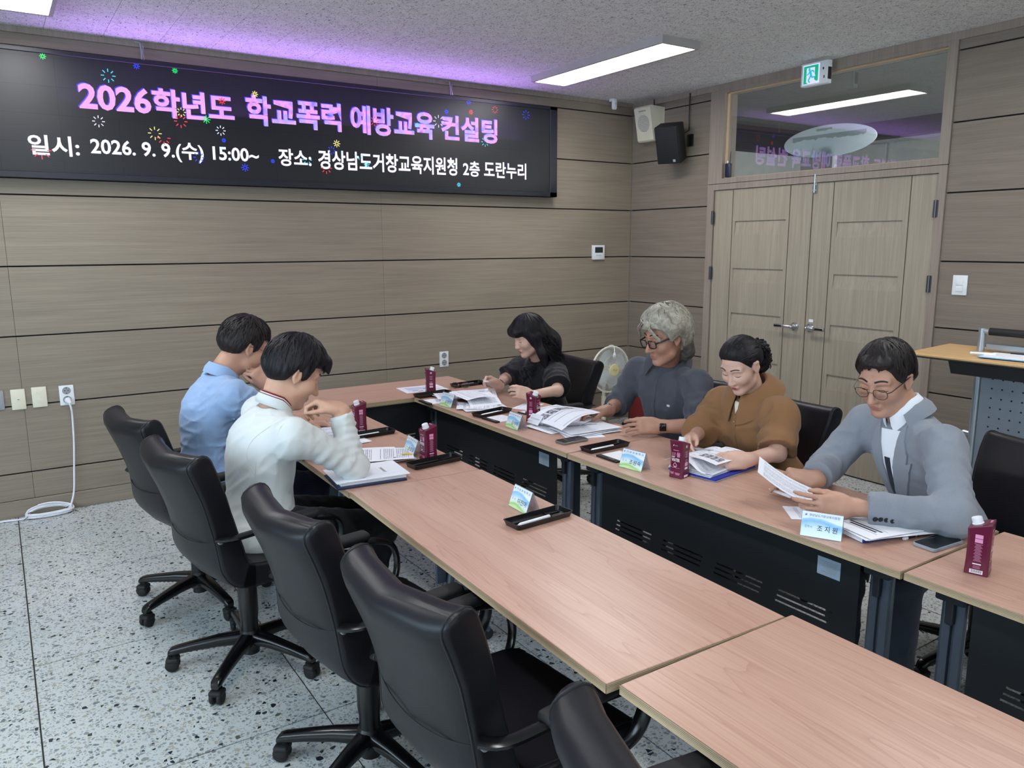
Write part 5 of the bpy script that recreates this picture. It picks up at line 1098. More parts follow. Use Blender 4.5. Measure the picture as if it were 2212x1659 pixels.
# booklet of the man with wavy hair
def bm(u, v):
    """page lifted and bent over: u along its height (away from the sitter to the left), v across"""
    x = -2.74 + 0.235 * v + 0.02 * math.sin(PI * u); y = -2.255 - 0.305 * u - 0.02 * v
    z = TT_Z + 0.030 + 0.052 * math.sin(min(1, v * 1.25) * PI * 0.62) + 0.02 * u * v
    return (x, y, z)
pile('booklet_pages', 'photo page lifted over an open handout in the hands of the man with wavy hair', 'booklet', [('page', lambda u, v: (bm(v, 1 - u)[0], bm(v, 1 - u)[1], bm(v, 1 - u)[2]), 'pg_photo', 12, 10), ('page', lambda u, v: (-2.742 + 0.04 * math.sin(PI * v) * 0.6 + 0.03 * v, -2.255 - 0.10 * u, TT_Z + 0.003 + 0.045 * math.sin(PI * v) + 0.012), 'pg_light', 6, 10)])
pile('handout_stack', 'spread stack of handouts under the lifted photo page', 'papers', [('page', flat_fn(-2.555, -2.37, 0.29, 0.21, R_(20), TT_Z + 0.008, 0.022), 'pg_light'), ('page', flat_fn(-2.63, -2.385, 0.29, 0.21, R_(6), TT_Z + 0.003, 0.006), 'pg_text'), ('page', flat_fn(-2.565, -2.545, 0.297, 0.21, R_(-6), TT_Z + 0.004, 0.004), 'pg_title'), ('page', flat_fn(-2.575, -2.535, 0.297, 0.21, R_(-2), TT_Z + 0.009, 0.007), 'pg_light'), ('page', flat_fn(-2.555, -2.530, 0.297, 0.21, R_(-9), TT_Z + 0.014, 0.010), 'pg_title'), ('page', flat_fn(-2.64, -2.60, 0.2, 0.14, R_(-20), TT_Z + 0.0012, 0.001), 'pg_blank')])
# documents of the woman in brown
fd = thing('blue_folder', 'bright blue folder under the handouts of the woman in brown', 'folder', (-2.560, -3.390, TT_Z), R_(8))
m = MB(); m.rbox((0, 0, 0.0075), (0.30, 0.235, 0.009), 0.002, 1); m.build('folder_cover', simple('folder_blue', srgb(34, 54, 168), 0.35), fd, smooth=None); m = MB(); m.rbox((0.002, -0.002, 0.0016), (0.305, 0.24, 0.003), 0.001, 1); m.build('folder_back', M['grey_pl'], fd, smooth=None)
pile('handout_stack', 'thick curved handout with photos open before the woman in brown', 'papers', [('page', flat_fn(-2.565 + 0.004 * k, -3.38 + 0.002 * k, 0.297, 0.21, R_(8 + 1.5 * k), TT_Z + 0.0145 + 0.005 * k, 0.003), ('pg_light', 'pg_title')[k % 2]) for k in range(3)] + [('page', lambda u, v: (-2.70 + 0.27 * v, -3.245 - 0.23 * u + 0.03 * v, TT_Z + 0.030 + 0.034 * math.sin(PI * min(1, u * 1.15)) - 0.006 * u), 'pg_light', 12, 6), ('page', lambda u, v: (-2.66 + 0.25 * v, -3.36 - 0.14 * u + 0.03 * v, TT_Z + 0.050 + 0.018 * math.sin(PI * (0.3 + 0.5 * u))), 'pg_photo', 10, 8)])
# man in grey: folded handout in hand, stack with a blue book on the table
bk5 = thing('book', 'thick blue book under the loose sheets beside the man in grey', 'book', (-2.648, -4.205, TT_Z), R_(-14))
m = MB(); m.rbox((0, 0, 0.0085), (0.275, 0.150, 0.017), 0.002, 1); m.build('book_cover', simple('book_blue', srgb(28, 62, 150), 0.3), bk5, smooth=None); m = MB(); m.bx(-0.1378, 0.135, -0.072, 0.0755, 0.002, 0.015); m.build('page_block', M['paper'], bk5, smooth=None)
m = MB(); m.rbox((-0.09, -0.0753, 0.0085), (0.05, 0.0008, 0.007), 0.0003, 1)
for k in range(7): m.rbox((-0.045 + 0.018 * k, -0.0753, 0.0085), (0.012, 0.0008, 0.007), 0.0002, 1)
m.build('spine_print', M['paper'], bk5, smooth=None)
pile('loose_sheets', 'white sheets with a black title lying on the blue book', 'papers', [('page', flat_fn(-2.645 + 0.006 * k, -4.212 + 0.008 * k, 0.215, 0.30, R_(72 + 6 * k), TT_Z + 0.0185 + 0.004 * k, 0.004), ('pg_light', 'pg_title')[k % 2]) for k in range(2)])
def hold(u, v):
    # handout bent in a long curve: upper end at the top left, lower end on the table
    x = -2.775 + 0.075 * v + 0.085 * u ; y = -3.80 - 0.175 * u + 0.055 * v; z = TT_Z + 0.125 - 0.095 * u - 0.012 * math.sin(PI * u) + 0.035 * v
    return (x, y, z)
pile('held_handout', 'folded handout held up in both hands by the man in grey', 'booklet', [('page', hold, 'pg_text', 10, 6), ('page', lambda u, v: tuple(np.array(hold(u, v)) + np.array((0.012, 0.006, -0.006 + 0.0 * u))), 'pg_light', 10, 6)])
pile('loose_sheets', 'single sheet under the hand of the man in grey', 'papers', [('page', flat_fn(-2.68, -3.985, 0.14, 0.20, R_(50), TT_Z + 0.001, 0.001), 'pg_light')])
# young man in white: notebook, folder, sheets
nb = thing('notebook', 'thick white handout on a navy folder under the elbow of the young man in white', 'notebook', (-3.835, -2.665, TT_Z), R_(-6))
m = MB(); m.rbox((-0.01, -0.012, 0.004), (0.29, 0.215, 0.008), 0.002, 1); m.build('navy_cover', simple('navy', srgb(22, 30, 66), 0.4), nb, smooth=None); m = MB(); m.rbox((0.0, 0.0, 0.0165), (0.275, 0.205, 0.017), 0.002, 1); m.build('page_block', M['paper'], nb, smooth=None)
sheet('page', nb, lambda u, v: (0.150 - 0.305 * (1 - u) + 0.0, 0.11 - 0.225 * v, 0.0268 + 0.006 * max(0, u - 0.85) - 0.03 * max(0, 0.06 - u)), 'pg_blank', 8, 6, 0.001)
sheet('title_print', nb, lambda u, v: (0.045 + 0.085 * v, 0.045 - 0.12 * u, 0.0278), 'pg_title', 2, 2, 0.0003)
pile('printed_sheets', 'printed sheets fanned out past the notebook of the young man in white', 'papers', [('page', flat_fn(-3.680, -2.425, 0.21, 0.297, R_(84), TT_Z + 0.002, 0.006), 'pg_text'), ('page', flat_fn(-3.715, -2.36, 0.21, 0.29, R_(70), TT_Z + 0.009, 0.006), 'pg_light'), ('page', flat_fn(-3.670, -2.43, 0.21, 0.297, R_(66), TT_Z + 0.016, 0.008), 'pg_form')])
m = MB(); m.tube([(-3.56, -2.535, TT_Z + 0.028), (-3.575, -2.525, TT_Z + 0.030), (-3.60, -2.51, TT_Z + 0.028)], 0.0035, 8); yc = m.build('paper_clip', simple('clip_yellow', srgb(224, 190, 70), 0.35)); tag(yc, 'small yellow clip on the fanned sheets above the notebook', 'clip')
pile('printed_sheets', 'printed sheets in front of the man in the light blue shirt', 'papers', [('page', flat_fn(-3.735, -2.035, 0.30, 0.21, R_(6), TT_Z + 0.002, 0.003), 'pg_light'), ('page', flat_fn(-3.74, -1.90, 0.30, 0.21, R_(-4), TT_Z + 0.006, 0.005), 'pg_form'), ('page', flat_fn(-3.74, -1.74, 0.30, 0.21, R_(8), TT_Z + 0.004, 0.006), 'pg_light')])
sheet_m = thing('printed_sheet', 'loose page between the clipboard and the booklet of the woman in black', 'paper', (0, 0, 0)); sheet('page', sheet_m, flat_fn(-2.46, -1.86, 0.2, 0.12, R_(30), TT_Z + 0.001, 0.001), 'pg_light')
# ================================================================== PEOPLE
# Bodies and clothes are modelled as signed distance fields and meshed with surface nets: one continuous skin per figure.
A = lambda *p: np.array(p, np.float32)
def nrm(v): v = np.asarray(v, np.float32); return v / max(np.linalg.norm(v), 1e-9)
def f_cone(a, b, ra, rb):
    a, b = A(*a), A(*b); ba = b - a; l2 = float(ba @ ba); rr = ra - rb; a2 = l2 - rr * rr; il2 = 1.0 / max(l2, 1e-9)
    def f(P):
        pa = P - a; y = pa @ ba; z = y - l2; x2 = ((pa * l2 - y[:, None] * ba) ** 2).sum(1); y2 = y * y * l2; z2 = z * z * l2
        k = np.sign(rr) * rr * rr * x2; d = (np.sqrt(np.maximum(x2 * a2 * il2, 0)) + y * rr) * il2 - ra
        d = np.where(np.sign(z) * a2 * z2 > k, np.sqrt(np.maximum(x2 + z2, 0)) * il2 - rb, d)
        return np.where(np.sign(y) * a2 * y2 < k, np.sqrt(np.maximum(x2 + y2, 0)) * il2 - ra, d)
    m = max(ra, rb); return f, np.minimum(a, b) - m, np.maximum(a, b) + m
def f_ell(c, R, r):
    c = A(*c); R = np.asarray(R, np.float32); r = A(*r)
    def f(P):
        q = (P - c) @ R.T; k0 = np.sqrt(((q / r) ** 2).sum(1)); k1 = np.sqrt(((q / (r * r)) ** 2).sum(1)); return k0 * (k0 - 1.0) / np.maximum(k1, 1e-6)
    ext = np.sqrt(((R.T * r) ** 2).sum(1)); return f, c - ext, c + ext
def f_box(c, R, h, rad):
    c = A(*c); R = np.asarray(R, np.float32); h = A(*h)
    def f(P):
        q = np.abs((P - c) @ R.T) - (h - rad); return np.sqrt((np.maximum(q, 0) ** 2).sum(1)) + np.minimum(q.max(1), 0) - rad
    ext = np.abs(R.T) @ h; return f, c - ext, c + ext
def f_and(p, pl):
    """restrict primitive p by a half space (point, outward normal)"""
    o, n_ = A(*pl[0]), nrm(pl[1]); g = p[0]; return (lambda P: np.maximum(g(P), (P - o) @ n_)), p[1], p[2]
class Field:
    def __init__(s): s.p = []; s.disp = []; s.cuts = []
    def add(s, prim, k=0.02): s.p.append((prim[0], prim[1], prim[2], k, 1)); return s
    def sub(s, prim, k=0.01): s.p.append((prim[0], prim[1], prim[2], k, -1)); return s
    def eval(s, P, margin=0.05, disp=True):
        d = np.full(len(P), 0.25, np.float32)
        for f, lo, hi, k, op in s.p:
            m = np.all((P > lo - margin) & (P < hi + margin), axis=1); i = np.flatnonzero(m)
            if len(i) == 0: continue
            q = f(P[i]); a = d[i]
            if op > 0:
                h = np.clip(0.5 + 0.5 * (a - q) / k, 0, 1); d[i] = a * (1 - h) + q * h - k * h * (1 - h)
            else:
                h = np.clip(0.5 - 0.5 * (a + q) / k, 0, 1); d[i] = a * (1 - h) - q * h + k * h * (1 - h)
        if disp:
            near = np.flatnonzero(np.abs(d) < 0.03)
            if len(near):
                for g in s.disp: d[near] = d[near] + g(P[near])
        for g in s.cuts: d = np.maximum(d, g(P))
        return d
def mesh_field(F, h, lo=None, hi=None, B=8):
    los = np.min([p[1] for p in F.p if p[4] > 0], 0) - 0.03; his = np.max([p[2] for p in F.p if p[4] > 0], 0) + 0.03
    if lo is not None: los = np.maximum(los, lo); his = np.minimum(his, hi)
    nb = np.ceil((his - los) / (h * B)).astype(int); n = nb * B
    bx = [los[a] + (np.arange(nb[a]) + 0.5) * h * B - h * 0.5 for a in range(3)]
    G = np.stack(np.meshgrid(*bx, indexing='ij'), -1).reshape(-1, 3).astype(np.float32)
    dc = F.eval(G, margin=0.12, disp=False); rad = h * B * 0.87 * 1.9 + 0.012
    act = np.abs(dc) < rad
    vol = np.repeat(np.repeat(np.repeat(dc.reshape(nb), B, 0), B, 1), B, 2).astype(np.float32)
    vol = np.where(np.abs(vol) < 1e-4, 1e-4, vol)
    ai = np.argwhere(act.reshape(nb)); off = np.stack(np.meshgrid(*[np.arange(B)] * 3, indexing='ij'), -1).reshape(-1, 3)
    CH = 1200
    for c in range(0, len(ai), CH):
        ix = (ai[c:c + CH, None, :] * B + off[None]).reshape(-1, 3); P = (los + ix * h).astype(np.float32)
        vol[ix[:, 0], ix[:, 1], ix[:, 2]] = F.eval(P)
    vol[0] = vol[-1] = 0.1; vol[:, 0] = vol[:, -1] = 0.1; vol[:, :, 0] = vol[:, :, -1] = 0.1
    return nets(vol, los, h)
def nets(v, org, h):
    s = v < 0; nx, ny, nz = v.shape
    cnt = np.zeros((nx - 1, ny - 1, nz - 1), np.uint8); cor = [(i, j, k) for i in (0, 1) for j in (0, 1) for k in (0, 1)]
    for i, j, k in cor: cnt += s[i:nx - 1 + i, j:ny - 1 + j, k:nz - 1 + k]
    cells = np.argwhere((cnt > 0) & (cnt < 8)); idm = np.full(cnt.shape, -1, np.int32); idm[cells[:, 0], cells[:, 1], cells[:, 2]] = np.arange(len(cells))
    cv = {c: v[cells[:, 0] + c[0], cells[:, 1] + c[1], cells[:, 2] + c[2]] for c in cor}
    acc = np.zeros((len(cells), 3), np.float32); num = np.zeros(len(cells), np.float32)
    for c in cor:
        for ax in range(3):
            if c[ax]: continue
            e = list(c); e[ax] = 1; a, b = cv[c], cv[tuple(e)]; m = (a < 0) != (b < 0); t = np.where(m, a / np.where(m, a - b, 1), 0)
            p = np.zeros((len(cells), 3), np.float32); p[:] = c; p[:, ax] += t; acc += p * m[:, None]; num += m
    V = org + (cells + acc / num[:, None]) * h
    quads = []
    for ax in range(3):
        o = [1, 1, 1]; o[ax] = 0; b, c = [q for q in range(3) if q != ax]
        sl0 = tuple(slice(0, d - 1) if q == ax else slice(1, d - 1) for q, d in enumerate(v.shape)); sl1 = tuple(slice(1, d) if q == ax else slice(1, d - 1) for q, d in enumerate(v.shape))
        a0, a1 = s[sl0], s[sl1]; E_ = np.argwhere(a0 != a1)
        if not len(E_): continue
        sg = a0[E_[:, 0], E_[:, 1], E_[:, 2]]
        for q in range(3):
            if q != ax: E_[:, q] += 1
        def g(db, dc): I = E_.copy(); I[:, b] += db; I[:, c] += dc; return idm[I[:, 0], I[:, 1], I[:, 2]]
        q4 = np.stack([g(-1, -1), g(0, -1), g(0, 0), g(-1, 0)], 1)
        flip = sg if ax != 1 else ~sg
        q4 = np.where(flip[:, None], q4, q4[:, ::-1]); quads.append(q4)
    Q = np.concatenate(quads); Q = Q[(Q >= 0).all(1)]
    return V.astype(np.float32), Q
def field_obj(name, F, h, mat, parent=None, keep_islands=None, relax=1, **k):
    V, Q = mesh_field(F, h, **k)
    # drop tiny floating shells
    lab = np.arange(len(V))
    for _ in range(200):
        m = lab[Q].min(1); new = lab.copy(); np.minimum.at(new, Q.ravel(), np.repeat(m, 4)); new = new[new]
        if (new == lab).all(): break
        lab = new
    u, c = np.unique(lab, return_counts=True)
    ok = u[c >= (c.max() * (keep_islands if keep_islands else 0.5))]; Q = Q[np.isin(lab[Q[:, 0]], ok)]
    used = np.unique(Q); mp = np.full(len(V), -1); mp[used] = np.arange(len(used)); V = V[used]; Q = mp[Q]
    for _ in range(relax):   # light Laplacian relax removes voxel stair steps
        acc = np.zeros_like(V); n = np.zeros(len(V), np.float32)
        for a, b in ((0, 1), (1, 2), (2, 3), (3, 0)):
            np.add.at(acc, Q[:, a], V[Q[:, b]]); np.add.at(acc, Q[:, b], V[Q[:, a]]); np.add.at(n, Q[:, a], 1); np.add.at(n, Q[:, b], 1)
        V = V * 0.5 + 0.5 * acc / n[:, None]
    me = bpy.data.meshes.new(name); me.vertices.add(len(V)); me.vertices.foreach_set('co', V.ravel()); me.loops.add(len(Q) * 4); me.loops.foreach_set('vertex_index', Q.astype(np.int32).ravel())
    me.polygons.add(len(Q)); me.polygons.foreach_set('loop_start', np.arange(0, len(Q) * 4, 4, dtype=np.int32)); me.polygons.foreach_set('loop_total', np.full(len(Q), 4, np.int32)); me.polygons.foreach_set('use_smooth', np.ones(len(Q), bool)); me.update(); me.validate()
    me.materials.append(mat); o = bpy.data.objects.new(name, me); return link(o, parent)
# ---- cloth wrinkles
def wrinkles(amp, scale, seed, stretch=(1, 1, 1), direction=None):
    r = np.random.RandomState(seed); ks = []
    for i in range(5):
        d = r.normal(size=3) if direction is None else np.array(direction) + 0.55 * r.normal(size=3)
        d = d / np.linalg.norm(d) * np.array(stretch); ks.append((d * 2 * PI / (scale * (0.7 + 0.8 * r.rand())), r.rand() * 6.28))
    w = [(r.normal(size=3) * 2 * PI / (scale * 2.6), r.rand() * 6.28) for _ in range(3)]; amp = amp * 2.4
    def g(P):
        wp = sum(np.sin(P @ k + p) for k, p in w) * 0.9; out = np.zeros(len(P), np.float32); msk = 0.5 + 0.5 * np.sin(P @ w[0][0] * 0.8 + w[1][1])
        for k, p in ks: out += (1 - np.abs(np.sin((P @ k + p + wp) * 0.5))) ** 3
        return (-(out / 5 - 0.25) * amp * (0.45 + 0.9 * msk)).astype(np.float32)
    return g
def rings(a, b, amp, lam, seed, s0=0.0, s1=1.0):
    """compression folds round a limb from a to b"""
    a, b = A(*a), A(*b); d = b - a; L = np.linalg.norm(d); d = d / L; o1 = nrm(np.cross(d, A(0.3, 0.2, 0.9))); o2 = np.cross(d, o1); r = np.random.RandomState(seed); ph = r.rand(4) * 6.28
    def g(P):
        q = P - a; t = q @ d; rad = np.sqrt(np.maximum((q * q).sum(1) - t * t, 0)); an = np.arctan2(q @ o2, q @ o1); x = t / L
        m = np.clip((x - s0) / 0.12, 0, 1) * np.clip((s1 - x) / 0.12, 0, 1) * (rad < 0.11)
        ww = np.sin(2 * PI * t / lam + 1.3 * np.sin(an + ph[0]) + 0.9 * np.sin(2 * an + ph[1]) + ph[2]); return (-amp * m * (np.abs(ww) ** 0.7 * np.sign(ww)) * (0.6 + 0.4 * np.sin(an * 1.0 + ph[3]))).astype(np.float32)
    return g
# ---- materials
def skin_mat(name, col):
    t = NT(name); v = t.coords(); n = t.noise(v, 22, 4); n2 = t.noise(v, 260, 2)
    lo = tuple(c * f for c, f in zip(col, (0.90, 0.84, 0.82))); t.base(t.ramp(n, [(0.3, lo), (0.7, col)])).set(rough=0.48, spec=0.4, sss=0.06); t.b.inputs['Subsurface Radius'].default_value = (0.012, 0.005, 0.003); t.bump(n2, 0.08, 0.0006); return t.m
def cloth_mat(name, col, var=0.12, heather=0.0, weave=900, bump=0.25, rough=0.85, sheen=0.15, **k):
    t = NT(name); v = t.coords(); n = t.noise(v, 12, 3); f = t.noise(v, 420, 2, 0.6)
    g = t.math('ADD', t.math('MULTIPLY', n, 0.5), t.math('MULTIPLY', f, 0.5)) if heather else n
    sp = 0.5 * var + heather
    t.base(t.ramp(g, [(0.32, tuple(c * (1 - sp) for c in col)), (0.68, tuple(min(1, c * (1 + sp)) for c in col))])).set(rough=rough, sheen=sheen, spec=0.25, **k)
    t.bump(t.noise(v, weave, 2), bump, 0.0006); return t.m
def hair_mat(name, c0, c1, rough=0.52):
    t = NT(name); uv = t.n('ShaderNodeTexCoord').outputs['Object']; n = t.noise(uv, 26, 4, 0.6, 1.0); f = t.noise(uv, 300, 2)
    t.base(t.ramp(t.math('ADD', t.math('MULTIPLY', n, 0.7), t.math('MULTIPLY', f, 0.3)), [(0.34, c0), (0.66, c1)])).set(rough=rough, spec=0.28); t.bump(f, 0.5, 0.0012); return t.m
M['brow'] = simple('brow_hair', srgb(34, 26, 24), 0.6); M['lash'] = simple('lash', srgb(24, 18, 18), 0.5); M['lip_m'] = simple('lip_muted', srgb(166, 104, 96), 0.4); M['lip_f'] = simple('lip_rose', srgb(168, 74, 84), 0.35)
M['hair_black'] = hair_mat('hair_black', srgb(14, 13, 16), srgb(30, 28, 33)); M['hair_soft'] = hair_mat('hair_soft_black', srgb(20, 17, 18), srgb(44, 38, 38))
M['hair_grey'] = hair_mat('hair_grey', srgb(112, 108, 97), srgb(186, 181, 166), 0.5)
# ---- head in its own frame
class Head:
    def __init__(s, c, yaw, pitch, roll=0.0, sc=1.0):
        cy, sy = math.cos(R_(yaw)), math.sin(R_(yaw)); cp, sp = math.cos(R_(pitch)), math.sin(R_(pitch))
        f = A(cy * cp, sy * cp, -sp); l = A(-sy, cy, 0); u = np.cross(f, l)
        cr, sr = math.cos(R_(roll)), math.sin(R_(roll)); l, u = l * cr + u * sr, u * cr - l * sr
        s.c = A(*c); s.R = np.stack([f, l, u]).astype(np.float32); s.s = sc
    def w(s, f, l, u): return s.c + s.s * (np.array([f, l, u], np.float32) @ s.R)
    def loc(s, P): return ((P - s.c) @ s.R.T) / s.s
    def ell(s, c, r, tilt=None):
        R = s.R
        if tilt is not None:
            a = R_(tilt); T = np.array([[math.cos(a), 0, math.sin(a)], [0, 1, 0], [-math.sin(a), 0, math.cos(a)]], np.float32); R = T @ R
        return f_ell(s.w(*c), R, [x * s.s for x in r])
    def cone(s, a, b, ra, rb): return f_cone(s.w(*a), s.w(*b), ra * s.s, rb * s.s)
def build_head(F, H, neck, fem=False, jaw=1.0):
    F.add(H.ell((-0.012, 0, 0.030), (0.096, 0.075, 0.088)), 0.02)
    F.add(H.ell((0.030, 0, -0.040), (0.060, 0.060 * jaw, 0.080)), 0.035)
    F.add(H.cone((0.020, 0.040 * jaw, -0.078), (0.066, 0.010, -0.106), 0.022, 0.016), 0.03); F.add(H.cone((0.020, -0.040 * jaw, -0.078), (0.066, -0.010, -0.106), 0.022, 0.016), 0.03)
    F.add(H.ell((0.070, 0, -0.106), (0.020, 0.022, 0.014)), 0.02)
    for s in (1, -1):
        F.add(H.ell((0.058, s * 0.040, -0.028), (0.030, 0.026, 0.026)), 0.03)       # cheek bones
        F.add(H.cone((0.078, s * 0.014, 0.026), (0.066, s * 0.050, 0.026), 0.010, 0.009), 0.018)  # brow
        F.sub(H.ell((0.098, s * 0.033, 0.004), (0.020, 0.020, 0.012)), 0.018)       # eye sockets
        F.add(H.ell((0.0705, s * 0.033, 0.002), (0.0135, 0.0165, 0.0105)), 0.006)   # closed lids over the eyeball
        F.add(H.ell((0.096, s * 0.0115, -0.040), (0.011, 0.0075, 0.0075)), 0.006)   # nostril wings
    w_ = 0.92 if fem else 1.0
    F.add(H.cone((0.080, 0, 0.014), (0.110 * w_ + 0.003, 0, -0.036), 0.0080, 0.0112), 0.012)
    F.add(H.cone((0.088, -0.014, -0.068), (0.088, 0.014, -0.068), 0.0065, 0.0065), 0.012); F.add(H.cone((0.086, -0.011, -0.078), (0.086, 0.011, -0.078), 0.0065, 0.0065), 0.008)
    F.sub(H.cone((0.098, -0.018, -0.0728), (0.098, 0.018, -0.0728), 0.003, 0.003), 0.005)
    for s in (1, -1):   # ears
        F.add(H.ell((-0.008, s * 0.078, -0.008), (0.019, 0.0075, 0.031), 12), 0.006); F.add(H.cone((0.0, s * 0.077, 0.016), (-0.020, s * 0.086, 0.012), 0.006, 0.006), 0.006); F.add(H.cone((-0.020, s * 0.086, 0.012), (-0.018, s * 0.084, -0.018), 0.0055, 0.005), 0.006); F.add(H.cone((-0.018, s * 0.084, -0.018), (-0.002, s * 0.077, -0.036), 0.005, 0.007), 0.006)
        F.sub(H.ell((-0.004, s * 0.087, -0.006), (0.008, 0.006, 0.014), 12), 0.004)
    F.add(f_cone(H.w(-0.030, 0, -0.045), A(*neck), 0.053 * H.s * (0.88 if fem else 1), 0.058 * (0.9 if fem else 1.06)), 0.03)
    F.add(f_cone(H.w(0.005, 0, -0.075), A(*neck) + 0.35 * (H.w(0.02, 0, -0.08) - A(*neck)), 0.036, 0.048), 0.03)
def face_marks(H, F, root, fem=False, brow_h=0.030, eye=1.0, lid_only=True):
    def surf(l, u, off):
        fs = np.linspace(0.14, 0.03, 56); P = np.array([H.w(f, l, u) for f in fs], np.float32); d = F.eval(P); i = int(np.argmax(d < 0)); i = max(i, 1)
        t = d[i - 1] / (d[i - 1] - d[i] + 1e-9); return H.w(fs[i - 1] + (fs[i] - fs[i - 1]) * t + off, l, u)
    for s in (1, -1):
        m = MB(); n = 7; m.tube([surf(s * (0.013 + 0.040 * k / n), brow_h + 0.007 * math.sin(PI * (0.15 + 0.75 * k / n)), 0.0002) for k in range(n + 1)], [(0.0022 + 0.0012 * math.sin(PI * (0.25 + 0.6 * k / n))) * (0.75 if fem else 1) * H.s for k in range(n + 1)], 6, flat=(1.0, 0.6)); m.build('eyebrow', M['brow'], root)
        m = MB(); m.tube([surf(s * (0.0175 + 0.033 * k / n), -0.003 - 0.0035 * math.sin(PI * k / n) + 0.001 * k / n, 0.0001) for k in range(n + 1)], [(0.0006 + 0.0012 * math.sin(PI * (0.1 + 0.85 * k / n))) * eye * H.s for k in range(n + 1)], 6); m.build('eyelash', M['lash'], root)
    m = MB(); n = 8
    m.tube([surf(-0.021 + 0.042 * k / n, -0.0695 + 0.0016 * math.cos(2 * PI * (k / n - 0.5)) * 0.6, -0.0008) for k in range(n + 1)], [(0.0008 + 0.0030 * math.sin(PI * k / n)) * H.s for k in range(n + 1)], 6); m.tube([surf(-0.018 + 0.036 * k / n, -0.0775, -0.0012) for k in range(n + 1)], [(0.0008 + 0.0034 * math.sin(PI * k / n)) * H.s for k in range(n + 1)], 6)
    m.build('lips', M['lip_f' if fem else 'lip_m'], root)
def hand(F, W, d, n, side, curl=(0.5, 0.6, 0.4), spread=0.10, sc=1.0, thumb=(0.55, 0.35), curls=None):
    """W wrist, d wrist->knuckles, n out of the palm, side 'L' or 'R'"""
    d = nrm(d); n = np.asarray(n, np.float32); n = nrm(n - d * (n @ d)); t = np.cross(d, -n) if side == 'L' else np.cross(d, n); t = nrm(t); W = A(*W); R = np.stack([d, t, n])
    F.add(f_box(W + d * 0.048 * sc - n * 0.002, R, (0.050 * sc, 0.040 * sc, 0.0145 * sc), 0.013 * sc), 0.02); F.add(f_cone(W - d * 0.02, W + d * 0.03 * sc, 0.027 * sc, 0.024 * sc), 0.025)
    F.add(f_ell(W + d * 0.035 * sc + t * 0.027 * sc + n * 0.010 * sc, R, (0.033 * sc, 0.018 * sc, 0.017 * sc)), 0.015)
    L = ((0.043, 0.026, 0.021), (0.047, 0.030, 0.022), (0.043, 0.028, 0.021), (0.034, 0.021, 0.018)); tips = []
    for k in range(4):
        off = (0.0305, 0.0105, -0.0098, -0.0295)[k] * sc; p = W + d * (0.090, 0.094, 0.090, 0.082)[k] * sc + t * off; dd = nrm(d + t * spread * (1.2, 0.35, -0.35, -1.2)[k]); nn = n
        F.add(f_cone(p - dd * 0.02 * sc, p, 0.0105 * sc, 0.0096 * sc), 0.008); c3 = curls[k] if curls else curl
        for j in range(3):
            a = c3[j] * (1 + 0.10 * k * (j == 0)); dd, nn = nrm(dd * math.cos(a) + nn * math.sin(a)), nrm(nn * math.cos(a) - dd * math.sin(a))
            q = p + dd * L[k][j] * sc; r0 = (0.0092, 0.0085, 0.0078)[j] * sc * (0.88 if k == 3 else 1); r1 = (0.0086, 0.0078, 0.0064)[j] * sc * (0.88 if k == 3 else 1); F.add(f_cone(p, q, r0, r1), 0.0035); p = q
        tips.append(p)
    p = W + d * 0.024 * sc + t * 0.030 * sc + n * 0.006 * sc; dd = nrm(d * math.cos(thumb[0]) + t * math.sin(thumb[0]) + n * thumb[1])
    for j, (ln, r0, r1) in enumerate(((0.040, 0.0145, 0.0110), (0.031, 0.0108, 0.0094), (0.025, 0.0094, 0.0070))):
        q = p + dd * ln * sc; F.add(f_cone(p, q, r0 * sc, r1 * sc), 0.006 if j else 0.014); p = q; dd = nrm(dd * 0.93 + d * 0.28 - t * 0.16 + n * 0.10)
    tips.append(p); return tips
def torso(F, J, g=0.0, fem=False, k=0.05, low=True, bulk=1.0):
    up = nrm(A(*J['neck']) - A(*J['pelvis'])); sd = A(*J['SL']) - A(*J['SR']); sd = nrm(sd - up * (sd @ up)); fw = np.cross(sd, up); R = np.stack([fw, sd, up])
    wS = np.linalg.norm(A(*J['SL']) - A(*J['SR'])); b = bulk; c = A(*J['chest'])
    hz = 0.80 * float(np.linalg.norm(A(*J['neck']) - c)) + g * 0.5; F.add(f_ell(c, R, (0.112 * b + g, 0.42 * wS * b + g, hz)), k); mid = 0.5 * (c + A(*J['pelvis']))
    F.add(f_ell(mid, R, (0.112 * b + g, 0.145 * b * (0.9 if fem else 1) + g, 0.19 + g)), k)
    F.add(f_ell(A(*J['pelvis']), R, (0.125 * b + g, 0.170 * b + g, 0.125 + g)), k)
    nb = A(*J['neck'])
    for s in ('SL', 'SR'): F.add(f_cone(nb - up * 0.068, A(*J[s]) - up * 0.014, 0.050 + g * 0.8, 0.042 + g * 0.9), k); F.add(f_cone(c + up * 0.04, A(*J[s]) - up * 0.05, 0.070 + g * 0.7, 0.040 + g * 0.8), k)
    if fem:
        for s in (1, -1): F.add(f_ell(c + fw * 0.075 + sd * s * 0.07 - up * 0.01, R, (0.06 + g, 0.062 + g, 0.06 + g)), 0.04)
    return up, sd, fw
def neck_hole(G, J, H, r=0.060, low=0.0):
    nb = A(*J['neck']); e = H.w(-0.028, 0, -0.045); d = nrm(e - nb); G.sub(f_cone(nb - d * low, nb + d * 0.16, r, r * 1.25), 0.012)
def legs(F, J, g=0.0, shin=True):
    for s in ('L', 'R'):
        F.add(f_cone(J['H' + s], J['K' + s], 0.082 + g, 0.058 + g), 0.05)
        if shin: F.add(f_cone(J['K' + s], J['F' + s], 0.056 + g, 0.040 + g), 0.03)
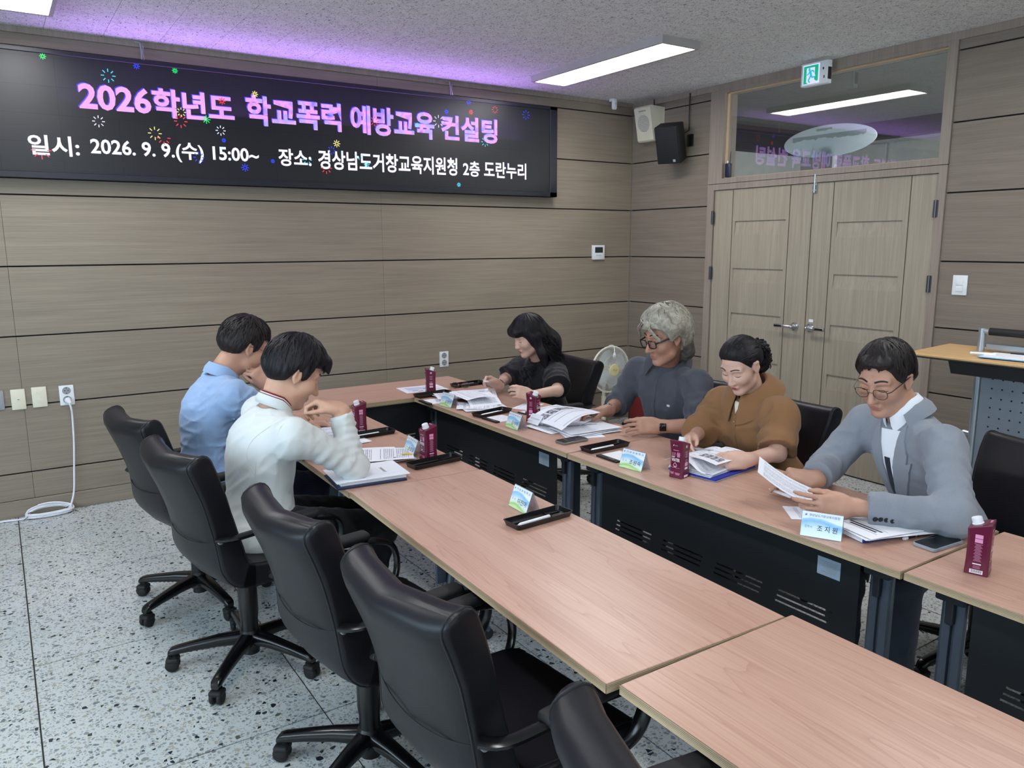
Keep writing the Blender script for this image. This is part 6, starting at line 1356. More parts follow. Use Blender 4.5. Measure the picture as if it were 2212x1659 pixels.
def seat_legs(J, face, kz=0.50, reach=0.42, drop=0.10, fx=0.0):
    """thighs forward from the pelvis, shins down to the floor; face = +1 towards +x, -1 towards -x"""
    p = A(*J['pelvis'])
    for s, q in (('L', 1), ('R', -1)):
        J['H' + s] = p + A(face * 0.02, q * face * 0.085, -0.02); J['K' + s] = A(p[0] + face * reach, p[1] + q * face * 0.11, kz); J['F' + s] = A(p[0] + face * (reach - fx), p[1] + q * face * 0.11, drop)
def shoes(J, face, root, mat, name='shoe'):
    for s in ('L', 'R'):
        a = A(*J['F' + s]); m = MB(); rows = []
        for x, w_, h in ((-0.07, 0.030, 0.06), (-0.06, 0.038, 0.085), (0.0, 0.040, 0.085), (0.07, 0.046, 0.06), (0.14, 0.046, 0.048), (0.185, 0.034, 0.036), (0.20, 0.012, 0.02)):
            rows.append([(a[0] + face * x, a[1] + w_ * math.cos(t_), max(0.001, 0.002 + h * max(0, math.sin(t_)) ** 0.7)) for t_ in [2 * PI * j / 16 for j in range(16)]])
        m.grid(rows, cv=True, capu=True); m.build(name, mat, root)
def collar_mesh(nb, up, fw, r0, r1, drop, point, mat, parent, name='collar', open_=0.32, th=0.003, lift=0.02, n=28, half=False):
    """fold-down collar: band round the neck, leaf falling outwards, points in front"""
    nb = A(*nb); up = nrm(up); fw = nrm(A(*fw) - up * (A(*fw) @ up)); sd = np.cross(up, fw); m = MB()
    for off in (0,):
        rows = []
        for i in range(n + 1):
            a = open_ + (2 * PI - 2 * open_) * i / n; dr = fw * math.cos(a) + sd * math.sin(a); front = max(0.0, math.cos(a)); fr2 = front ** 3
            top = nb + dr * (r0 * (1 + 0.05 * front)) + up * (lift - 0.030 * front); mid_ = nb + dr * (r0 * 1.10 + 0.002) + up * (lift + 0.004 - 0.030 * front)
            bot = nb + dr * (r1 + 0.012 * fr2) + up * (lift - drop - 0.026 * front - point * fr2); bas = nb + dr * (r0 * 1.06) + up * (lift - drop * 0.9 - 0.02 * front)
            q = (mid_ + bot) / 2 + dr * 0.006
            rows.append([bas, top, mid_, q, bot, bot - dr * th - up * 0.001, (mid_ + bot) / 2 + dr * (0.006 - th), mid_ - dr * 0.004])
        m.grid(rows, cv=True, capu=True)
    return m.build(name, mat, parent, smooth=60)
def button_row(F, pts_dirs, r, mat, parent, name='button'):
    for p, d in pts_dirs:
        fs = np.linspace(0.10, -0.10, 80); P = np.array([p + d * f for f in fs], np.float32); q = F.eval(P); i = max(1, int(np.argmax(q < 0))); c = P[i] + d * 0.001
        m = MB(); x = np.cross(d, A(0, 0, 1)); Mx = frame(c, nrm(x), A(0, 0, 1)); Mx = Matrix.Translation(Vector(c)) @ Vector((0, 0, 1)).rotation_difference(Vector(d)).to_matrix().to_4x4(); m.lathe([(0, 0), (r, 0), (r, 0.0022), (r * 0.7, 0.0028), (r * 0.6, 0.0018), (0, 0.0018)], 14, Mx, caps=False); m.build(name, mat, parent)
def patch(F, org, ax_u, ax_v, d, poly, th, mat, parent, name, res=None):
    """flat panel lying on a garment: polygon in (u, v) projected along -d onto the field F"""
    org, ax_u, ax_v, d = A(*org), nrm(ax_u), nrm(ax_v), nrm(d); bm = bmesh.new(); vs = [bm.verts.new((x, y, 0)) for x, y in poly]; bm.faces.new(vs)
    L = max(math.hypot(poly[i][0] - poly[i - 1][0], poly[i][1] - poly[i - 1][1]) for i in range(len(poly)))
    bmesh.ops.triangulate(bm, faces=bm.faces[:])
    for _ in range(3):
        ed = [e for e in bm.edges if e.calc_length() > (res or 0.022)]
        if ed: bmesh.ops.subdivide_edges(bm, edges=ed, cuts=1, use_grid_fill=False); bmesh.ops.triangulate(bm, faces=bm.faces[:])
    bm.verts.index_update(); XY = [(v.co.x, v.co.y) for v in bm.verts]; fs_ = [[v.index for v in f.verts] for f in bm.faces]; bd = [[v.index for v in e.verts] for e in bm.edges if e.is_boundary]; bm.free()
    fs = np.linspace(0.22, -0.12, 86).astype(np.float32); out = []
    allP = np.concatenate([org + ax_u * x + ax_v * y + d * fs[:, None] for x, y in XY]).astype(np.float32); q = F.eval(allP).reshape(len(XY), -1)
    for k in range(len(XY)):
        i = max(1, int(np.argmax(q[k] < 0))); t = q[k, i - 1] / (q[k, i - 1] - q[k, i] + 1e-9); t = min(max(t, 0), 1); f = fs[i - 1] + (fs[i] - fs[i - 1]) * t; out.append(org + ax_u * XY[k][0] + ax_v * XY[k][1] + d * f)
    n = len(out); vs = [p + d * th for p in out] + [p - d * 0.002 for p in out]
    m = MB(); m.add(vs, fs_ + [[i + n for i in f][::-1] for f in fs_] + [(a, b, b + n, a + n) for a, b in bd]); return m.build(name, mat, parent, smooth=50)
# ---- hair
def hairline(pts):
    fx = [p[0] for p in pts]; uy = [p[1] for p in pts]; return lambda f: np.interp(f, fx, uy)
def hair_cap(F, H, line, thick=0.016, top=0.0, back=0.0, side=0.0, wav=0.003, seed=1, lam=0.02, extra=None, face_l=None, taper=0.013):
    F.add(H.ell((-0.012, 0, 0.032), (0.096 + thick + back * 0.5, 0.0755 + thick * 0.9 + side, 0.088 + thick + top)), 0.02)
    F.add(H.ell((-0.032, 0, -0.005), (0.075 + thick + back, 0.068 + thick * 0.9 + side, 0.080)), 0.03)
    if extra: extra(F, H)
    def cut(P):
        q = H.loc(P); g = line(q[:, 0]) + (face_l(q) if face_l else 0); return ((g - q[:, 2]) * 0.75 * H.s).astype(np.float32)
    F.cuts.append(cut); r = np.random.RandomState(seed); ph = r.rand(6) * 6.28
    def disp(P):
        q = H.loc(P); az = np.arctan2(q[:, 1], q[:, 0] + 0.03); el = np.arctan2(q[:, 2], np.hypot(q[:, 0] + 0.03, q[:, 1]))
        a = np.sin(az * (0.35 / lam) + 2.2 * np.sin(el * 3 + ph[0]) + ph[1]) + 0.7 * np.sin(az * (0.62 / lam) + 1.6 * np.sin(el * 5 + ph[2]) + ph[3]) + 0.5 * np.sin(el * 9 + az * 4 + ph[4]); t = np.clip((q[:, 2] - line(q[:, 0])) / 0.05, 0, 1); return (-wav * a * 0.6 * H.s * (0.3 + 0.7 * t) + (1 - t) ** 1.6 * taper).astype(np.float32)
    F.disp.append(disp)
def locks(H, line, n, seed, length=0.10, width=0.008, thick=0.016, crown=(-0.35, 0.1, 0.93), wave=0.25, lift=0.004, fly=0.010, rad=None, fall=None, region=None, wn=2.0, stop=0.012, face_l=None):
    """tapered flat strands lying over the scalp, away from the crown"""
    r = np.random.RandomState(seed); m = MB(); c = np.array((-0.014, 0, 0.028)); rd = np.array(rad if rad else (0.096 + thick, 0.0755 + thick * 0.9, 0.088 + thick)); k = np.array(crown) / np.linalg.norm(crown); cnt = 0; tries = 0; n = int(n * 2.6); width = width * 0.52
    while cnt < n and tries < n * 30:
        tries += 1; v = r.normal(size=3); v /= np.linalg.norm(v); p = c + rd * v
        if p[2] < line(p[0]) + (face_l(p[None])[0] if face_l else 0) + stop: continue
        if region is not None and not region(p): continue
        path = []; w0 = r.uniform(-1, 1); steps = 9; st = length * r.uniform(0.6, 1.15) / steps; ph = r.rand() * 6.28; free = False; vel = None
        for i in range(steps + 1):
            t = i / steps; off = lift * math.sin(PI * min(1, t * 1.1)) + (fly * max(0, t - 0.65) / 0.35 * r.uniform(0.3, 1.0) if not free else 0)
            if not free:
                pc = c + rd * v; tp = min(1, max(0, (pc[2] - line(pc[0])) / 0.05)); path.append(c + (rd + off * tp - 0.012 * (1 - tp) ** 1.6) * v); tg = v * (v @ k) - k; ln = np.linalg.norm(tg)
                if ln < 1e-3: tg = np.cross(k, (0, 1, 0.01)); ln = np.linalg.norm(tg)
                tg = tg / ln; bt = np.cross(v, tg); a = wave * math.sin(wn * 2 * PI * t + ph) + 0.35 * w0; tg = tg * math.cos(a) + bt * math.sin(a); vn = v + tg * st / rd.mean(); vn /= np.linalg.norm(vn); pn = c + rd * vn
                if pn[2] < line(pn[0]) + (face_l(pn[None])[0] if face_l else 0):
                    if fall is None: break
                    free = True; vel = (pn - c - rd * v); vel = vel / (np.linalg.norm(vel) + 1e-9); cur = path[-1].copy()
                v = vn
            else:
                vel = vel * 0.6 + np.array(fall) * 0.4 + 0.12 * np.array((math.sin(ph + i * 1.9), math.cos(ph + i * 1.7), 0)); vel /= np.linalg.norm(vel); cur = cur + vel * st; path.append(cur.copy())
        if len(path) < 4: continue
        q = len(path); wd = width * r.uniform(0.6, 1.25)
        pts = [H.w(*p_) for p_ in path]; upv = Vector(pts[0] - H.c)
        m.tube(pts, [max(0.0006, wd * 0.5 * math.sin(PI * (0.10 + 0.86 * i / (q - 1))) ** 0.7) * H.s for i in range(q)], 5, flat=(0.45, 1.0), up=upv, caps=False); cnt += 1
    return m
HB, HC, HH = 0.0046, 0.0075, 0.0046      # voxel sizes: skin, cloth, hair
def arm(F, S, E_, W, r=(0.054, 0.043, 0.041, 0.027), k=0.02): F.add(f_cone(S, E_, r[0], r[1]), k); F.add(f_cone(E_, W, r[2], r[3]), k)
def lerp(a, b, t): return A(*a) + (A(*b) - A(*a)) * t
def figure(label, J, H, hands, skin, fem=False, jaw=1.0, armr=(0.050, 0.042, 0.041, 0.027), bulk=0.93, brow=0.030, group=None, eye=1.0):
    F = Field(); torso(F, J, -0.004, fem, bulk=bulk); build_head(F, H, J['neck'], fem, jaw)
    for s in 'LR': arm(F, J['S' + s], J['E' + s], J['W' + s], armr)
    tips = {}
    for s in 'LR':
        a = dict(hands[s]); tips[s] = hand(F, J['W' + s], a.pop('d'), a.pop('n'), s, **a)
    o = field_obj('person', F, HB, skin, keep_islands=0.02); tag(o, label, 'person'); face_marks(H, F, o, fem, brow, eye); return o, F, tips
def sleeve(F, S, E_, W, g, t, r=(0.054, 0.046, 0.043, 0.032), flare=0.0, k=0.03):
    """t < 1: ends on the upper arm at t; t > 1: ends on the forearm at t - 1; flat cuff"""
    if t <= 1:
        e = lerp(S, E_, t); d = A(*E_) - A(*S); F.add(f_and(f_cone(S, lerp(S, E_, t + 0.2), r[0] + g, r[0] + (r[1] - r[0]) * t + g + flare), (e, d)), k)
    else:
        F.add(f_cone(S, E_, r[0] + g, r[1] + g), k); e = lerp(E_, W, t - 1); d = A(*W) - A(*E_); q = r[2] + (r[3] - r[2]) * (t - 1)
        F.add(f_and(f_cone(E_, lerp(E_, W, t - 1 + 0.15), r[2] + g, q + g + flare), (e, d)), k)
def cuff(mat, root, a, b, t, rad, L=0.05, name='cuff', th=0.004):
    c = lerp(a, b, t); d = nrm(A(*b) - A(*a)); m = MB(); pr = []
    Mx = Matrix.Translation(Vector(c)) @ Vector((0, 0, 1)).rotation_difference(Vector(d)).to_matrix().to_4x4()
    m.lathe([(rad, -L), (rad + th, -L * 0.9), (rad + th * 1.2, -L * 0.1), (rad + th * 0.6, 0), (rad - 0.006, -0.002)], 24, Mx, caps=False); m.build(name, mat, root)
def nax(J, H): return nrm(H.w(-0.028, 0, -0.045) - A(*J['neck']))
def plane_cut(p, n_): p, n_ = A(*p), nrm(n_); return lambda P: ((P - p) @ n_).astype(np.float32)
skinA = skin_mat('skin_a', srgb(205, 164, 140)); skinB = skin_mat('skin_b', srgb(180, 138, 118)); skinC = skin_mat('skin_c', srgb(214, 178, 160)); skinD = skin_mat('skin_d', srgb(194, 152, 130))
dark_trs = cloth_mat('trousers_dark', srgb(22, 23, 28)); navy_trs = cloth_mat('trousers_navy', srgb(26, 30, 48)); shoe_d = simple('shoe_dark', srgb(24, 22, 22), 0.4)
def trousers(J, root, mat, g=0.018, name='trousers', waist=None, shin=True):
    F = Field(); up = nrm(A(*J['neck']) - A(*J['pelvis'])); sd = nrm(A(*J['SL']) - A(*J['SR'])); R = np.stack([np.cross(sd, up), sd, up])
    F.add(f_ell(A(*J['pelvis']) - up * 0.02, R, (0.128, 0.17, 0.115)), 0.05); legs(F, J, g, shin); F.cuts.append(plane_cut(A(*J['pelvis']) + up * 0.10, up)); F.cuts.append(lambda P: (0.09 - P[:, 2]).astype(np.float32)); F.disp.append(wrinkles(0.008, 0.09, 3)); return field_obj(name, F, 0.009, mat, root)
# ------------------------------------------------------------------ young man in the white jersey (window side, nearer)
def man_white():
    J = dict(pelvis=(-4.245, -2.52, 0.575), chest=(-4.225, -2.52, 0.865), neck=(-4.150, -2.505, 1.045), SL=(-4.165, -2.315, 0.985), SR=(-4.150, -2.725, 0.965), EL=(-3.98, -2.235, 0.775), WL=(-3.865, -2.105, 0.752), ER=(-3.905, -2.705, 0.790), WR=(-3.938, -2.650, 1.022))
    seat_legs(J, 1, 0.475, 0.47, 0.09, 0.08); H = Head((-4.062, -2.505, 1.166), -4, 33, 0, 1.07)
    o, F, tips = figure('young man with black hair in a white jersey resting his chin on one hand', J, H, dict(L=dict(d=(0.75, 0.6, -0.10), n=(0, 0, -1), curl=(0.25, 0.35, 0.25)), R=dict(d=(-0.72, 0.50, 0.32), n=(-0.40, 0.15, -0.85), curl=(0.85, 0.9, 0.6), thumb=(0.35, 0.55))), skinA, jaw=1.0, bulk=0.96)
    jm = cloth_mat('jersey_white', srgb(206, 212, 212), 0.05, weave=700, bump=0.15, rough=0.6)
    G = Field(); up, sd, fw = torso(G, J, 0.014, k=0.06); neck_hole(G, J, H, 0.064)
    sleeve(G, J['SR'], J['ER'], J['WR'], 0.012, 1.90, flare=0.002); sleeve(G, J['SL'], J['EL'], J['WL'], 0.012, 1.9)
    R = np.stack([fw, sd, up]); G.add(f_ell(A(*J['pelvis']) + A(-0.02, 0, -0.045), R, (0.155, 0.19, 0.09)), 0.06); G.add(f_ell(A(*J['pelvis']) + A(0.02, -0.10, -0.05), R, (0.15, 0.10, 0.08)), 0.05)
    G.cuts.append(lambda P: (0.475 - P[:, 2]).astype(np.float32)); G.cuts.append(plane_cut((-4.02, -2.5, 0.55), (0.93, 0, -0.35))) if False else None
    G.disp += [wrinkles(0.006, 0.10, 11, (1, 1, 1.6)), rings(J['ER'], J['WR'], 0.0036, 0.030, 3, 0.05, 0.95), rings(J['SR'], J['ER'], 0.004, 0.05, 5, 0.25, 1.0)]
    jo = field_obj('jersey', G, 0.0068, jm, o)
    red = cloth_mat('collar_red', srgb(122, 22, 34)); nb = A(*J['neck']) + up * 0.004
    collar_mesh(nb, nrm(up + fw * 0.25), fw, 0.066, 0.076, 0.034, 0.0, jm, o, 'collar', 0.5, lift=0.014)
    for k, (mt, dz) in enumerate(((red, 0.017), (jm, 0.012), (red, 0.007))):
        m = MB(); ua = nrm(up + fw * 0.25); f2 = nrm(fw - ua * (fw @ ua)); s2 = np.cross(ua, f2); m.tube([nb + f2 * 0.0685 * math.cos(a) + s2 * 0.0685 * math.sin(a) + ua * (dz + 0.012 - 0.03 * max(0, math.cos(a))) for a in np.linspace(0.5, 2 * PI - 0.5, 30)], 0.0036, 6); m.build('collar_stripe', mt, o)
    seam = cloth_mat('jersey_seam', srgb(196, 200, 198)); 
    def seamline(pts, nm='seam', r=0.0014, fld=G):
        out = []
        for p, d in pts:
            d = nrm(d); fs = np.linspace(0.12, -0.12, 90); P = np.array([A(*p) + d * f for f in fs], np.float32); q = fld.eval(P); i = max(1, int(np.argmax(q < 0))); out.append(P[i] + d * 0.0008)
        m = MB(); m.tube(out, r, 5); m.build(nm, seam, jo)
    c = A(*J['chest'])
    seamline([(A(*J['SR']) + up * (0.05 - 0.25 * t) - fw * (0.02 + 0.08 * t) + sd * (0.04 + 0.10 * math.sin(PI * t)), -fw * 0.9 - sd * 0.6) for t in np.linspace(0, 1, 14)])
    seamline([(A(*J['SR']) + (lerp((0, 0, 0), A(*J['ER']) - A(*J['SR']), 0.22)) + np.array((math.cos(a) * 0.09 * fw + math.sin(a) * 0.09 * up)), np.array(math.cos(a) * fw + math.sin(a) * up - sd * 0.5)) for a in np.linspace(-1.2, 3.0, 18)])
    seamline([(c - up * (0.02 + 0.30 * t) - sd * (0.13 + 0.02 * t) - fw * 0.05, -sd - fw * 0.6) for t in np.linspace(0, 1, 12)])
    trousers(J, o, cloth_mat('shorts_black', srgb(12, 12, 15)), 0.020)
    for k in (0, 1):
        m = MB(); m.box((A(*J['KR']) + A(-0.16, -0.072, -0.005 - 0.024 * k)), (0.10, 0.012, 0.011), rot=(0, R_(12), 0)); m.build('trouser_stripe', jm, o)
    shoes(J, 1, o, simple('shoe_silver', srgb(190, 196, 200), 0.4))
    ln = hairline([(-0.13, -0.062), (-0.075, -0.070), (-0.035, -0.045), (-0.022, 0.00), (0.000, 0.012), (0.018, -0.022), (0.034, -0.005), (0.040, 0.048), (0.075, 0.060), (0.10, 0.045), (0.13, 0.030)])
    hm = M['hair_black']; Fh = Field(); hair_cap(Fh, H, ln, 0.019, 0.012, 0.006, 0.006, 0.0032, 4, extra=lambda F_, H_: (F_.add(H_.cone((0.075, -0.03, 0.088), (0.106, -0.035, 0.052), 0.024, 0.012), 0.02), F_.add(H_.cone((0.075, 0.03, 0.088), (0.104, 0.03, 0.055), 0.024, 0.012), 0.02)))
    ho = field_obj('hair', Fh, HH, hm, o); lk = locks(H, ln, 230, 5, 0.085, 0.010, 0.024, (-0.3, 0.15, 0.9), 0.2, 0.003, 0.006, rad=(0.124, 0.098, 0.120)); lk.build('hair_strands', hm, ho, smooth=60)['kind'] = 'stuff'
    return o
# ------------------------------------------------------------------ man in the light blue shirt (window side, farther)
def man_blue():
    J = dict(pelvis=(-4.275, -1.79, 0.575), chest=(-4.255, -1.79, 0.885), neck=(-4.175, -1.775, 1.085), SL=(-4.175, -1.585, 1.01), SR=(-4.180, -1.990, 1.005), EL=(-3.93, -1.52, 0.785), WL=(-3.74, -1.66, 0.755), ER=(-3.915, -1.960, 0.785), WR=(-3.995, -1.880, 1.010))
    seat_legs(J, 1, 0.475, 0.47, 0.09, 0.06); H = Head((-4.060, -1.755, 1.192), 6, 28, 0, 1.06)
    o, F, tips = figure('man in a light blue short-sleeved shirt leaning his cheek on his fist', J, H, dict(L=dict(d=(0.85, -0.35, -0.1), n=(0, 0, -1), curl=(0.3, 0.35, 0.3)), R=dict(d=(-0.55, 0.15, 0.80), n=(-0.30, 0.85, -0.15), curl=(1.1, 1.2, 0.7), thumb=(0.3, 0.5))), skinD, bulk=0.98)
    sm = cloth_mat('shirt_light_blue', srgb(146, 172, 208), 0.10, heather=0.10, weave=600, bump=0.2)
    G = Field(); up, sd, fw = torso(G, J, 0.016, k=0.06); neck_hole(G, J, H, 0.064); sleeve(G, J['SR'], J['ER'], J['WR'], 0.016, 0.80, flare=0.004); sleeve(G, J['SL'], J['EL'], J['WL'], 0.016, 0.80, flare=0.004)
    R = np.stack([fw, sd, up]); G.add(f_ell(A(*J['pelvis']) + A(-0.01, 0, -0.02), R, (0.15, 0.185, 0.10)), 0.06); G.cuts.append(lambda P: (0.515 - P[:, 2]).astype(np.float32))
    G.disp += [wrinkles(0.009, 0.11, 21, (1, 1, 1.7)), rings(J['SR'], J['ER'], 0.004, 0.06, 7, 0.2, 0.9)]; so = field_obj('shirt', G, 0.0072, sm, o)
    nb = A(*J['neck']); ua = nrm(up + fw * 0.2); collar_mesh(nb, ua, fw, 0.066, 0.088, 0.050, 0.02, sm, o, 'collar', 0.35, lift=0.020)
    trousers(J, o, navy_trs); shoes(J, 1, o, shoe_d)
    ln = hairline([(-0.13, -0.058), (-0.075, -0.066), (-0.035, -0.045), (-0.022, 0.00), (0.000, 0.012), (0.018, -0.018), (0.036, 0.0), (0.042, 0.050), (0.075, 0.066), (0.10, 0.055), (0.13, 0.04)])
    hm = M['hair_soft']; Fh = Field(); hair_cap(Fh, H, ln, 0.017, 0.008, 0.006, 0.006, 0.003, 9); ho = field_obj('hair', Fh, HH, hm, o)
    locks(H, ln, 230, 15, 0.075, 0.010, 0.021, (-0.2, -0.2, 0.9), 0.3, 0.004, 0.009, rad=(0.120, 0.099, 0.116)).build('hair_strands', hm, ho, smooth=60)['kind'] = 'stuff'
    m = MB()
    for s in (1, -1): m.tube([H.w(0.098, s * 0.058, 0.006), H.w(0.02, s * 0.083, 0.008), H.w(-0.02, s * 0.085, 0.0)], 0.0012, 5); m.tube([H.w(0.104, s * 0.033 + 0.024 * math.cos(a), 0.0 + 0.018 * math.sin(a)) for a in np.linspace(0, 2 * PI, 17)[:-1]], 0.0011, 5, closed=True)
    m.build('eyeglasses', M['black_pl'], o); return o
# ------------------------------------------------------------------ man in the grey jacket (door side, nearest)
FL4 = lambda q: np.where(q[:, 0] > 0.045, -0.30 * np.abs(q[:, 1] - 0.012) + 0.006 + 0.005 * np.sin(q[:, 1] * 160) + 0.004 * np.sin(q[:, 1] * 330 + 1), 0.0)
def man_grey():
    J = dict(pelvis=(-2.010, -4.080, 0.575), chest=(-2.125, -4.045, 0.845), neck=(-2.185, -4.000, 1.035), SL=(-2.285, -4.205, 0.965), SR=(-2.130, -3.815, 0.955), EL=(-2.500, -4.375, 0.785), WL=(-2.690, -4.110, 0.785), ER=(-2.270, -3.745, 0.775), WR=(-2.525, -3.860, 0.788))
    seat_legs(J, -1, 0.50, 0.44, 0.09, 0.02); H = Head((-2.262, -3.957, 1.170), 183, 25, 0, 1.06)
    o, F, tips = figure('man with glasses in a grey-blue suit jacket reading a folded handout', J, H, dict(L=dict(d=(-0.86, 0.50, 0.02), n=(0.55, 0.80, -0.1), curls=[(0.35, 0.45, 0.3), (0.5, 0.5, 0.35), (0.6, 0.6, 0.4), (0.7, 0.7, 0.4)], thumb=(0.35, 0.45), sc=1.03), R=dict(d=(-0.82, 0.52, 0.18), n=(0.25, 0.25, -0.92), curls=[(0.4, 0.5, 0.3), (0.55, 0.7, 0.4), (0.7, 0.8, 0.5), (0.8, 0.8, 0.5)], thumb=(0.4, 0.45), sc=1.03)), skinD, jaw=1.02, eye=1.1)
    jm = cloth_mat('jacket_grey_blue', srgb(132, 138, 148), 0.10, heather=0.07, weave=800, bump=0.2)
    G = Field(); up, sd, fw = torso(G, J, 0.022, k=0.06, bulk=0.98); neck_hole(G, J, H, 0.064); sleeve(G, J['SL'], J['EL'], J['WL'], 0.020, 1.80, flare=0.004); sleeve(G, J['SR'], J['ER'], J['WR'], 0.020, 1.80, flare=0.004)
    R = np.stack([fw, sd, up]); G.add(f_ell(A(*J['pelvis']) + A(-0.01, 0, -0.06), R, (0.165, 0.20, 0.14)), 0.06); G.cuts.append(lambda P: (0.50 - P[:, 2]).astype(np.float32))
    G.disp += [wrinkles(0.006, 0.13, 31, (1, 1, 1.4)), rings(J['SL'], J['EL'], 0.0055, 0.055, 5, 0.25, 1.0), rings(J['EL'], J['WL'], 0.0035, 0.06, 6, 0.0, 0.7), rings(J['ER'], J['WR'], 0.005, 0.055, 8, 0.0, 0.7)]
    jo = field_obj('jacket', G, 0.0068, jm, o); c = A(*J['chest'])
    wh = cloth_mat('shirt_white', srgb(232, 238, 246), 0.03, weave=500, bump=0.1); dk = cloth_mat('lanyard_dark', srgb(34, 44, 58)); lap = cloth_mat('lapel_grey', srgb(140, 146, 156), 0.08, heather=0.06)
    P_ = lambda poly, th, mt, nm: patch(G, c, sd, up, nrm(fw), poly, th, mt, jo, nm)
    P_([(-0.052, 0.17), (0.052, 0.17), (0.012, -0.03), (-0.012, -0.03)], 0.003, wh, 'shirt_front'); P_([(-0.014, 0.075), (0.014, 0.075), (0.012, -0.14), (-0.012, -0.14)], 0.0055, dk, 'lanyard')
    P_([(0.066, 0.195), (0.098, 0.10), (0.090, 0.062), (0.112, 0.070), (0.060, -0.07), (0.006, -0.18), (0.010, -0.07), (0.032, 0.06), (0.048, 0.17)], 0.009, lap, 'lapel'); P_([(-0.066, 0.195), (-0.098, 0.10), (-0.090, 0.062), (-0.112, 0.070), (-0.060, -0.07), (-0.006, -0.18), (-0.010, -0.07), (-0.032, 0.06), (-0.048, 0.17)], 0.009, lap, 'lapel')
    P_([(0.070, -0.085), (0.128, -0.070), (0.126, -0.098), (0.068, -0.113)], 0.010, simple('badge_orange', srgb(168, 96, 50), 0.35), 'name_badge')
    nb = A(*J['neck']); ua = nax(J, H); collar_mesh(nb, ua, fw, 0.064, 0.076, 0.042, 0.035, wh, o, 'shirt_collar', 0.20, lift=0.044); collar_mesh(nb - up * 0.010, ua, fw, 0.078, 0.108, 0.050, 0.0, jm, o, 'jacket_collar', 0.95, lift=0.030)
    for k in range(4):
        p = lerp(J['EL'], J['WL'], 0.80 - 0.09 * k * 0.6) ; d = nrm(A(-0.5, -0.75, -0.25)); button_row(G, [(p, d)], 0.0085, M['black_pl'], jo, 'sleeve_button')
    trousers(J, o, cloth_mat('suit_trousers', srgb(70, 78, 92))); shoes(J, -1, o, shoe_d)
    ln = hairline([(-0.13, -0.050), (-0.080, -0.060), (-0.035, -0.035), (-0.022, 0.00), (0.002, 0.014), (0.018, -0.004), (0.040, 0.022), (0.050, 0.066), (0.070, 0.080), (0.10, 0.082), (0.13, 0.08)])
    hm = M['hair_soft']; Fh = Field(); hair_cap(Fh, H, ln, 0.013, 0.010, 0.004, 0.005, 0.0026, 14, face_l=FL4, extra=lambda F_, H_: F_.add(H_.ell((0.055, 0.01, 0.090), (0.045, 0.06, 0.026), 20), 0.02)); ho = field_obj('hair', Fh, HH, hm, o)
    locks(H, ln, 260, 25, 0.080, 0.009, 0.018, (-0.35, -0.15, 0.92), 0.25, 0.003, 0.006, rad=(0.116, 0.094, 0.113), face_l=FL4).build('hair_strands', hm, ho, smooth=60)['kind'] = 'stuff'
    glasses(H, o, simple('specs_metal', srgb(70, 62, 60), 0.3, 0.6), 0.0012, 0.0245, 0.019, 2.6, -4); pen_at(tips['R'], (-0.35, -0.9, 0.10), 'white pen held by the man in the grey jacket'); return o
def glasses(H, root, mat, r, hw, hh, sq, drop=0, sep=0.034, lens=True):
    g = None; m = MB(); z0 = 0.0 + drop / 1000.0
    def rim(s): return [H.w(0.1055 - 0.010 * abs(math.cos(a)) * 0.3 - 0.004 * (s * math.cos(a) > 0.5), s * sep + hw * math.copysign(abs(math.cos(a)) ** (2 / sq), math.cos(a)), z0 + hh * math.copysign(abs(math.sin(a)) ** (2 / sq), math.sin(a))) for a in np.linspace(0, 2 * PI, 25)[:-1]]
    for s in (1, -1): m.tube(rim(s), r * H.s, 6, closed=True)
    m.tube([H.w(0.106, -(sep - hw), z0 + 0.004), H.w(0.110, 0, z0 + 0.007), H.w(0.106, sep - hw, z0 + 0.004)], r * 0.9, 6)
    for s in (1, -1): m.tube([H.w(0.100, s * (sep + hw), z0 + 0.006), H.w(0.088, s * 0.070, z0 + 0.008), H.w(0.03, s * 0.082, 0.008), H.w(-0.012, s * 0.087, 0.010), H.w(-0.032, s * 0.085, -0.012)], r * 1.15 * H.s, 6, flat=(1.3, 0.8))
    g = m.build('eyeglasses', mat, root)
    if lens:
        for s in (1, -1):
            m = MB(); m.add(rim(s), [tuple(range(24))]); m.build('lens', M['lens'], g, smooth=None, fix=False)
    return g
def pen_at(tips, d, lab, mat='penwhite', r=0.0062):
    c = (tips[0] + tips[4]) / 2; d = nrm(d); t = thing('pen', lab, 'pen', tuple(c)); m = MB(); m.tube([-d * 0.055, -d * 0.045, d * 0.085, d * 0.088], [0.002, r, r, r * 0.8], 10); m.build('barrel', M[mat], t); m = MB(); m.tube([-d * 0.060, -d * 0.052], [0.0008, 0.003], 8); m.build('tip', M['grey_pl'], t)
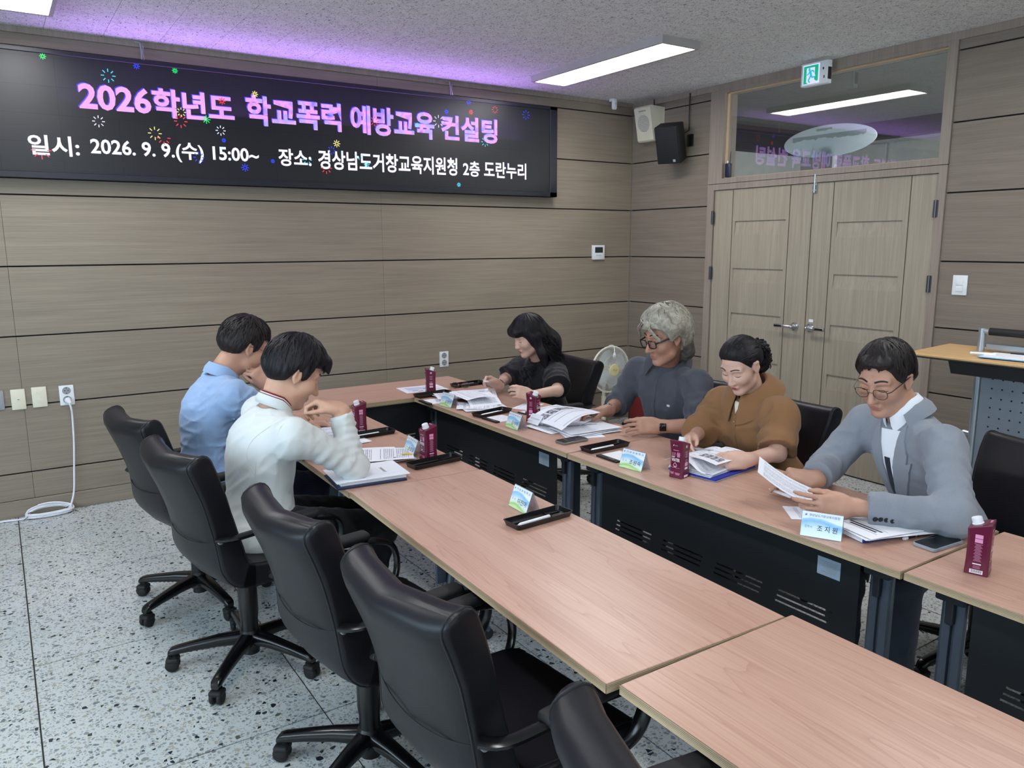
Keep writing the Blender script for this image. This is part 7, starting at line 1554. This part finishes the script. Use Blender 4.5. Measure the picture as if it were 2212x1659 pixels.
# ------------------------------------------------------------------ woman in the brown shirt
def woman_brown():
    J = dict(pelvis=(-1.985, -3.225, 0.545), chest=(-2.075, -3.225, 0.815), neck=(-2.130, -3.230, 0.992), SL=(-2.155, -3.415, 0.915), SR=(-2.115, -3.040, 0.905), EL=(-2.260, -3.490, 0.768), WL=(-2.480, -3.495, 0.772), ER=(-2.250, -3.030, 0.770), WR=(-2.455, -3.165, 0.790))
    seat_legs(J, -1, 0.48, 0.42, 0.09, 0.0); H = Head((-2.235, -3.245, 1.128), 184, 33, 0, 0.97)
    o, F, tips = figure('woman in a camel brown shirt with black hair tied back, reading handouts', J, H, dict(L=dict(d=(-0.92, 0.34, 0.0), n=(0.30, 0.78, -0.5), curl=(1.0, 1.1, 0.6), thumb=(0.3, 0.5), sc=0.96), R=dict(d=(-0.86, -0.35, 0.12), n=(0.2, -0.5, -0.8), curl=(0.6, 0.7, 0.4), thumb=(0.4, 0.5), sc=0.94)), skinC, True, 1.05, (0.044, 0.038, 0.038, 0.025), 0.92, 0.029)
    sm = cloth_mat('shirt_camel', srgb(136, 99, 66), 0.10, weave=700, bump=0.15)
    G = Field(); up, sd, fw = torso(G, J, 0.026, True, k=0.07); neck_hole(G, J, H, 0.064); sleeve(G, J['SL'], J['EL'], J['WL'], 0.030, 0.92, (0.052, 0.05, 0.05, 0.04), 0.010, 0.04); sleeve(G, J['SR'], J['ER'], J['WR'], 0.028, 1.12, (0.052, 0.05, 0.05, 0.04), 0.006, 0.04)
    R = np.stack([fw, sd, up]); G.add(f_ell(A(*J['pelvis']) + A(0, 0, -0.04), R, (0.165, 0.205, 0.13)), 0.07); G.cuts.append(lambda P: (0.49 - P[:, 2]).astype(np.float32))
    G.disp += [wrinkles(0.010, 0.12, 41, (1, 1.2, 0.6)), rings(J['SL'], J['EL'], 0.006, 0.07, 9, 0.2, 0.95), rings(J['SR'], J['ER'], 0.006, 0.07, 4, 0.2, 0.95)]; so = field_obj('shirt', G, 0.0072, sm, o)
    nb = A(*J['neck']); ua = nax(J, H); collar_mesh(nb, ua, fw, 0.072, 0.150, 0.070, 0.050, sm, o, 'collar', 0.16, lift=0.056, th=0.005)
    c = A(*J['chest']); P_ = lambda poly, th, mt, nm: patch(G, c, sd, up, nrm(fw), poly, th, mt, so, nm)
    P_([(-0.016, 0.11), (0.016, 0.11), (0.016, -0.26), (-0.016, -0.26)], 0.0035, sm, 'button_placket'); wht = cloth_mat('inner_top', srgb(226, 214, 200)); P_([(-0.022, 0.165), (0.022, 0.165), (0.0, 0.115)], 0.004, wht, 'inner_top')
    for k in range(4): button_row(G, [(c + up * (0.075 - 0.085 * k) + fw * 0.05, nrm(fw))], 0.0085, simple('button_cream', srgb(214, 204, 180), 0.25), so)
    trousers(J, o, dark_trs, shin=True); shoes(J, -1, o, shoe_d)
    ln = hairline([(-0.14, -0.045), (-0.095, -0.055), (-0.05, -0.035), (-0.026, 0.01), (0.0, 0.020), (0.018, 0.000), (0.035, 0.030), (0.052, 0.064), (0.072, 0.082), (0.10, 0.086), (0.13, 0.086)])
    hm = M['hair_black']; Fh = Field(); hair_cap(Fh, H, ln, 0.011, 0.006, 0.006, 0.004, 0.002, 24); ho = field_obj('hair', Fh, HH, hm, o)
    locks(H, ln, 220, 35, 0.14, 0.007, 0.013, (0.80, 0.0, 0.45), 0.06, 0.002, 0.001, rad=(0.1125, 0.0915, 0.1075)).build('hair_strands', hm, ho, smooth=60)['kind'] = 'stuff'
    Ft = Field(); r = np.random.RandomState(3)
    pts = [(-0.105, 0, 0.005), (-0.140, 0.0, 0.000), (-0.150, 0.0, -0.030), (-0.140, 0.0, -0.075), (-0.115, 0.0, -0.115)]
    for a, b, r0, r1 in zip(pts[:-1], pts[1:], (0.022, 0.032, 0.042, 0.044), (0.032, 0.042, 0.044, 0.030)): Ft.add(H.cone(a, b, r0, r1), 0.02)
    def curl(P): q = H.loc(P); return (0.007 * (np.sin(q[:, 2] * 190 + 3 * np.sin(q[:, 1] * 60)) * np.sin(q[:, 1] * 150 + q[:, 0] * 120))).astype(np.float32)
    Ft.disp.append(curl); pt = field_obj('ponytail', Ft, HH, hm, ho); m = MB()
    for k in range(90):
        a = r.rand() * 6.28; s = r.uniform(0.3, 1); p = np.array((-0.128 - 0.03 * r.rand(), 0.035 * math.cos(a), 0.0 + 0.03 * math.sin(a))); path = []; v = np.array((-0.6, 0.5 * math.cos(a), 0.5 * math.sin(a))); ph = r.rand() * 6.28
        for i in range(9):
            path.append(H.w(*p)); v = v * 0.6 + np.array((0.28, 0.0, -0.85)) * 0.5 + 0.5 * np.array((math.cos(ph + i * 1.5), math.sin(ph + i * 1.5), 0)); v /= np.linalg.norm(v); p = p + v * 0.0165 * s
        m.tube(path, [0.0042 * math.sin(PI * (0.15 + 0.8 * i / 8)) for i in range(9)], 5, caps=False)
    m.build('ponytail_curls', hm, pt, smooth=60)['kind'] = 'stuff'
    m = MB(); m.tube([H.w(-0.118, 0.024 * math.cos(a), 0.004 + 0.024 * math.sin(a)) for a in np.linspace(0, 2 * PI, 17)[:-1]], 0.005, 6, closed=True); m.build('hair_tie', cloth_mat('hair_tie', srgb(30, 40, 80)), ho)
    pen_at(tips['R'], (0.3, -0.9, 0.02), 'clear ballpoint pen in the hand of the woman in brown', 'grey_pl', 0.0048); return o
# ------------------------------------------------------------------ man with grey wavy hair
def man_wavy():
    J = dict(pelvis=(-1.945, -2.585, 0.555), chest=(-2.015, -2.605, 0.855), neck=(-2.070, -2.625, 1.055), SL=(-2.085, -2.845, 0.970), SR=(-2.055, -2.375, 0.975), EL=(-2.180, -2.950, 0.770), WL=(-2.345, -2.835, 0.772), ER=(-2.165, -2.330, 0.780), WR=(-2.325, -2.420, 0.776))
    seat_legs(J, -1, 0.49, 0.43, 0.09, 0.0); H = Head((-2.185, -2.705, 1.205), 172, 17, 0, 1.10)
    o, F, tips = figure('man with grey wavy hair and black glasses in a dark blue shirt', J, H, dict(L=dict(d=(-0.90, 0.40, 0.05), n=(0.35, 0.80, -0.45), curl=(0.5, 0.6, 0.4), thumb=(0.35, 0.5), sc=1.05), R=dict(d=(-0.92, 0.30, 0.0), n=(0.1, -0.3, -0.95), curl=(0.4, 0.6, 0.4), thumb=(0.5, 0.45), sc=1.05)), skinB, jaw=1.05, armr=(0.054, 0.048, 0.046, 0.030), bulk=1.0)
    sm = cloth_mat('shirt_chambray', srgb(74, 77, 86), 0.14, heather=0.16, weave=800, bump=0.25)
    G = Field(); up, sd, fw = torso(G, J, 0.022, k=0.06, bulk=1.05); neck_hole(G, J, H, 0.064); sleeve(G, J['SL'], J['EL'], J['WL'], 0.022, 1.22, flare=0.004); sleeve(G, J['SR'], J['ER'], J['WR'], 0.022, 1.22, flare=0.004)
    R = np.stack([fw, sd, up]); G.add(f_ell(A(*J['pelvis']) + A(0, 0, -0.03), R, (0.165, 0.20, 0.13)), 0.07); G.cuts.append(lambda P: (0.49 - P[:, 2]).astype(np.float32))
    G.disp += [wrinkles(0.008, 0.13, 51, (1, 1.2, 0.7)), rings(J['SL'], J['EL'], 0.005, 0.06, 2, 0.3, 1.0), rings(J['SR'], J['ER'], 0.005, 0.06, 3, 0.3, 1.0), rings(J['EL'], J['WL'], 0.004, 0.03, 3, 0, 0.3)]; so = field_obj('shirt', G, 0.0072, sm, o)
    for s in 'LR': cuff(sm, so, J['E' + s], J['W' + s], 0.24, 0.063, 0.045, 'rolled_cuff')
    nb = A(*J['neck']); ua = nax(J, H); collar_mesh(nb, ua, fw, 0.071, 0.124, 0.056, 0.05, sm, o, 'collar', 0.26, lift=0.052, th=0.005)
    c = A(*J['chest']); P_ = lambda poly, th, mt, nm: patch(G, c, sd, up, nrm(fw), poly, th, mt, so, nm)
    P_([(-0.016, 0.15), (0.016, 0.15), (0.016, -0.28), (-0.016, -0.28)], 0.003, sm, 'button_placket'); P_([(0.100, 0.022), (0.117, 0.022), (0.117, 0.012), (0.100, 0.012)], 0.003, simple('logo_white', srgb(220, 222, 226), 0.5), 'chest_logo')
    for k in range(4): button_row(G, [(c + up * (0.11 - 0.085 * k) + fw * 0.05, nrm(fw))], 0.006, simple('button_blue', srgb(84, 92, 108), 0.3), so)
    trousers(J, o, dark_trs); shoes(J, -1, o, shoe_d)
    # watch and bead bracelet
    d = nrm(A(*J['WL']) - A(*J['EL'])); p = lerp(J['EL'], J['WL'], 0.90); ax = Vector((0, 0, 1)).rotation_difference(Vector(d)).to_matrix().to_4x4(); Mx = Matrix.Translation(Vector(p)) @ ax
    m = MB(); m.lathe([(0.0325, -0.011), (0.0345, -0.010), (0.0345, 0.010), (0.0325, 0.011)], 28, Mx, caps=False); w_ = m.build('watch_band', simple('watch_white', srgb(206, 200, 190), 0.4), o)
    n_ = nrm(A(-0.45, -0.8, 0.1)); n_ = nrm(n_ - d * (n_ @ d)); m = MB(); m.rbox(Vector(p + n_ * 0.036), (0.034, 0.010, 0.040), 0.004, 2, rot=frame((0, 0, 0), d, n_).to_3x3()); m.build('watch_face', simple('watch_black', srgb(8, 9, 12), 0.08), w_)
    d = nrm(A(*J['WR']) - A(*J['ER'])); p = lerp(J['ER'], J['WR'], 0.92); e1 = nrm(np.cross(d, A(0, 0, 1))); e2 = np.cross(d, e1); bk_ = None
    for k in range(20):
        a = 2 * PI * k / 20; m = MB(); m.sphere(p + (e1 * math.cos(a) + e2 * math.sin(a)) * 0.035 + d * 0.004 * math.sin(2 * a), 0.0058, 8, 6); m.build('bracelet_bead', M['black_pl'] if k % 3 else M['steel'], o)
    ln = hairline([(-0.17, -0.150), (-0.09, -0.150), (-0.050, -0.12), (-0.032, -0.03), (-0.012, 0.010), (0.012, 0.000), (0.030, -0.010), (0.045, 0.030), (0.060, 0.056), (0.085, 0.072), (0.11, 0.066), (0.14, 0.06)])
    hm = M['hair_grey']; Fh = Field(); hair_cap(Fh, H, ln, 0.024, 0.014, 0.016, 0.010, 0.0035, 34, lam=0.03, taper=0.006); ho = field_obj('hair', Fh, HH, hm, o)
    locks(H, ln, 330, 45, 0.17, 0.017, 0.026, (-0.15, -0.25, 0.93), 0.42, 0.006, 0.012, rad=(0.131, 0.110, 0.129), wn=1.0, region=lambda p: p[2] > -0.02).build('hair_strands', hm, ho, smooth=60)['kind'] = 'stuff'
    Fn = Field(); Fn.add(H.cone((-0.085, 0, -0.02), (-0.092, 0, -0.110), 0.058, 0.046), 0.03)
    for s in (1, -1): Fn.add(H.cone((-0.048, s * 0.070, 0.0), (-0.062, s * 0.064, -0.085), 0.022, 0.018), 0.02)
    Fn.disp.append(lambda P: (0.003 * np.sin(np.arctan2(H.loc(P)[:, 1], -H.loc(P)[:, 0]) * 26 + 2 * np.sin(H.loc(P)[:, 2] * 60))).astype(np.float32)); nh = field_obj('nape_hair', Fn, HH, hair_mat('hair_dark_grey', srgb(52, 49, 46), srgb(110, 105, 98)), ho)
    m = MB(); r = np.random.RandomState(12)
    for k in range(46):
        s = 1 if k % 3 else -1; t0 = r.uniform(-0.02, 0.05); e = r.uniform(0.2, 1.0); pts = [(0.055 + t0, 0.012 + 0.01 * r.randn(), 0.118), (0.090 + 0.5 * t0, 0.012 + s * 0.020 * e, 0.104), (0.103, s * (0.028 + 0.018 * e), 0.078), (0.094, s * (0.046 + 0.016 * e), 0.050 - 0.01 * r.rand()), (0.076 + 0.01 * r.rand(), s * (0.066 + 0.012 * e), 0.026 - 0.02 * r.rand())]
        pp = smooth_path([H.w(*p) for p in pts], 3); q = len(pp); m.tube(pp, [0.0048 * math.sin(PI * (0.1 + 0.87 * i / (q - 1))) for i in range(q)], 5, flat=(0.5, 1), caps=False)
    m.build('fringe_locks', hm, ho, smooth=60)['kind'] = 'stuff'
    glasses(H, o, simple('specs_black', srgb(14, 12, 14), 0.25), 0.0026, 0.0255, 0.0175, 4.0, -3); return o
# ------------------------------------------------------------------ woman in black
def woman_black():
    J = dict(pelvis=(-1.955, -1.375, 0.515), chest=(-2.010, -1.390, 0.760), neck=(-2.060, -1.405, 0.940), SL=(-2.045, -1.575, 0.850), SR=(-2.045, -1.215, 0.850), EL=(-2.175, -1.770, 0.772), WL=(-2.400, -1.790, 0.770), ER=(-2.215, -1.230, 0.770), WR=(-2.385, -1.410, 0.775))
    seat_legs(J, -1, 0.46, 0.42, 0.09, 0.0); H = Head((-2.175, -1.450, 1.085), 171, 22, 0, 1.0)
    o, F, tips = figure('woman with long black hair and a fringe in a black blouse', J, H, dict(L=dict(d=(-0.80, 0.10, 0.28), n=(0.20, 0.90, -0.35), curl=(0.8, 0.8, 0.5), thumb=(0.35, 0.5), sc=0.94), R=dict(d=(-0.75, 0.15, 0.45), n=(0.1, -0.5, -0.7), curls=[(0.6, 0.8, 0.4), (0.8, 0.9, 0.5), (0.9, 1.0, 0.5), (1.0, 1.0, 0.5)], thumb=(0.4, 0.6), sc=0.94)), skinC, True, 0.95, (0.042, 0.037, 0.036, 0.024), 0.86, 0.030)
    sm = cloth_mat('blouse_black', srgb(17, 17, 22), 0.15, weave=700, bump=0.15, rough=0.7)
    G = Field(); up, sd, fw = torso(G, J, 0.018, True, k=0.06, bulk=0.92); neck_hole(G, J, H, 0.064); sleeve(G, J['SL'], J['EL'], J['WL'], 0.028, 0.86, (0.05, 0.046, 0.045, 0.035), 0.016, 0.03); sleeve(G, J['SR'], J['ER'], J['WR'], 0.028, 0.86, (0.05, 0.046, 0.045, 0.035), 0.016, 0.03)
    R = np.stack([fw, sd, up]); G.add(f_ell(A(*J['pelvis']) + A(0, 0, -0.03), R, (0.14, 0.175, 0.12)), 0.07); G.cuts.append(lambda P: (0.46 - P[:, 2]).astype(np.float32))
    G.disp += [wrinkles(0.007, 0.10, 61, (1, 1.2, 0.6)), rings(J['SL'], J['EL'], 0.005, 0.06, 2, 0.2, 0.95)]; so = field_obj('blouse', G, 0.0072, sm, o)
    nb = A(*J['neck']); m = MB(); c0 = nb + fw * 0.075 - up * 0.02; r = np.random.RandomState(8)
    for k in range(16):
        a = -1.3 + 2.6 * k / 15; z = -0.035 * abs(math.cos(k * 1.3)) - 0.012 * k; m.sphere(c0 + sd * 0.05 * math.sin(k * 2.1) + up * z + fw * (0.03 + 0.015 * r.rand()), (0.020, 0.036, 0.022), 10, 7, M=frame((0, 0, 0), fw, sd).to_3x3() @ Euler((r.rand() * 2, r.rand(), r.rand() * 2)).to_matrix())
    m.build('ruffle_bow', sm, so)
    trousers(J, o, dark_trs); shoes(J, -1, o, shoe_d)
    d = nrm(A(*J['WR']) - A(*J['ER'])); p = lerp(J['ER'], J['WR'], 0.86); e1 = nrm(np.cross(d, A(0, 0, 1))); e2 = np.cross(d, e1); m = MB(); m.tube([p + (e1 * math.cos(a) + e2 * math.sin(a)) * 0.030 for a in np.linspace(0, 2 * PI, 21)[:-1]], 0.0025, 6, closed=True); m.build('bracelet', M['black_pl'], o)
    ln = hairline([(-0.16, -0.30), (-0.03, -0.30), (0.004, -0.26), (0.020, -0.10), (0.034, -0.045), (0.048, 0.010), (0.062, 0.030), (0.10, 0.031), (0.14, 0.031)])
    hm = M['hair_black']
    def long(F_, H_):
        F_.add(H_.cone((-0.055, 0, 0.00), (-0.115, 0.0, -0.10), 0.085, 0.080), 0.04); F_.add(H_.cone((-0.115, 0, -0.10), (-0.125, 0.0, -0.165), 0.078, 0.060), 0.04)
        for s in (1, -1): F_.add(H_.cone((-0.010, s * 0.072, 0.0), (-0.020, s * 0.086, -0.12), 0.034, 0.034), 0.03); F_.add(H_.cone((-0.020, s * 0.086, -0.12), (0.000, s * 0.086, -0.215), 0.034, 0.022), 0.03)
        F_.add(H_.cone((0.080, -0.045, 0.065), (0.080, 0.045, 0.065), 0.030, 0.030), 0.03); F_.add(H_.cone((0.094, -0.040, 0.045), (0.094, 0.040, 0.045), 0.022, 0.022), 0.02)
    Fh = Field(); hair_cap(Fh, H, ln, 0.018, 0.012, 0.010, 0.010, 0.003, 44, extra=long); ho = field_obj('hair', Fh, HH, hm, o, keep_islands=0.1)
    locks(H, ln, 150, 55, 0.10, 0.010, 0.021, (-0.15, 0.0, 0.98), 0.15, 0.003, 0.003, rad=(0.122, 0.104, 0.121)).build('hair_strands', hm, ho, smooth=60)['kind'] = 'stuff'
    m = MB(); r = np.random.RandomState(5)
    for k in range(300):
        a = r.uniform(-1.25, 1.25) if k % 3 else (1 if r.rand() > 0.5 else -1) * r.uniform(1.2, 1.75); p = np.array((-0.055 - 0.085 * math.cos(a), 0.105 * math.sin(a), -0.02 - 0.06 * r.rand())); v = np.array((-0.12, 0.10 * math.sin(a), -0.95)); ph = r.rand() * 6.28; path = []; st = r.uniform(0.016, 0.026)
        for i in range(11):
            path.append(H.w(*p)); v2 = v + 0.5 * np.array((math.cos(ph + 1.1 * i), math.sin(ph + 1.1 * i), 0)); v2 /= np.linalg.norm(v2); p = p + v2 * st
        m.tube(path, [0.0030 * math.sin(PI * (0.12 + 0.86 * i / 10)) for i in range(11)], 5, flat=(0.6, 1), caps=False)
    m.build('hair_waves', hm, ho, smooth=60)['kind'] = 'stuff'
    pen_at(tips['R'], (0.75, 0.45, -0.15), 'white pen in the raised hand of the woman in black'); return o
for fn in (man_white, man_blue, man_grey, woman_brown, man_wavy, woman_black): fn()
